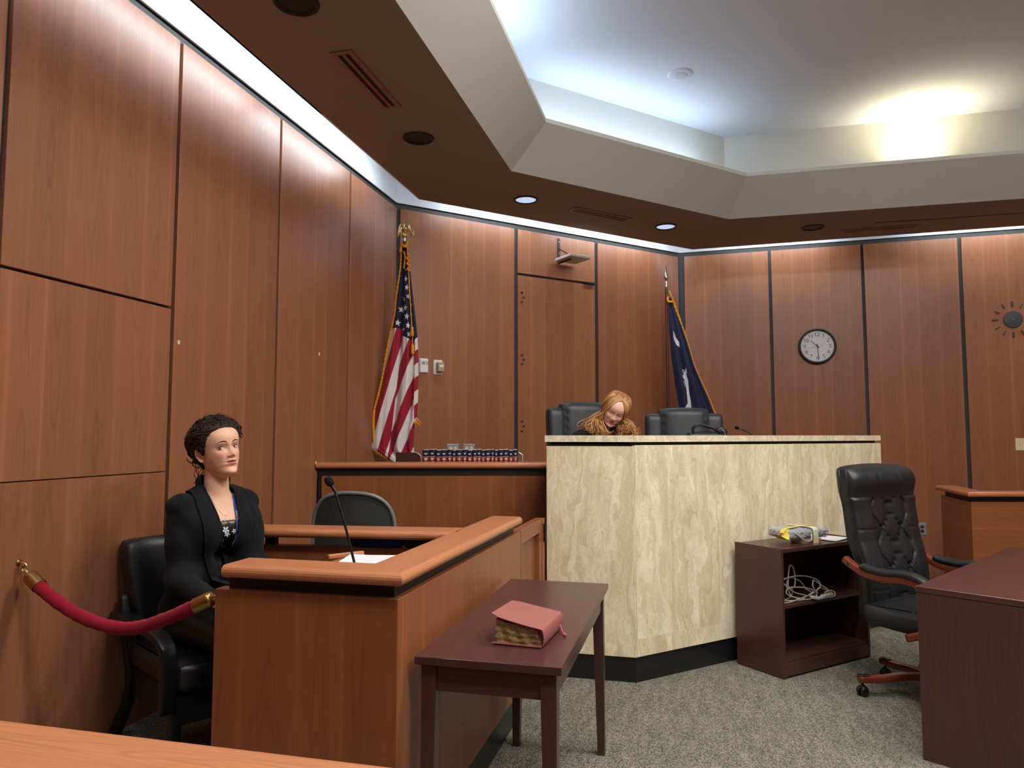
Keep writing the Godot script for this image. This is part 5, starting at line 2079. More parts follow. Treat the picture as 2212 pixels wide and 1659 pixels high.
func rope() -> void:
	var t := thing("rope_barrier", "red velvet barrier rope with brass ends hung between left wall and witness stand", "rope", Vector3(XL, 0, -2.17))
	var o := Vector3(XL, 0, -2.17)
	var P := func(x: float, y: float, z: float) -> Vector3: return Vector3(x, y, z) - o
	var pts := curve([P.call(-2.395, 0.925, -2.176), P.call(-2.36, 0.900, -2.174), P.call(-2.28, 0.852, -2.165), P.call(-2.13, 0.792, -2.150), P.call(-1.98, 0.765, -2.135), P.call(-1.86, 0.772, -2.118), P.call(-1.74, 0.808, -2.100), P.call(-1.62, 0.858, -2.085), P.call(-1.545, 0.892, -2.080), P.call(-1.522, 0.902, -2.080)], 10)
	var b := MB.new()
	var mid := pts.slice(13, pts.size() - 14)
	var rr := []
	for i in mid.size(): rr.append(0.0225 + 0.0009 * sin(i * 1.9) + 0.0006 * sin(i * 0.7))
	b.tube(mid, rr, 20)
	var vel := cloth(c8(142, 20, 38), 0.95, 0.9)
	obj("velvet_rope", b, vel, t)
	for e in 2:
		var seg: Array = pts.slice(3, 16) if e == 0 else pts.slice(pts.size() - 18, pts.size() - 4)
		if e == 0: seg.reverse()
		var n := seg.size()
		var r := []
		for i in n:
			var f := float(i) / (n - 1)
			r.append(0.0265 if f < 0.55 else 0.0265 * sqrt(maxf(0.08, 1.0 - pow((f - 0.55) / 0.45, 2.0) * 0.86)))
		b = MB.new()
		b.tube(seg, r, 20)
		obj("brass_end", b, M.brass, t)
	# hooks
	b = MB.new()
	var ring := []
	for i in 20:
		var a := TAU * i / 20.0
		ring.append(P.call(-2.408 + cos(a) * 0.014, 0.942 + sin(a) * 0.018, -2.176 + sin(a) * 0.004))
	b.tube(ring, 0.0045, 8, false, true)
	b.tube([P.call(-2.40, 0.932, -2.176), P.call(-2.385, 0.918, -2.175)], 0.006, 8)
	obj("hook", b, M.gold, t)
	b = MB.new()
	b.tube(curve([P.call(-1.535, 0.897, -2.080), P.call(-1.522, 0.906, -2.078), P.call(-1.508, 0.902, -2.076), P.call(-1.508, 0.890, -2.076)], 5), 0.004, 8)
	obj("hook", b, M.gold, t)
	var h := thing("wall_eye", "small brass eye screwed into the left wall holding the rope's hook", "hook", Vector3(XL, 0.958, -2.178))
	b = MB.new()
	b.lathe([[0.0, 0.0], [0.013, 0.0], [0.011, 0.004], [0.0, 0.005]], 14, Transform3D(Basis(Vector3(0, 1, 0), Vector3(1, 0, 0), Vector3(0, 0, -1)), Vector3.ZERO))
	b.tube(curve([Vector3(0.003, 0.0, 0), Vector3(0.02, 0.006, 0), Vector3(0.032, -0.002, 0), Vector3(0.028, -0.014, 0), Vector3(0.016, -0.014, 0)], 6), 0.0035, 8)
	obj("eye", b, M.brass, h)

func gooseneck(called: String, label: String, base: Vector3, pts: Array, r: float, foam_r: float, foam_l: float) -> void:
	var t := thing(called, label, "microphone", base)
	var c := curve(pts, 8)
	var b := MB.new()
	b.tube(c, r, 10)
	obj("gooseneck", b, M.mic, t)
	b = MB.new()
	var n := c.size()
	var d: Vector3 = (c[n - 1] - c[n - 3]).normalized()
	var e: Vector3 = c[n - 1]
	b.tube([e - d * 0.030, e], [r * 1.2, r * 1.5], 10)
	b.tube([c[n / 2], c[n / 2] + (c[n / 2 + 1] - c[n / 2]).normalized() * 0.02], r * 1.35, 10)
	obj("collar", b, M.mic, t)
	b = MB.new()
	var p := []
	var rr := []
	for i in 13:
		var f := i / 12.0
		p.append(e + d * foam_l * f)
		rr.append(foam_r * sqrt(maxf(0.0, 1.0 - pow(absf(2.0 * f - 1.0), 3.0))) * (0.92 + 0.08 * f))
	b.tube(p, rr, 18)
	obj("foam_cover", b, cloth(c8(24, 26, 28), 0.95, 0.2), t)
	b = MB.new()
	b.lathe([[0.0, 0.0], [0.030, 0.0], [0.030, 0.010], [0.018, 0.018], [0.0, 0.019]], 20)
	obj("base", b, M.plastic, t)

func microphones() -> void:
	M.mic = mat(c8(40, 42, 45), 0.35, 0.6)
	gooseneck("microphone", "tall gooseneck microphone leaning left over the witness stand", Vector3(-1.172, 0.93, -2.40), [Vector3(0, 0.0, 0), Vector3(-0.012, 0.044, 0), Vector3(-0.046, 0.16, 0), Vector3(-0.078, 0.255, 0), Vector3(-0.096, 0.300, 0), Vector3(-0.105, 0.315, 0)], 0.0048, 0.0155, 0.042)
	gooseneck("microphone", "short black gooseneck microphone on the right part of the judges' bench", Vector3(0.47, 1.225, -5.80), [Vector3(0, 0, 0), Vector3(0.01, 0.12, 0.02), Vector3(-0.01, 0.205, 0.01), Vector3(-0.06, 0.240, 0.0), Vector3(-0.105, 0.258, 0)], 0.0045, 0.013, 0.036)

func sheet(w: float, l: float, bend: Callable, nx := 8, nz := 8, th := 0.0008) -> MB:
	var b := MB.new()
	for s in 2:
		var rows := []
		for j in nz + 1:
			var row := []
			for i in nx + 1:
				var x := (float(i) / nx - 0.5) * w
				var z := (float(j) / nz - 0.5) * l
				row.append(Vector3(x, bend.call(x / w + 0.5, z / l + 0.5) + (th if s == 0 else 0.0), z))
			rows.append(row)
		b.grid(rows, false, false, s == 0)
	return b

func witness_papers() -> void:
	var t := thing("papers", "white papers lying on the shelf inside the witness stand", "papers", Vector3(-1.24, 0.931, -2.66), 0.2)
	obj("sheet", sheet(0.216, 0.279, func(u: float, v: float) -> float: return 0.002 + 0.010 * pow(maxf(0, 0.3 - u) / 0.3, 2.0)), M.paper, t)
	obj("sheet", sheet(0.216, 0.279, func(u: float, v: float) -> float: return 0.0), M.paper, t)
	var c := thing("wood_block", "small orange wood block lying on the shelf beside the papers", "block", Vector3(-1.385, 0.931, -2.73), 0.95)
	var b := nb(0)
	b.box(Vector3(0, 0.009, 0), Vector3(0.16, 0.018, 0.022), 0.003)
	obj("block", b, M.cap, c)
	var u := thing("folded_cloth", "royal blue folded cloth showing in the gap under the rear rail", "cloth", Vector3(-1.345, 0.9355, -2.998), 0.11)
	b = MB.new()
	b.cushion(Vector3(0, 0.019, 0), Vector3(0.20, 0.037, 0.07), 0.012, 0.002, Basis.IDENTITY, 10)
	for i in b.v.size(): b.v[i].y = maxf(b.v[i].y + 0.0025 * sin(b.v[i].x * 90.0 + b.v[i].z * 40.0), 0.0)
	obj("cloth", b, cloth(c8(34, 48, 120)), u)
	var g := thing("folded_cloth", "dark grey folded cloth beside the blue one under the rear rail", "cloth", Vector3(-1.175, 0.9355, -3.018), 0.11)
	b = MB.new()
	b.cushion(Vector3(0, 0.018, 0), Vector3(0.13, 0.035, 0.07), 0.014, 0.002, Basis.IDENTITY, 10)
	obj("cloth", b, cloth(c8(46, 48, 50)), g)

func bookcase_load() -> void:
	var X := Transform3D(Basis(Vector3.UP, PI / 4), Vector3(0.508, 0, -4.566))
	# package
	var at := X * Vector3(0.40, 0.7445, -0.185)
	var t := thing("package", "crumpled clear plastic package with yellow tape on top of the bookcase", "package", at + Vector3(0, 0.036, 0), PI / 4 - 0.15)
	var plastic := mat(c8(176, 178, 186), 0.16, 0.0, 0.7)
	plastic.clearcoat_enabled = true
	plastic.clearcoat = 0.8
	plastic.clearcoat_roughness = 0.12
	var dark := mat(c8(64, 64, 72), 0.4)
	var ns := noise(81, 1.0, 3)
	var b := MB.new()
	b.cushion(Vector3(0, 0.028, 0), Vector3(0.30, 0.046, 0.19), 0.012, 0.002, Basis.IDENTITY, 6)
	obj("bundle", b, dark, t)
	b = MB.new()
	b.cushion(Vector3(0, 0.028, 0), Vector3(0.315, 0.056, 0.205), 0.016, 0.004, Basis.IDENTITY, 26)
	for i in b.v.size():
		var p := b.v[i]
		var d := ns.get_noise_3d(p.x * 26.0, p.y * 30.0, p.z * 26.0) * 0.010 + ns.get_noise_3d(p.x * 70.0, p.y * 60.0, p.z * 70.0) * 0.004
		b.v[i] += b.n[i] * d
		b.n[i] = (b.n[i] + Vector3(ns.get_noise_3d(p.x * 60.0, p.y * 60.0, p.z * 60.0 + 5.0), ns.get_noise_3d(p.x * 60.0 + 9.0, p.y * 60.0, p.z * 60.0), ns.get_noise_3d(p.x * 60.0, p.y * 60.0 + 7.0, p.z * 60.0)) * 0.9).normalized()
		if b.v[i].y < 0.001: b.v[i].y = 0.001
	var wrap := mat(Color(0.85, 0.86, 0.9, 0.55), 0.3, 0.0, 0.8)
	wrap.transparency = BaseMaterial3D.TRANSPARENCY_ALPHA
	obj("plastic_wrap", b, wrap, t)
	b = MB.new()
	b.tube(curve([Vector3(-0.13, 0.045, 0.10), Vector3(-0.10, 0.02, 0.118), Vector3(-0.06, -0.012, 0.125), Vector3(-0.01, -0.006, 0.122), Vector3(0.005, 0.03, 0.108)], 5), 0.006, 6)
	obj("plastic_fold", b, plastic, t)
	var yel := mat(c8(226, 206, 92), 0.45)
	var tape := func(pts: Array, w: Vector3) -> MB:
		var m := MB.new()
		var c := curve(pts, 5)
		var a := []
		var e := []
		for q in c:
			a.append(q - w * 0.5); e.append(q + w * 0.5)
		m.grid([a, e], false, false, true)
		var a2 := []
		var e2 := []
		for q in c:
			a2.append(q - w * 0.5 - Vector3(0, 0.0012, 0)); e2.append(q + w * 0.5 - Vector3(0, 0.0012, 0))
		m.grid([a2, e2], false, false, false)
		return m
	obj("yellow_tape", tape.call([Vector3(-0.19, 0.040, 0.06), Vector3(-0.155, 0.062, 0.05), Vector3(-0.05, 0.0665, 0.02), Vector3(0.06, 0.0665, -0.02), Vector3(0.165, 0.063, -0.05)], Vector3(0.0, 0, 0.036)), yel, t)
	obj("yellow_tape", tape.call([Vector3(-0.16, 0.062, 0.06), Vector3(-0.175, 0.02, 0.075), Vector3(-0.20, 0.005, 0.09), Vector3(-0.25, 0.030, 0.075), Vector3(-0.28, 0.036, 0.06)], Vector3(0.02, 0, 0.05)), yel, t)
	obj("yellow_tape", tape.call([Vector3(0.01, 0.0675, -0.10), Vector3(0.02, 0.0685, 0.0), Vector3(0.035, 0.066, 0.098), Vector3(0.037, 0.030, 0.113), Vector3(0.037, -0.030, 0.114)], Vector3(0.042, 0, 0.0)), mat(c8(238, 232, 196), 0.45), t)
	var w := thing("wood_block", "pale wood block under the plastic package on the bookcase", "block", X * Vector3(0.415, 0.7445, -0.165), PI / 4 - 0.15)
	b = nb(0)
	b.box(Vector3(0, 0.0178, 0.03), Vector3(0.14, 0.0345, 0.12), 0.002)
	obj("block", b, textured(M.cap.albedo_texture, c8(200, 172, 120), 0.7, 0.3, 1.6), w)
	var f := thing("folder", "black folder with a white sheet at the right end of the bookcase top", "folder", X * Vector3(0.66, 0.7445, -0.13), PI / 4 + 0.2)
	b = MB.new()
	b.box(Vector3(0, 0.005, 0), Vector3(0.22, 0.009, 0.16), 0.002)
	obj("cover", b, M.black, f)
	obj("sheet", sheet(0.20, 0.15, func(u: float, v: float) -> float: return 0.0105 + 0.004 * u * u), M.paper, f)
	# grey cable tangle on the middle shelf
	var cb := mat(c8(168, 164, 152), 0.45)
	var k := thing("cable", "tangled grey cable with a plug on the bookcase's middle shelf", "cable", X * Vector3(0.02, 0.416, -0.02), PI / 4)
	var L := func(pts: Array) -> MB:
		var m := MB.new()
		m.tube(curve(pts, 9), 0.0042, 7)
		return m
	# local x along the shelf, y up, -z into it
	var loops := [
		[Vector3(0.0, 0.188, -0.10), Vector3(0.06, 0.165, -0.09), Vector3(0.13, 0.10, -0.08), Vector3(0.20, 0.05, -0.07), Vector3(0.30, 0.02, -0.06)],
		[Vector3(0.0, 0.022, -0.03), Vector3(0.08, 0.006, -0.03), Vector3(0.18, 0.010, -0.035), Vector3(0.33, 0.030, -0.04), Vector3(0.43, 0.062, -0.05), Vector3(0.42, 0.105, -0.07), Vector3(0.30, 0.135, -0.09), Vector3(0.14, 0.130, -0.09), Vector3(0.055, 0.085, -0.07), Vector3(0.06, 0.028, -0.05), Vector3(0.15, 0.008, -0.04), Vector3(0.26, 0.006, -0.03)],
		[Vector3(0.26, 0.006, -0.03), Vector3(0.16, 0.030, -0.06), Vector3(0.13, 0.055, -0.07), Vector3(0.17, 0.080, -0.07), Vector3(0.30, 0.066, -0.06), Vector3(0.36, 0.040, -0.05), Vector3(0.22, 0.012, -0.04), Vector3(0.17, 0.05, -0.08), Vector3(0.20, 0.19, -0.10), Vector3(0.235, 0.195, -0.10), Vector3(0.255, 0.13, -0.10), Vector3(0.23, 0.075, -0.09), Vector3(0.16, 0.07, -0.09), Vector3(0.20, 0.13, -0.10), Vector3(0.30, 0.10, -0.10), Vector3(0.34, 0.05, -0.09)],
		[Vector3(0.34, 0.05, -0.09), Vector3(0.38, 0.02, -0.04), Vector3(0.345, 0.075, -0.04), Vector3(0.365, 0.105, -0.05), Vector3(0.40, 0.095, -0.06), Vector3(0.46, 0.06, -0.05), Vector3(0.52, 0.016, -0.03), Vector3(0.50, 0.03, -0.06), Vector3(0.44, 0.05, -0.07), Vector3(0.36, 0.012, -0.03), Vector3(0.28, 0.008, -0.015), Vector3(0.24, 0.010, -0.02)],
		[Vector3(0.06, 0.05, -0.12), Vector3(0.10, 0.09, -0.14), Vector3(0.18, 0.085, -0.13), Vector3(0.25, 0.05, -0.12), Vector3(0.20, 0.01, -0.10), Vector3(0.10, 0.008, -0.09), Vector3(0.05, 0.025, -0.10), Vector3(0.12, 0.045, -0.12)],
		[Vector3(0.36, 0.012, 0.0), Vector3(0.44, 0.004, 0.004), Vector3(0.50, 0.006, 0.0), Vector3(0.515, 0.026, -0.01), Vector3(0.49, 0.036, -0.02), Vector3(0.43, 0.03, -0.02)]]
	for q in loops: obj("cord", L.call(q), cb, k)
	b = MB.new()
	b.box(Vector3(0.31, 0.016, -0.002), Vector3(0.06, 0.020, 0.030), 0.005, Basis(Vector3.UP, -0.5) * Basis(Vector3(0, 0, 1), -0.15))
	b.box(Vector3(0.352, 0.012, 0.006), Vector3(0.026, 0.016, 0.022), 0.004, Basis(Vector3.UP, -0.5))
	obj("plug", b, mat(c8(176, 174, 168), 0.4), k)
	b = MB.new()
	b.box(Vector3(0.43, 0.014, -0.005), Vector3(0.115, 0.024, 0.030), 0.006, Basis(Vector3.UP, 0.1))
	obj("connector", b, mat(c8(170, 168, 162), 0.4), k)

func bench_load() -> void:
	# black bag with a loop handle and chain on the worktop behind the cap
	var t := thing("handbag", "black handbag with arched handle and chrome chain in front of the empty judge's chair", "bag", Vector3(0.105, 1.225, -5.42), deg_to_rad(14))
	var b := MB.new()
	b.cushion(Vector3(0, 0.115, 0), Vector3(0.27, 0.225, 0.10), 0.03, 0.01, Basis.IDENTITY, 10)
	obj("body", b, M.leather, t)
	b = MB.new()
	b.tube(curve([Vector3(-0.10, 0.215, 0.04), Vector3(-0.105, 0.262, 0.05), Vector3(-0.06, 0.285, 0.055), Vector3(0.03, 0.262, 0.055), Vector3(0.10, 0.225, 0.05)], 8), 0.007, 8)
	b.tube(curve([Vector3(-0.08, 0.215, 0.0), Vector3(-0.085, 0.258, 0.0), Vector3(-0.04, 0.275, 0.0), Vector3(0.05, 0.255, 0.0), Vector3(0.11, 0.22, 0.0)], 8), 0.006, 8)
	obj("handle", b, M.leather, t)
	b = MB.new()
	b.cushion(Vector3(0.115, 0.235, 0.0), Vector3(0.08, 0.05, 0.07), 0.02, 0.002, Basis(Vector3(0, 0, 1), -0.3), 6)
	obj("flap", b, M.leather, t)
	for i in 5:
		b = MB.new()
		var ring := []
		for q in 12:
			var a := TAU * q / 12.0
			var p := Vector3(cos(a) * 0.006, sin(a) * 0.010, 0)
			if i % 2: p = Vector3(0, p.y, p.x)
			ring.append(Vector3(0.105 + i * 0.008, 0.252 - i * 0.014, 0.052) + Basis(Vector3(0, 0, 1), 0.5) * p)
		b.tube(ring, 0.002, 6, false, true)
		obj("chain_link", b, M.metal, t)

# ---------- people ----------
# field of blended tapered capsules, meshed as surface nets
class Flesh:
	var bones := []
	var k := 0.03
	func add(a: Vector3, b: Vector3, ra: float, rb: float) -> void:
		bones.append([a, b, ra, rb])
	func d1(q: Array, p: Vector3) -> float:
		var ab: Vector3 = q[1] - q[0]
		var l := ab.length_squared()
		var t := 0.0 if l < 1e-9 else clampf((p - q[0]).dot(ab) / l, 0.0, 1.0)
		return p.distance_to(q[0] + ab * t) - lerpf(q[2], q[3], t)
	func dist(p: Vector3) -> float:
		var s := 10.0
		for q in bones:
			var e := d1(q, p)
			var h := maxf(k - absf(s - e), 0.0) / k
			s = minf(s, e) - h * h * k * 0.25
		return s
	func grad(p: Vector3) -> Vector3:
		var e := 0.002
		return Vector3(dist(p + Vector3(e, 0, 0)) - dist(p - Vector3(e, 0, 0)), dist(p + Vector3(0, e, 0)) - dist(p - Vector3(0, e, 0)), dist(p + Vector3(0, 0, e)) - dist(p - Vector3(0, 0, e))).normalized()
	# first hit from p along dir
	func hit(p: Vector3, dir: Vector3) -> Vector3:
		for i in 40:
			var d := dist(p)
			if d < 0.0004: break
			p += dir * d * 0.9
		return p
	func mesh(b: MB, cell: float, color: Callable, keep: Callable) -> void:
		var lo := Vector3(1e9, 1e9, 1e9)
		var hi := -lo
		for q in bones:
			var r: float = maxf(q[2], q[3]) + k + cell * 2
			for e in 2:
				lo = lo.min(q[e] - Vector3.ONE * r)
				hi = hi.max(q[e] + Vector3.ONE * r)
		var n := Vector3i(((hi - lo) / cell).ceil()) + Vector3i.ONE
		var f := PackedFloat32Array()
		f.resize(n.x * n.y * n.z)
		f.fill(1.0)
		for q in bones:
			var r: float = maxf(q[2], q[3]) + k + cell
			var a := Vector3i((((q[0] as Vector3).min(q[1]) - Vector3.ONE * r - lo) / cell).floor())
			var z := Vector3i((((q[0] as Vector3).max(q[1]) + Vector3.ONE * r - lo) / cell).ceil())
			a = a.clamp(Vector3i.ZERO, n - Vector3i.ONE)
			z = z.clamp(Vector3i.ZERO, n - Vector3i.ONE)
			var p0: Vector3 = q[0]
			var ab: Vector3 = q[1] - q[0]
			var l := maxf(ab.length_squared(), 1e-9)
			var ra: float = q[2]
			var rb: float = q[3]
			for x in range(a.x, z.x + 1):
				for y in range(a.y, z.y + 1):
					var i := (x * n.y + y) * n.z
					for w in range(a.z, z.z + 1):
						var p := lo + Vector3(x, y, w) * cell - p0
						var t := clampf(p.dot(ab) / l, 0.0, 1.0)
						var e := p.distance_to(ab * t) - lerpf(ra, rb, t)
						var s := f[i + w]
						var h := maxf(k - absf(s - e), 0.0) / k
						f[i + w] = minf(s, e) - h * h * k * 0.25
		var id := {}
		var st := [n.y * n.z, n.z, 1]
		for x in n.x - 1:
			for y in n.y - 1:
				for w in n.z - 1:
					var i := (x * n.y + y) * n.z + w
					var s0 := f[i] < 0.0
					if s0 == (f[i + 1] < 0.0) and s0 == (f[i + n.z] < 0.0) and s0 == (f[i + n.z + 1] < 0.0):
						var j := i + n.y * n.z
						if s0 == (f[j] < 0.0) and s0 == (f[j + 1] < 0.0) and s0 == (f[j + n.z] < 0.0) and s0 == (f[j + n.z + 1] < 0.0): continue
					var sum := Vector3.ZERO
					var cnt := 0
					for e in [[0, 0, 0, 0], [0, 0, 1, 0], [0, 1, 0, 0], [0, 1, 1, 0], [0, 0, 0, 1], [0, 0, 1, 1], [1, 0, 0, 1], [1, 0, 1, 1], [0, 0, 0, 2], [0, 1, 0, 2], [1, 0, 0, 2], [1, 1, 0, 2]]:
						var o := Vector3i(e[0], e[1], e[2])
						var q := o
						q[e[3]] += 1
						var fa := f[i + o.x * st[0] + o.y * st[1] + o.z]
						var fb := f[i + q.x * st[0] + q.y * st[1] + q.z]
						if (fa < 0.0) != (fb < 0.0):
							sum += Vector3(o).lerp(Vector3(q), fa / (fa - fb))
							cnt += 1
					var p := lo + (Vector3(x, y, w) + sum / cnt) * cell
					b.color = color.call(p)
					id[i] = b.vert(p, grad(p), Vector2(p.x + p.z, p.y))
		for i in id:
			var w: int = i % n.z
			var y: int = (i / n.z) % n.y
			var x: int = i / (n.y * n.z)
			if x < 1 or y < 1 or w < 1: continue
			for e in 3:
				var a: float = f[i]
				var c: float = f[i + st[e]]
				if (a < 0.0) == (c < 0.0): continue
				var u: int = st[(e + 1) % 3]
				var v: int = st[(e + 2) % 3]
				if not (id.has(i - u) and id.has(i - v) and id.has(i - u - v)): continue
				var q := [id[i], id[i - u], id[i - u - v], id[i - v]]
				if not keep.call((b.v[q[0]] + b.v[q[2]]) * 0.5): continue
				# the surface faces +e when the inside lies at the lower end
				if a < 0.0: b.idx.append_array([q[0], q[2], q[1], q[0], q[3], q[2]])
				else: b.idx.append_array([q[0], q[1], q[2], q[0], q[2], q[3]])

func prof(tab: Array, y: float) -> float:
	var n := tab.size()
	if y <= tab[0][0]: return tab[0][1]
	for i in n - 1:
		if y <= tab[i + 1][0]:
			var t: float = (y - tab[i][0]) / (tab[i + 1][0] - tab[i][0])
			var p0: float = tab[maxi(i - 1, 0)][1]
			var p3: float = tab[mini(i + 2, n - 1)][1]
			return clampf(cubic_interpolate(tab[i][1], tab[i + 1][1], p0, p3, t), minf(tab[i][1], tab[i + 1][1]) - 0.003, maxf(tab[i][1], tab[i + 1][1]) + 0.003)
	return tab[n - 1][1]

const HF := [[-0.118, 0.045], [-0.114, 0.066], [-0.107, 0.079], [-0.097, 0.0845], [-0.085, 0.081], [-0.075, 0.0805], [-0.066, 0.084], [-0.058, 0.084], [-0.05, 0.086], [-0.04, 0.0865], [-0.03, 0.086], [-0.015, 0.0845], [0.0, 0.083], [0.015, 0.087], [0.027, 0.0905], [0.04, 0.0915], [0.055, 0.088], [0.07, 0.080], [0.085, 0.067], [0.1, 0.047], [0.11, 0.027], [0.1155, 0.010], [0.118, -0.005]]
const HW := [[-0.118, 0.016], [-0.112, 0.028], [-0.10, 0.041], [-0.085, 0.0505], [-0.07, 0.057], [-0.05, 0.0625], [-0.03, 0.066], [-0.01, 0.069], [0.01, 0.0715], [0.03, 0.074], [0.05, 0.0745], [0.07, 0.070], [0.085, 0.061], [0.1, 0.046], [0.11, 0.030], [0.1155, 0.016], [0.118, 0.001]]
const HB := [[-0.118, 0.012], [-0.11, 0.0], [-0.10, -0.010], [-0.085, -0.026], [-0.07, -0.045], [-0.05, -0.064], [-0.03, -0.078], [0.0, -0.091], [0.03, -0.099], [0.055, -0.097], [0.075, -0.086], [0.09, -0.068], [0.1, -0.052], [0.11, -0.034], [0.1155, -0.02], [0.118, -0.006]]

class Face:
	var wide := 1.0
	var feats := []
	var jaw := 0.0

func gauss(x: float, y: float, g: Array) -> float:
	var a: float = (x - g[0]) / g[2]
	var b: float = (y - g[1]) / g[3]
	var e := a * a + b * b
	return 0.0 if e > 9.0 else g[4] * exp(-e)

func face_feats(o: Dictionary) -> Array:
	var f := []
	for s in [-1.0, 1.0]:
		f.append([s * 0.031, 0.001, 0.0165, 0.0110, -0.0100])
		f.append([s * 0.016, 0.002, 0.006, 0.009, -0.006])
		f.append([s * 0.028, 0.0185, 0.022, 0.006, 0.0028])
		f.append([s * 0.043, -0.027, 0.018, 0.015, 0.0035 + o.get("cheek", 0.0)])
		f.append([s * 0.0118, -0.0338, 0.0056, 0.0054, 0.0080])
		f.append([s * 0.0056, -0.0395, 0.0034, 0.0024, -0.0060])
		f.append([s * 0.0255, -0.045, 0.007, 0.014, -0.0010])
		f.append([s * 0.006, -0.0520, 0.007, 0.0034, 0.0018])
	f.append([0.0, -0.0290, 0.0088, 0.0078, 0.0078])
	f.append([0.0, -0.0535, 0.018, 0.0036, 0.0036])
	f.append([0.0, -0.0655, 0.0165, 0.0046, 0.0056])
	f.append([0.0, -0.078, 0.018, 0.005, -0.0025])
	f.append([0.0, -0.101, 0.016, 0.011, 0.0035])
	f.append([0.0, -0.046, 0.0028, 0.005, -0.0012])
	return f

func face_dz(x: float, y: float, feats: Array, mouth: float) -> float:
	var z := 0.0
	# ridge of the nose
	if absf(x) < 0.035 and y < 0.03 and y > -0.05:
		var t := clampf((0.016 - y) / 0.046, 0.0, 1.0)
		z += lerpf(0.003, 0.0135, t) * exp(-pow(x / lerpf(0.0062, 0.0085, t), 2.0)) * smoothstep(-0.0415, -0.0325, y) * smoothstep(0.028, 0.006, y)
	for g in feats: z += gauss(x, y, g)
	# parting of the lips
	if absf(y + 0.0592) < 0.012 and absf(x) < 0.03:
		z -= (0.0042 + mouth) * exp(-pow((y + 0.0590 - 0.0012 * cos(x * 130.0)) / (0.0017 + mouth * 0.25), 2.0)) * (1.0 - smoothstep(0.014, 0.021, absf(x)))
	return z

func head_pt(th: float, y: float, o: Dictionary) -> Vector3:
	var w: float = prof(HW, y) * (1.0 + (o.wide - 1.0) * smoothstep(0.06, -0.06, y))
	var zf := prof(HF, y)
	var zb := prof(HB, y)
	var c := cos(th)
	var s := sin(th)
	var x: float = signf(c) * pow(absf(c), 0.92) * w
	var zm := -0.005 if y > -0.1 else lerpf(-0.005, 0.02, (-0.1 - y) / 0.018)
	var z: float
	if s >= 0.0:
		z = zm + (zf - zm) * pow(s, lerpf(0.92, 0.80, smoothstep(-0.10, -0.02, y)))
		z += face_dz(x, y, o.feats, o.mouth) * smoothstep(0.0, 0.35, s)
	else: z = zm + (zb - zm) * pow(-s, 0.9)
	return Vector3(x, y, z)

func face_at(x: float, y: float, o: Dictionary) -> Vector3:
	var w: float = prof(HW, y) * (1.0 + (o.wide - 1.0) * smoothstep(0.06, -0.06, y))
	var c: float = signf(x) * pow(minf(absf(x) / w, 0.999), 1.0 / 0.92)
	return head_pt(acos(c), y, o)

func head_rows(o: Dictionary, off: Callable, nr: int, nc: int) -> Array:
	var rows := []
	for r in nr + 1:
		var t := float(r) / nr
		var y := 0.118 * lerpf(2.0 * t - 1.0, sin(PI * (t - 0.5)), 0.45)
		var row := []
		for k in nc:
			var u := 2.0 * k / nc - 1.0
			var th := PI / 2 - PI * signf(u) * pow(absf(u), 1.45)
			var p := head_pt(th, y, o)
			var d: float = off.call(p)
			if d != 0.0:
				var nn := Vector3(p.x, p.y * 0.9, p.z + 0.005).normalized()
				p += nn * d
			row.append(p)
		rows.append(row)
	var lo := []
	var hi := []
	for k in nc:
		lo.append(rows[0][0].lerp(rows[0][nc / 2], 0.5)); hi.append(rows[nr][0].lerp(rows[nr][nc / 2], 0.5))
	return [lo] + rows + [hi]

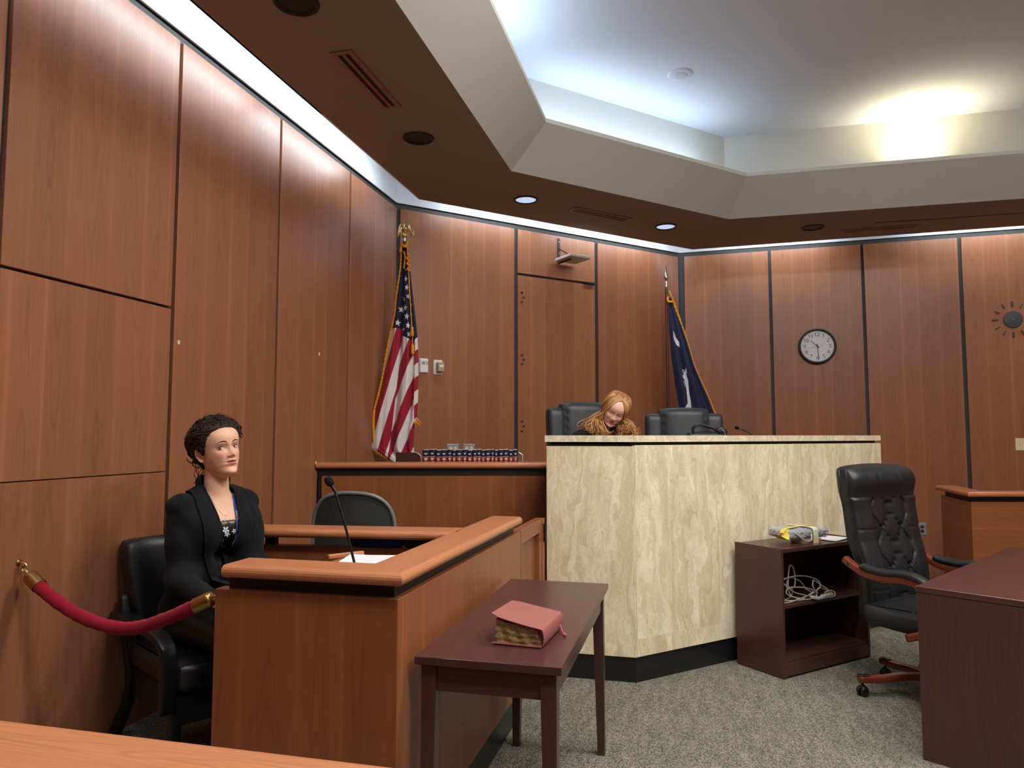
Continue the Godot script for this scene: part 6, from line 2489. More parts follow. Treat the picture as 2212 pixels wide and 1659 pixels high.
# adds head skin to b; returns nothing. xf places the head
func head_skin(b: MB, xf: Transform3D, o: Dictionary) -> void:
	var rows := head_rows(o, func(_p): return 0.0, 150, 128)
	var h := MB.new()
	h.grid(rows, true, false, false)
	fix_out(h)
	var skin: Color = o.skin
	var lip: Color = o.lip
	var ns := noise(97, 1.0, 2)
	for i in h.v.size():
		var p := h.v[i]
		var c := skin
		if p.z > 0.03:
			# natural redness of cheeks and nose
			var fl := clampf(exp(-pow((absf(p.x) - 0.036) / 0.022, 2.0) - pow((p.y + 0.030) / 0.020, 2.0)) + 0.8 * exp(-pow(p.x / 0.012, 2.0) - pow((p.y + 0.030) / 0.012, 2.0)), 0, 1)
			c = c.lerp(o.flush, fl * 0.55)
			var up := -0.0535 + 0.0036 + 0.0012 * cos(p.x * 420.0) * exp(-pow(p.x / 0.012, 2.0)) - pow(absf(p.x) / 0.0215, 2.0) * 0.0072
			var dn := -0.0655 - 0.0050 + pow(absf(p.x) / 0.0215, 2.0) * 0.0100
			var m := smoothstep(-0.0012, 0.0008, up - p.y) * smoothstep(-0.0012, 0.0008, p.y - dn) * (1.0 - smoothstep(0.0195, 0.0220, absf(p.x)))
			c = c.lerp(lip, m)
			if o.mouth > 0.001: c = c.lerp(Color(0.02, 0.008, 0.008), exp(-pow((p.y + 0.0590) / 0.0012, 2.0)) * (1.0 - smoothstep(0.008, 0.016, absf(p.x - 0.004))))
		c = c * (1.0 + 0.05 * ns.get_noise_3d(p.x * 60.0, p.y * 60.0, p.z * 60.0))
		h.col[i] = c
	b.add(h, xf)
	# ears
	for s in [-1.0, 1.0]:
		var e := MB.new()
		for lay in 2:
			var er := []
			for j in 9:
				var v := j / 8.0
				var row := []
				for k in 28:
					var a := TAU * k / 28.0
					var ry := 0.030 * (1.0 if sin(a) > 0 else 0.98)
					var rz := 0.0175 * (1.0 if sin(a) > -0.3 else 0.72)
					var y := sin(a) * ry * v - 0.014
					var z := cos(a) * rz * v - 0.014 - 0.18 * (y + 0.014)
					var back := 0.5 - 0.5 * cos(a)
					var out := 0.0005 + 0.013 * v * back + 0.0035 * exp(-pow((v - 0.88) / 0.12, 2.0)) * (0.4 + back) - 0.004 * exp(-pow((v - 0.5) / 0.2, 2.0)) * back
					out += 0.003 * exp(-pow((z + 0.003) / 0.003, 2.0) - pow((y + 0.016) / 0.006, 2.0))
					if lay == 1: out -= 0.0045 * (1.0 - pow(v, 6.0)) + 0.0
					row.append(Vector3(s * (prof(HW, y) * 0.985 + out + 0.002), y, z))
				er.append(row)
			e.grid(er, true, false, (s > 0) == (lay == 1))
		for i in e.v.size(): e.col[i] = skin.lerp(o.flush, 0.35)
		b.add(e, xf)

# eyes, lids, lashes and brows as parts of the person
func head_parts(t: Node3D, xf: Transform3D, o: Dictionary) -> void:
	var white := mat(c8(226, 220, 214), 0.25)
	var iris := mat(o.iris, 0.2)
	var lash := mat(o.brow.darkened(0.3), 0.7)
	var lids := MB.new()
	var lidc: Color = o.skin.lerp(o.flush, 0.25)
	for s in [-1.0, 1.0]:
		var sp := face_at(s * 0.031, 0.0005, o)
		var c := Vector3(s * 0.0308, 0.0006, sp.z - 0.0062)
		var r := 0.0124
		var b := MB.new()
		var br := []
		for j in 13:
			var a := PI * j / 12.0 - PI / 2
			br.append([cos(a) * r, sin(a) * r])
		b.lathe(br, 20, xf * Transform3D(Basis.IDENTITY, c))
		obj("eyeball", b, white, t)
		var g: Vector3 = o.gaze.normalized()
		var gx := Basis.looking_at(-g, Vector3.UP)
		for q in [[0.0, 0.47, 0.0004, iris], [0.0, 0.20, 0.0007, M.black]]:
			b = MB.new()
			var rows := []
			for j in 6:
				var a: float = q[1] * j / 5.0
				var row := []
				for k in 20:
					var u := TAU * k / 20.0
					row.append(xf * (c + gx * (Vector3(sin(a) * cos(u), sin(a) * sin(u), cos(a)) * (r + q[2]))))
				rows.append(row)
			b.grid(rows, true, false, true)
			obj("iris" if q[3] == iris else "pupil", b, q[3], t)
		for up in 2:
			var rows := []
			var edge := []
			var open: float = o.lid_up if up == 0 else -o.lid_dn
			for j in 9:
				var row := []
				for k in 17:
					var az := deg_to_rad(-82.0 + 164.0 * k / 16.0)
					var ed: float = deg_to_rad(open) * pow(maxf(cos(az), 0.0), 0.75) - deg_to_rad(2.0) - deg_to_rad(5.0) * sin(az) * s * -1.0
					var end := deg_to_rad(100.0 if up == 0 else -100.0)
					var el := lerpf(ed, end, j / 8.0)
					var rr := r + 0.0013 + (0.0006 if j == 0 else 0.0) - 0.0010 * maxf(0, j - 4) / 4.0
					var p := c + Vector3(sin(az) * cos(el) * 1.12, sin(el), cos(az) * cos(el)) * rr
					row.append(xf * p)
					if j == 0: edge.append(xf * (c + Vector3(sin(az) * cos(el) * 1.12, sin(el), cos(az) * cos(el)) * (rr + 0.0004)))
				rows.append(row)
			lids.color = lidc
			lids.grid(rows, false, false, up == 1)
			var lb := MB.new()
			var lr := []
			for k in 17: lr.append((0.0011 if up == 0 else 0.0005) * (0.3 + 0.7 * sin(PI * clampf(k / 16.0, 0.05, 0.95))))
			lb.tube(edge, lr, 6)
			obj("eyelash", lb, lash, t)
		b = MB.new()
		var bp := []
		var brr := []
		for k in 15:
			var f := k / 14.0
			var x := lerpf(0.0125, 0.0510, f)
			var y: float = 0.0215 + o.arch * sin(PI * pow(f, 0.9) * 0.85) - 0.006 * f * f
			var p := face_at(s * x, y, o)
			bp.append(xf * (p + Vector3(0, 0, 0.0004)))
			brr.append(0.0025 * (0.55 + 0.6 * sin(PI * minf(f * 1.1 + 0.1, 1.0))) * (1.0 - 0.75 * pow(f, 3.0)))
		b.tube(bp, brr, 6, true, false, Vector2(0.45, 1.0))
		obj("eyebrow", b, mat(o.brow, 0.8), t)
	lids.tinted = true
	obj("eyelids", lids, M.skin, t)

func hair_line(p: Vector3, tab: Array) -> float:
	var ph := absf(rad_to_deg(atan2(p.x, p.z + 0.005)))
	return p.y - prof(tab, ph)

func hand(b: MB, xf: Transform3D, s: float, skin: Color, curl: float) -> void:
	# palm in the local xz plane, fingers along +z, thumb towards s*-x, back of the hand up
	var f := Flesh.new()
	f.k = 0.008
	f.add(Vector3(-0.020, 0, 0.012), Vector3(-0.026, 0, 0.070), 0.015, 0.0125)
	f.add(Vector3(0.020, 0, 0.012), Vector3(0.026, -0.002, 0.062), 0.015, 0.0115)
	f.add(Vector3(0, 0, 0.005), Vector3(0, 0.002, 0.070), 0.017, 0.0125)
	f.add(Vector3(0, 0.002, -0.04), Vector3(0, 0.001, 0.01), 0.024, 0.020)
	var lens := [0.070, 0.080, 0.074, 0.058]
	for i in 4:
		var x := -0.029 + 0.0195 * i
		var l: float = lens[i]
		var p := Vector3(x * s * -1.0 * -1.0, 0.001, 0.070 - 0.003 * absf(i - 1.2))
		var a := 0.15 + curl * 0.35
		var r := 0.0088 - 0.0004 * i
		for j in 3:
			var seg: float = l * [0.45, 0.30, 0.25][j]
			var q: Vector3 = p + Vector3(x * 0.12, -sin(a), cos(a)).normalized() * seg
			f.add(p, q, r, r - 0.0008)
			p = q
			r -= 0.0009
			a += curl * 0.55
	var tp := [Vector3(-0.024, -0.004, 0.018), Vector3(-0.044, -0.010, 0.044), Vector3(-0.050, -0.016, 0.070), Vector3(-0.047, -0.022, 0.090)]
	for j in 3: f.add(tp[j], tp[j + 1], 0.0125 - 0.0018 * j, 0.0107 - 0.0016 * j)
	var h := MB.new()
	f.mesh(h, 0.0036, func(_p): return skin, func(_p): return true)
	if s > 0:
		for i in h.v.size():
			h.v[i].x = -h.v[i].x; h.n[i].x = -h.n[i].x
		fix_mirror(h)
	b.add(h, xf)

func people() -> void:
	witness()
	judge()

func frame(at: Vector3, z: Vector3, up: Vector3) -> Transform3D:
	var zz := z.normalized()
	var x := up.cross(zz).normalized()
	return Transform3D(Basis(x, zz.cross(x), zz), at)

func lin(r: int, g: int, b: int) -> Color:
	return Color8(r, g, b).srgb_to_linear()

func witness() -> void:
	var f := Vector3(sin(deg_to_rad(64)), 0, cos(deg_to_rad(64)))
	var l := Vector3(cos(deg_to_rad(64)), 0, -sin(deg_to_rad(64)))
	var base := Vector3(-1.985, 0.15, -2.70)
	var t := thing("person", "seated woman with dark pulled back hair in a black blazer and blue lanyard", "person", base)
	var V := func(p: Vector3) -> Vector3: return p - base
	var N: Vector3 = V.call(Vector3(-1.935, 1.205, -2.640))
	var Pv: Vector3 = V.call(Vector3(-2.0, 0.68, -2.69))
	var C1 := N + Vector3(0, -0.14, 0) - f * 0.015
	var Wst := Pv.lerp(C1, 0.45)
	var skin := lin(230, 182, 156)
	var o := {"wide": 0.97, "mouth": 0.0012, "skin": skin, "flush": lin(222, 152, 132), "lip": lin(204, 128, 120), "iris": c8(92, 108, 116), "brow": c8(62, 44, 38), "gaze": Vector3(-0.42, 0.06, 1.0), "lid_up": 27.0, "lid_dn": 22.0, "arch": 0.0062}
	o.feats = face_feats(o)
	var hx := Transform3D(Basis.from_euler(Vector3(deg_to_rad(-7), deg_to_rad(66), deg_to_rad(7)), EULER_ORDER_YXZ).scaled(Vector3.ONE * 1.03), V.call(Vector3(-1.925, 1.372, -2.628)))
	var Sr := N - l * 0.128 + Vector3(0, -0.082, 0) - f * 0.015
	var Sl := N + l * 0.118 + Vector3(0, -0.076, 0) - f * 0.015
	var Er: Vector3 = V.call(Vector3(-1.985, 0.855, -2.490))
	var Wr: Vector3 = V.call(Vector3(-1.765, 0.825, -2.370))
	var El := Sl + f * 0.11 + l * 0.005 + Vector3(0, -0.27, 0)
	var Wl := El + f * 0.19 - l * 0.14 + Vector3(0, -0.055, 0)
	# body
	var q := Flesh.new()
	q.k = 0.035
	q.add(N + Vector3(0, -0.05, 0) - f * 0.005, hx * Vector3(0, -0.045, -0.028), 0.052, 0.047)
	q.add(C1 - l * 0.07, C1 + l * 0.07, 0.098, 0.098)
	q.add(Sr + l * 0.05, Sl - l * 0.05, 0.052, 0.052)
	q.add(Wst - l * 0.045, Wst + l * 0.045, 0.095, 0.095)
	q.add(Pv - l * 0.07, Pv + l * 0.07, 0.115, 0.115)
	q.add(C1 + f * 0.052 - l * 0.065 - Vector3(0, 0.03, 0), C1 + f * 0.052 + l * 0.065 - Vector3(0, 0.03, 0), 0.060, 0.060)
	for a in [[Sr, Er, Wr], [Sl, El, Wl]]:
		q.add(a[0], a[1], 0.047, 0.039)
		q.add(a[1], a[2], 0.038, 0.026)
	for s in [-1.0, 1.0]:
		var H: Vector3 = Pv + l * 0.085 * s + Vector3(0, -0.01, 0)
		var K: Vector3 = H + f * 0.43 + l * 0.03 * s + Vector3(0, -0.01, 0)
		var A: Vector3 = K + f * 0.03 + Vector3(0, -0.445, 0)
		q.add(H, K, 0.088, 0.060)
		q.add(K, A, 0.056, 0.040)
		q.add(A + Vector3(0, -0.025, 0), A + f * 0.15 + Vector3(0, -0.045, 0), 0.036, 0.028)
	var top := lin(24, 24, 27)
	var neckline := N.y - 0.128
	var b := MB.new()
	b.tinted = true
	q.mesh(b, 0.015, func(p: Vector3) -> Color: return skin if p.y > neckline and absf((p - N).dot(l)) < 0.16 else top, func(_p): return true)
	head_skin(b, hx, o)
	hand(b, frame(Wr + (Wr - Er).normalized() * 0.035, (Wr - Er) * Vector3(1, 0.4, 1) + l * 0.04, Vector3(0, 1, 0)), 1.0, skin, 0.6)
	hand(b, frame(Wl + (Wl - El).normalized() * 0.035, (Wl - El) * Vector3(1, 0.2, 1) - l * 0.05, Vector3(0, 1, 0)), -1.0, skin, 0.6)
	obj("body", b, M.skin, t)
	head_parts(t, hx, o)
	# blazer
	var z := Flesh.new()
	z.k = 0.04
	z.add(C1 - l * 0.072, C1 + l * 0.072, 0.110, 0.110)
	z.add(Sr + l * 0.05, Sl - l * 0.05, 0.056, 0.056)
	z.add(N + Vector3(0, -0.045, 0) - f * 0.03 - l * 0.05, N + Vector3(0, -0.045, 0) - f * 0.03 + l * 0.05, 0.055, 0.055)
	z.add(Wst - l * 0.050, Wst + l * 0.050, 0.108, 0.108)
	z.add(Pv - l * 0.075 + Vector3(0, 0.03, 0), Pv + l * 0.075 + Vector3(0, 0.03, 0), 0.125, 0.125)
	z.add(C1 + f * 0.055 - l * 0.067 - Vector3(0, 0.03, 0), C1 + f * 0.055 + l * 0.067 - Vector3(0, 0.03, 0), 0.068, 0.068)
	for a in [[Sr, Er, Wr, -1.0], [Sl, El, Wl, 1.0]]:
		z.add(a[0] + l * 0.004 * a[3], a[0].lerp(a[1], 0.5), 0.058, 0.055)
		z.add(a[0].lerp(a[1], 0.5), a[1], 0.057, 0.049)
		z.add(a[1], a[2], 0.050, 0.038)
		# gathers and creases
		for i in 5:
			var w: float = [0.30, 0.42, 0.9, 0.97, 1.0][i]
			var p: Vector3 = a[0].lerp(a[1], w)
			var side: Vector3 = (a[1] - a[0]).normalized().cross(f).normalized()
			z.add(p + f * 0.028 - side * 0.03 + Vector3(0, 0.012, 0), p + f * 0.040 + side * 0.03 - Vector3(0, 0.010, 0), 0.016, 0.015)
		for i in 4:
			var p: Vector3 = a[0] + Vector3(0, 0.038, 0) + f * (0.036 - 0.024 * i) + l * a[3] * 0.018
			z.add(p, p + l * a[3] * 0.020 - Vector3(0, 0.014, 0), 0.015, 0.014)
	# draped front folds
	for s in [-1.0, 1.0]:
		z.add(C1 + f * 0.10 + l * 0.10 * s + Vector3(0, 0.0, 0), Wst + f * 0.085 + l * 0.065 * s, 0.018, 0.016)
		z.add(C1 + f * 0.07 + l * 0.135 * s + Vector3(0, 0.03, 0), Wst + f * 0.06 + l * 0.11 * s, 0.020, 0.016)
	# neck opening: a V that closes at the waist
	var vt := N.y + 0.03
	var vb := N.y - 0.40
	var vhw := func(y: float) -> float: return lerpf(0.004, 0.072, clampf((y - vb) / (vt - vb), 0, 1))
	var keep := func(p: Vector3) -> bool:
		var a := absf((p - N).dot(l))
		var d := (p - N).dot(f)
		if p.y > vb and d > -0.02 and a < vhw.call(p.y): return false
		if p.y > N.y - 0.025 and a < 0.062 and d > -0.075: return false
		return true
	b = MB.new()
	z.mesh(b, 0.011, func(_p): return Color.WHITE, keep)
	var black := cloth(c8(25, 26, 29), 0.92, 0.35)
	obj("blazer", b, black, t)
	# shawl lapels and collar
	for s in [-1.0, 1.0]:
		b = MB.new()
		var face := []
		var n := 30
		for i in n + 1:
			var y := lerpf(vb - 0.01, N.y - 0.015, i / float(n))
			var row := []
			var e: float = vhw.call(y) - 0.004
			var wd := 0.062 * sin(PI * clampf(0.12 + 0.62 * i / float(n), 0, 1)) + 0.006
			for j in 9:
				var a: float = s * (e + wd * j / 8.0)
				var from := Vector3(N.x, y, N.z) + l * a + f * 0.4
				var p := z.hit(from, -f)
				row.append(p + z.grad(p) * (0.004 + 0.007 * sin(PI * clampf(0.15 + 0.8 * j / 8.0, 0, 1))))
			face.append(row)
		# run the band on over the shoulder and round the neck
		var top_row: Array = face[n]
		for i in range(1, 11):
			var g := i / 10.0
			var row := []
			var a := lerpf(0.35, PI * 0.5, g)
			var dirv: Vector3 = (l * s * cos(a) - f * sin(a)).normalized()
			for j in 9:
				var w := j / 8.0
				var p: Vector3 = N - f * 0.012 * g + dirv * (0.062 + 0.052 * w) + Vector3(0, 0.006 + 0.030 * g - 0.045 * w * w, 0)
				p = top_row[j].lerp(p, smoothstep(0.0, 0.35, g))
				for k in 4:
					var d := z.dist(p)
					if d < 0.008: p += z.grad(p) * (0.008 - d)
				row.append(p + Vector3(0, 0.004 * sin(PI * w), 0))
			face.append(row)
		b.grid(face, false, false, s < 0)
		var under := []
		for r in face:
			var row := []
			for p in r: row.append(p - (f * 0.5 + Vector3(0, 0.1, 0)).normalized() * 0.004)
			under.append(row)
		b.grid(under, false, false, s > 0)
		var e0 := []
		for r in face: e0.append(r[8])
		b.tube(e0, 0.003, 6)
		e0 = []
		for r in face: e0.append(r[0])
		b.tube(e0, 0.0034, 6)
		obj("lapel", b, black, t)
	b = MB.new()
	var cp := []
	for i in 15:
		var a := lerpf(-1.25, 1.25, i / 14.0)
		cp.append(N + Vector3(0, 0.022 + 0.012 * cos(a), 0) - f * 0.064 * cos(a) - f * 0.012 + l * 0.070 * sin(a))
	b.tube(cp, 0.022, 12, true, false, Vector2(0.55, 1.25))
	obj("collar", b, black, t)
	# lanyard over her left side
	b = MB.new()
	var rib := []
	for i in 19:
		var g := i / 18.0
		var from := Vector3(N.x, lerpf(N.y - 0.01, N.y - 0.36, g), N.z) + l * lerpf(0.058, 0.020, pow(g, 0.8)) + f * 0.4
		var p := q.hit(from, -f)
		if q.dist(p) < 0.01: rib.append(p + q.grad(p) * 0.004)
	var ra := []
	var rb := []
	for p in rib:
		ra.append(p - l * 0.0055 - f * 0.0015); rb.append(p + l * 0.0055 + f * 0.0015)
	b.grid([ra, rb], false, false, true)
	var ra2 := ra.map(func(p): return p - f * 0.0012)
	var rb2 := rb.map(func(p): return p - f * 0.0012)
	b.grid([ra2, rb2], false, false, false)
	obj("lanyard", b, mat(c8(34, 66, 158), 0.5), t)
	for k in [[4, "HEALTH"], [9, "RAL HEALTH"], [13, "MEN"]]:
		if k[0] + 1 >= rib.size(): continue
		var p: Vector3 = rib[k[0]]
		var dn: Vector3 = (rib[k[0] + 1] - rib[k[0] - 1]).normalized()
		var zz := (f - dn * f.dot(dn)).normalized()
		text(k[1], 0.011, M.paper, t, "lanyard_lettering", Transform3D(Basis(dn, zz.cross(dn), zz), p + zz * 0.0022), 0.0004, true)
	# flower print and lace edge of the top
	for k in [[-0.012, -0.160, 0.016], [0.026, -0.168, 0.011], [-0.004, -0.178, 0.012], [0.010, -0.235, 0.010], [-0.020, -0.205, 0.006]]:
		var p := q.hit(N + Vector3(0, k[1], 0) + l * k[0] + f * 0.4, -f)
		var nn := q.grad(p)
		var X := frame(p + nn * 0.0012, nn, Vector3.UP)
		b = MB.new()
		for j in 5:
			var a: float = TAU * j / 5.0 + k[0] * 30.0
			b.cushion(X * (Vector3(cos(a), sin(a), 0) * k[2] * 0.55), Vector3(k[2] * 0.8, k[2] * 0.45, 0.001), 0.0005, 0, X.basis * Basis(Vector3(0, 0, 1), a), 4)
		obj("flower_print", b, mat(c8(214, 216, 222), 0.8), t)
	b = MB.new()
	var lace := []
	for i in 17:
		var a := lerpf(-0.055, 0.055, i / 16.0)
		var p := q.hit(Vector3(N.x, neckline + 0.008 * absf(sin(i * 1.5)) - 0.002, N.z) + l * a + f * 0.4, -f)
		lace.append(p + q.grad(p) * 0.002)
	b.tube(lace, 0.0026, 5)
	obj("lace_edge", b, mat(c8(120, 124, 132), 0.8), t)
	b = MB.new()
	var nk := []
	for i in 21:
		var g := i / 20.0
		var a := lerpf(-0.052, 0.052, g)
		var p := q.hit(Vector3(N.x, N.y + 0.0 - 0.105 * (1.0 - pow(2.0 * g - 1.0, 2.0)), N.z) + l * a + f * 0.4, -f)
		if q.dist(p) < 0.01: nk.append(p + q.grad(p) * 0.001)
	b.tube(nk, 0.0008, 5)
	obj("necklace", b, M.gold, t)
	b = MB.new()
	var nr := []
	var np := face_at(-0.0165, -0.036, o)
	for i in 12:
		var a := TAU * i / 12.0
		nr.append(hx * (np + Vector3(0.0005 + cos(a) * 0.001, sin(a) * 0.003, cos(a) * 0.003)))
	b.tube(nr, 0.0006, 5, false, true)
	obj("nose_ring", b, M.gold, t)
	# hair: scalp cover, then locks drawn back to a low knot
	var tab := [[0, 0.077], [20, 0.076], [38, 0.068], [52, 0.050], [64, 0.022], [74, -0.004], [84, -0.022], [92, -0.010], [104, 0.012], [118, -0.030], [140, -0.068], [180, -0.080]]
	var ns := noise(51, 1.0, 3)
	var off := func(p: Vector3) -> float:
		var m := hair_line(p, tab)
		var th := 0.007 + 0.013 * smoothstep(0.0, 0.05, m) + 0.010 * smoothstep(0.02, -0.08, p.z)
		th += 0.004 * ns.get_noise_3d(p.x * 40.0, p.y * 40.0, p.z * 40.0)
		return lerpf(-0.008, th, smoothstep(-0.002, 0.010, m))
	b = MB.new()
	b.grid(head_rows(o, off, 70, 72), true, false, false)
	fix_out(b)
	for i in b.v.size(): b.v[i] = hx * b.v[i]
	for i in b.n.size(): b.n[i] = (hx.basis * b.n[i]).normalized()
	var hm := mat(Color.WHITE, 0.66, 0.0, 0.4)
	hm.vertex_color_use_as_albedo = true
	var dk := [lin(44, 32, 27), lin(58, 43, 36), lin(34, 25, 22), lin(76, 58, 48)]
	for i in b.v.size(): b.col[i] = dk[0]
	b.tinted = true
	obj("hair", b, hm, t)
	b = MB.new()
	b.tinted = true
	var r := RandomNumberGenerator.new()
	r.seed = 12
	for i in 420:
		var ph := r.randf_range(-1.0, 1.0)
		var az := ph * 95.0
		var pts := []
		var rad := []
		var ampl := r.randf_range(0.002, 0.0065)
		var fr := r.randf_range(2.0, 4.0)
		var p0 := r.randf() * TAU
		var start := r.randf_range(0.0, 0.35)
		for j in 12:
			var g := start + (1.0 - start) * j / 11.0
			# from the hairline over the head to the knot at the back
			var a := deg_to_rad(lerpf(az, signf(az) * 172.0, pow(g, 1.25)))
			var y0 := prof(tab, absf(az)) + 0.004
			var y: float = lerpf(y0, -0.035, g) + (0.118 - maxf(y0, 0.02)) * 0.95 * sin(PI * g) * (1.0 - 0.55 * absf(ph))
			y = minf(y, 0.1165)
			var p := head_pt(PI / 2 - a, y, o)
			var nn := Vector3(p.x, p.y * 0.9, p.z + 0.005).normalized()
			p += nn * (off.call(p) + 0.001 + ampl * sin(g * fr * TAU * 0.6 + p0) + (0.003 if j > 2 else 0.0))
			p += Vector3(sin(g * 9.0 + p0), cos(g * 8.0 + p0), 0) * 0.003
			pts.append(hx * p)
			rad.append(0.0023 * (0.4 + 0.6 * sin(PI * clampf(j / 11.0, 0.08, 0.95))))
		b.color = dk[r.randi() % 4]
		b.tube(curve(pts, 2), _spread(rad, 2), 5)
	# curls round the knot and loose wisps at the nape
	for i in 150:
		var c := Vector3(r.randf_range(-0.045, 0.045), r.randf_range(-0.055, 0.055), r.randf_range(-0.135, -0.085))
		var rr := r.randf_range(0.012, 0.024)
		var bs := Basis.from_euler(Vector3(r.randf() * TAU, r.randf() * TAU, 0))
		var pts := []
		for j in 11:
			var a := j / 10.0 * TAU * 0.8
			pts.append(hx * (c + bs * Vector3(cos(a) * rr, sin(a) * rr, j * 0.0012)))
		b.color = dk[r.randi() % 4]
		b.tube(pts, 0.0022, 5)
	for i in 12:
		var x := r.randf_range(-0.06, -0.02) if i < 9 else r.randf_range(0.0, 0.05)
		var p := Vector3(x, r.randf_range(-0.06, -0.03), r.randf_range(-0.085, -0.06))
		var pts := [hx * p]
		var sway := Vector3(r.randf_range(-0.03, 0.01), 0, r.randf_range(-0.03, 0.0))
		for j in range(1, 5): pts.append(hx * (p + Vector3(0, -0.018 * j, -0.004 * j) + sway * j / 4.0 + Vector3(sin(j * 1.6 + i), 0, cos(j * 1.4 + i)) * 0.006))
		b.color = dk[1]
		b.tube(curve(pts, 4), 0.0012, 4)
	for i in 300:
		var az := r.randf_range(-150.0, 150.0)
		var y := r.randf_range(0.03, 0.116)
		var p := head_pt(PI / 2 - deg_to_rad(az), y, o)
		if hair_line(p, tab) < 0.012: continue
		var nn := Vector3(p.x, p.y * 0.9, p.z + 0.005).normalized()
		var tv := nn.cross(Vector3(r.randf() - 0.5, r.randf() - 0.5, r.randf() - 0.5)).normalized()
		var pts := []
		for j in 5: pts.append(hx * (p + nn * (off.call(p) + 0.001 + (0.004 if i > 40 else 0.011) * sin(PI * j / 5.0)) + tv * (j - 2) * 0.008))
		b.color = dk[1]
		b.tube(curve(pts, 3), 0.0009 if i <= 40 else 0.0020, 4)
	obj("hair_locks", b, hm, t)

func _spread(a: Array, n: int) -> Array:
	var out := []
	for i in a.size() - 1:
		for k in n: out.append(lerpf(a[i], a[i + 1], float(k) / n))
	out.append(a[-1])
	return out

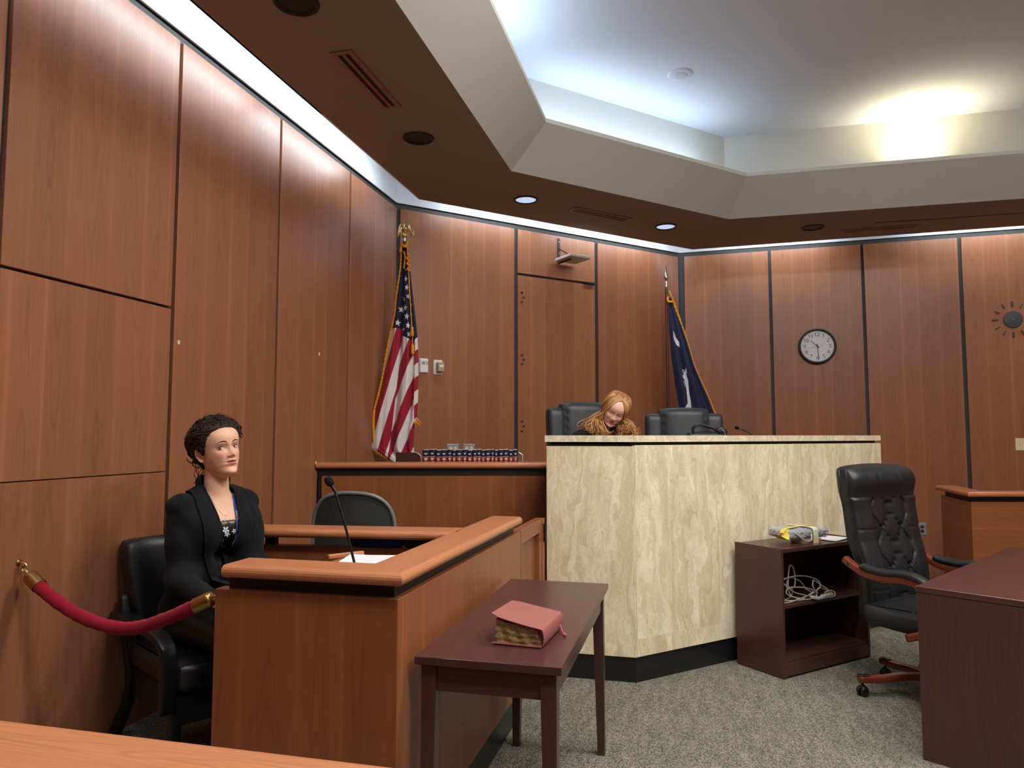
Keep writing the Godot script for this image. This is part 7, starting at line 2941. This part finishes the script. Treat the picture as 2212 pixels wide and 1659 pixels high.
func judge() -> void:
	var f := Vector3(sin(deg_to_rad(30)), 0, cos(deg_to_rad(30)))
	var l := Vector3(cos(deg_to_rad(30)), 0, -sin(deg_to_rad(30)))
	var base := Vector3(-0.66, 0.48, -5.22)
	var t := thing("person", "seated woman with long red hair and black robe looking down behind the stone bench", "person", base)
	var V := func(p: Vector3) -> Vector3: return p - base
	var skin := lin(238, 192, 180)
	var o := {"wide": 1.14, "cheek": 0.003, "mouth": 0.0, "skin": skin, "flush": lin(226, 150, 144), "lip": lin(190, 104, 104), "iris": c8(70, 80, 80), "brow": c8(150, 100, 72), "gaze": Vector3(0.0, -0.8, 1.0), "lid_up": -14.0, "lid_dn": 20.0, "arch": 0.004}
	o.feats = face_feats(o)
	var hp := Vector3(-0.508, 1.612, -5.03)
	var hx := Transform3D(Basis.from_euler(Vector3(deg_to_rad(29), deg_to_rad(4), deg_to_rad(-25)), EULER_ORDER_YXZ), V.call(hp))
	var N: Vector3 = V.call(Vector3(-0.585, 1.445, -5.10))
	var Pv: Vector3 = V.call(Vector3(-0.68, 1.03, -5.26))
	var C1 := N.lerp(Pv, 0.3)
	var Sr := N - l * 0.195 + Vector3(0, -0.055, 0)
	var Sl := N + l * 0.170 + Vector3(0, -0.055, 0)
	var El := Sl + f * 0.14 + l * 0.05 + Vector3(0, -0.155, 0)
	var Er := Sr + f * 0.14 - l * 0.06 + Vector3(0, -0.155, 0)
	var Wl := El + f * 0.17 - l * 0.12 + Vector3(0, 0.035, 0)
	var Wr := Er + f * 0.17 + l * 0.12 + Vector3(0, 0.035, 0)
	var q := Flesh.new()
	q.k = 0.035
	q.add(N + Vector3(0, -0.04, 0), hx * Vector3(0, -0.05, -0.03), 0.060, 0.054)
	q.add(C1 - l * 0.07, C1 + l * 0.07, 0.105, 0.105)
	q.add(Sr + l * 0.05, Sl - l * 0.05, 0.055, 0.055)
	q.add(Pv - l * 0.08, Pv + l * 0.08, 0.125, 0.125)
	for a in [[Sr, Er, Wr], [Sl, El, Wl]]:
		q.add(a[0], a[1], 0.050, 0.042)
		q.add(a[1], a[2], 0.040, 0.027)
	for s in [-1.0, 1.0]:
		var H: Vector3 = Pv + l * 0.09 * s + Vector3(0, -0.02, 0)
		var K: Vector3 = H + f * 0.36 + l * 0.03 * s
		var A: Vector3 = K + Vector3(0, -0.43, 0) - f * 0.05
		q.add(H, K, 0.090, 0.065)
		q.add(K, A, 0.060, 0.042)
		q.add(A + Vector3(0, -0.05, 0), A + f * 0.13 + Vector3(0, -0.06, 0), 0.036, 0.028)
	var blk := lin(22, 22, 24)
	var b := MB.new()
	b.tinted = true
	q.mesh(b, 0.018, func(p: Vector3) -> Color: return skin if p.y > N.y + 0.055 or minf(p.distance_to(Wr), p.distance_to(Wl)) < 0.06 else blk, func(_p): return true)
	head_skin(b, hx, o)
	hand(b, frame(Wr + (Wr - Er).normalized() * 0.035, (Wr - Er), Vector3(0, 1, 0)), 1.0, skin, 0.5)
	hand(b, frame(Wl + (Wl - El).normalized() * 0.035, (Wl - El), Vector3(0, 1, 0)), -1.0, skin, 0.5)
	obj("body", b, M.skin, t)
	head_parts(t, hx, o)
	var z := Flesh.new()
	z.k = 0.05
	z.add(C1 - l * 0.08, C1 + l * 0.08, 0.125, 0.125)
	z.add(Sr + l * 0.03, Sl - l * 0.03, 0.072, 0.072)
	z.add(N + Vector3(0, -0.05, 0), N + Vector3(0, 0.035, 0) + f * 0.02, 0.075, 0.066)
	z.add(Pv - l * 0.09, Pv + l * 0.09, 0.15, 0.15)
	for a in [[Sr, Er, Wr], [Sl, El, Wl]]:
		z.add(a[0], a[1], 0.072, 0.068)
		z.add(a[1], a[1].lerp(a[2], 0.85), 0.066, 0.060)
	b = MB.new()
	z.mesh(b, 0.016, func(_p): return Color.WHITE, func(_p): return true)
	obj("robe", b, cloth(c8(24, 25, 28), 0.85, 0.4), t)
	# hair
	var tab := [[0, 0.090], [18, 0.088], [38, 0.070], [54, 0.036], [66, 0.0], [80, -0.04], [100, -0.06], [140, -0.075], [180, -0.085]]
	var ns := noise(53, 1.0, 3)
	var off := func(p: Vector3) -> float:
		var m := hair_line(p, tab)
		var th := 0.006 + 0.010 * smoothstep(0.0, 0.05, m) + 0.002 * ns.get_noise_3d(p.x * 30.0, p.y * 30.0, p.z * 30.0) - 0.004 * exp(-pow((p.x - 0.006) / 0.005, 2.0)) * smoothstep(0.0, 0.03, m)
		return lerpf(-0.008, th, smoothstep(-0.002, 0.010, m))
	var hm := mat(Color.WHITE, 0.42, 0.0, 0.5)
	hm.vertex_color_use_as_albedo = true
	var cs := [lin(190, 132, 76), lin(164, 106, 60), lin(208, 158, 102), lin(140, 88, 48), lin(222, 180, 126)]
	b = MB.new()
	b.color = cs[1]
	b.grid(head_rows(o, off, 70, 72), true, false, false)
	fix_out(b)
	for i in b.v.size(): b.v[i] = hx * b.v[i]
	for i in b.n.size(): b.n[i] = (hx.basis * b.n[i]).normalized()
	b.tinted = true
	obj("hair", b, hm, t)
	b = MB.new()
	b.tinted = true
	var r := RandomNumberGenerator.new()
	r.seed = 21
	for s in [-1.0, 1.0]:
		for i in 300:
			var u := r.randf()
			var w := r.randf()
			# root on the parting, from the brow to the crown
			var pts := []
			var az0 := lerpf(4.0, 176.0, pow(u, 1.1))
			var az1 := lerpf(62.0, 150.0, u) + r.randf_range(-6, 6)
			for j in 6:
				var g := j / 5.0
				var az := lerpf(az0, az1, pow(g, 0.7))
				var y := lerpf(lerpf(0.098, 0.112, minf(u * 3.0, 1.0)), lerpf(-0.035, -0.05, u), pow(g, 1.35))
				var p := head_pt(PI / 2 - s * deg_to_rad(az), y, o)
				if g < 0.05: p.x = s * 0.002 + 0.006
				var nn := Vector3(p.x, p.y * 0.9, p.z + 0.005).normalized()
				pts.append(hx * (p + nn * (maxf(off.call(p), 0.004) + 0.002 + 0.006 * g * w)))
			# falls to the shoulder
			var e: Vector3 = pts[5]
			var sh: Vector3
			if s < 0: sh = V.call(Vector3(lerpf(-0.67, -0.565, w) - (0.12 if i % 3 == 0 else 0.0) * r.randf(), lerpf(1.435, 1.475, r.randf()) + (0.03 if i % 3 == 0 else 0.0), lerpf(-5.12, -4.95, u)))
			else: sh = V.call(Vector3(lerpf(-0.475, -0.375, w), lerpf(1.430, 1.495, r.randf()), lerpf(-5.10, -4.93, 1.0 - u)))
			var k := 7
			var ph := r.randf() * TAU
			for j in range(1, k + 1):
				var g := float(j) / k
				var p := e.lerp(sh, g)
				p.y = lerpf(e.y, sh.y, pow(g, 0.85)) - 0.0
				p += (l * s * 0.022 + f * 0.01) * sin(PI * g)
				p += Vector3(sin(g * 9.0 + ph), 0.4 * cos(g * 11.0 + ph), cos(g * 9.0 + ph)) * 0.010 * g
				pts.append(p)
			# curled ends
			var cr := r.randf_range(0.010, 0.026)
			var dir: float = -s * (1.0 if r.randf() < 0.75 else -1.0)
			for j in range(1, 5):
				var a := j / 4.0 * PI * 0.9
				pts.append(sh + l * dir * cr * (1.0 - cos(a)) + Vector3.DOWN * cr * 0.8 * sin(a) + f * 0.004 * j)
			var c := curve(pts, 2)
			var rad := []
			var r0 := r.randf_range(0.0016, 0.0030)
			for j in c.size():
				var g := float(j) / (c.size() - 1)
				rad.append(r0 * (0.35 + 0.65 * minf(g * 5.0, 1.0)) * (1.0 - 0.75 * pow(g, 4.0)))
			b.color = cs[r.randi() % 5]
			b.tube(c, rad, 5)
	obj("hair_locks", b, hm, t)
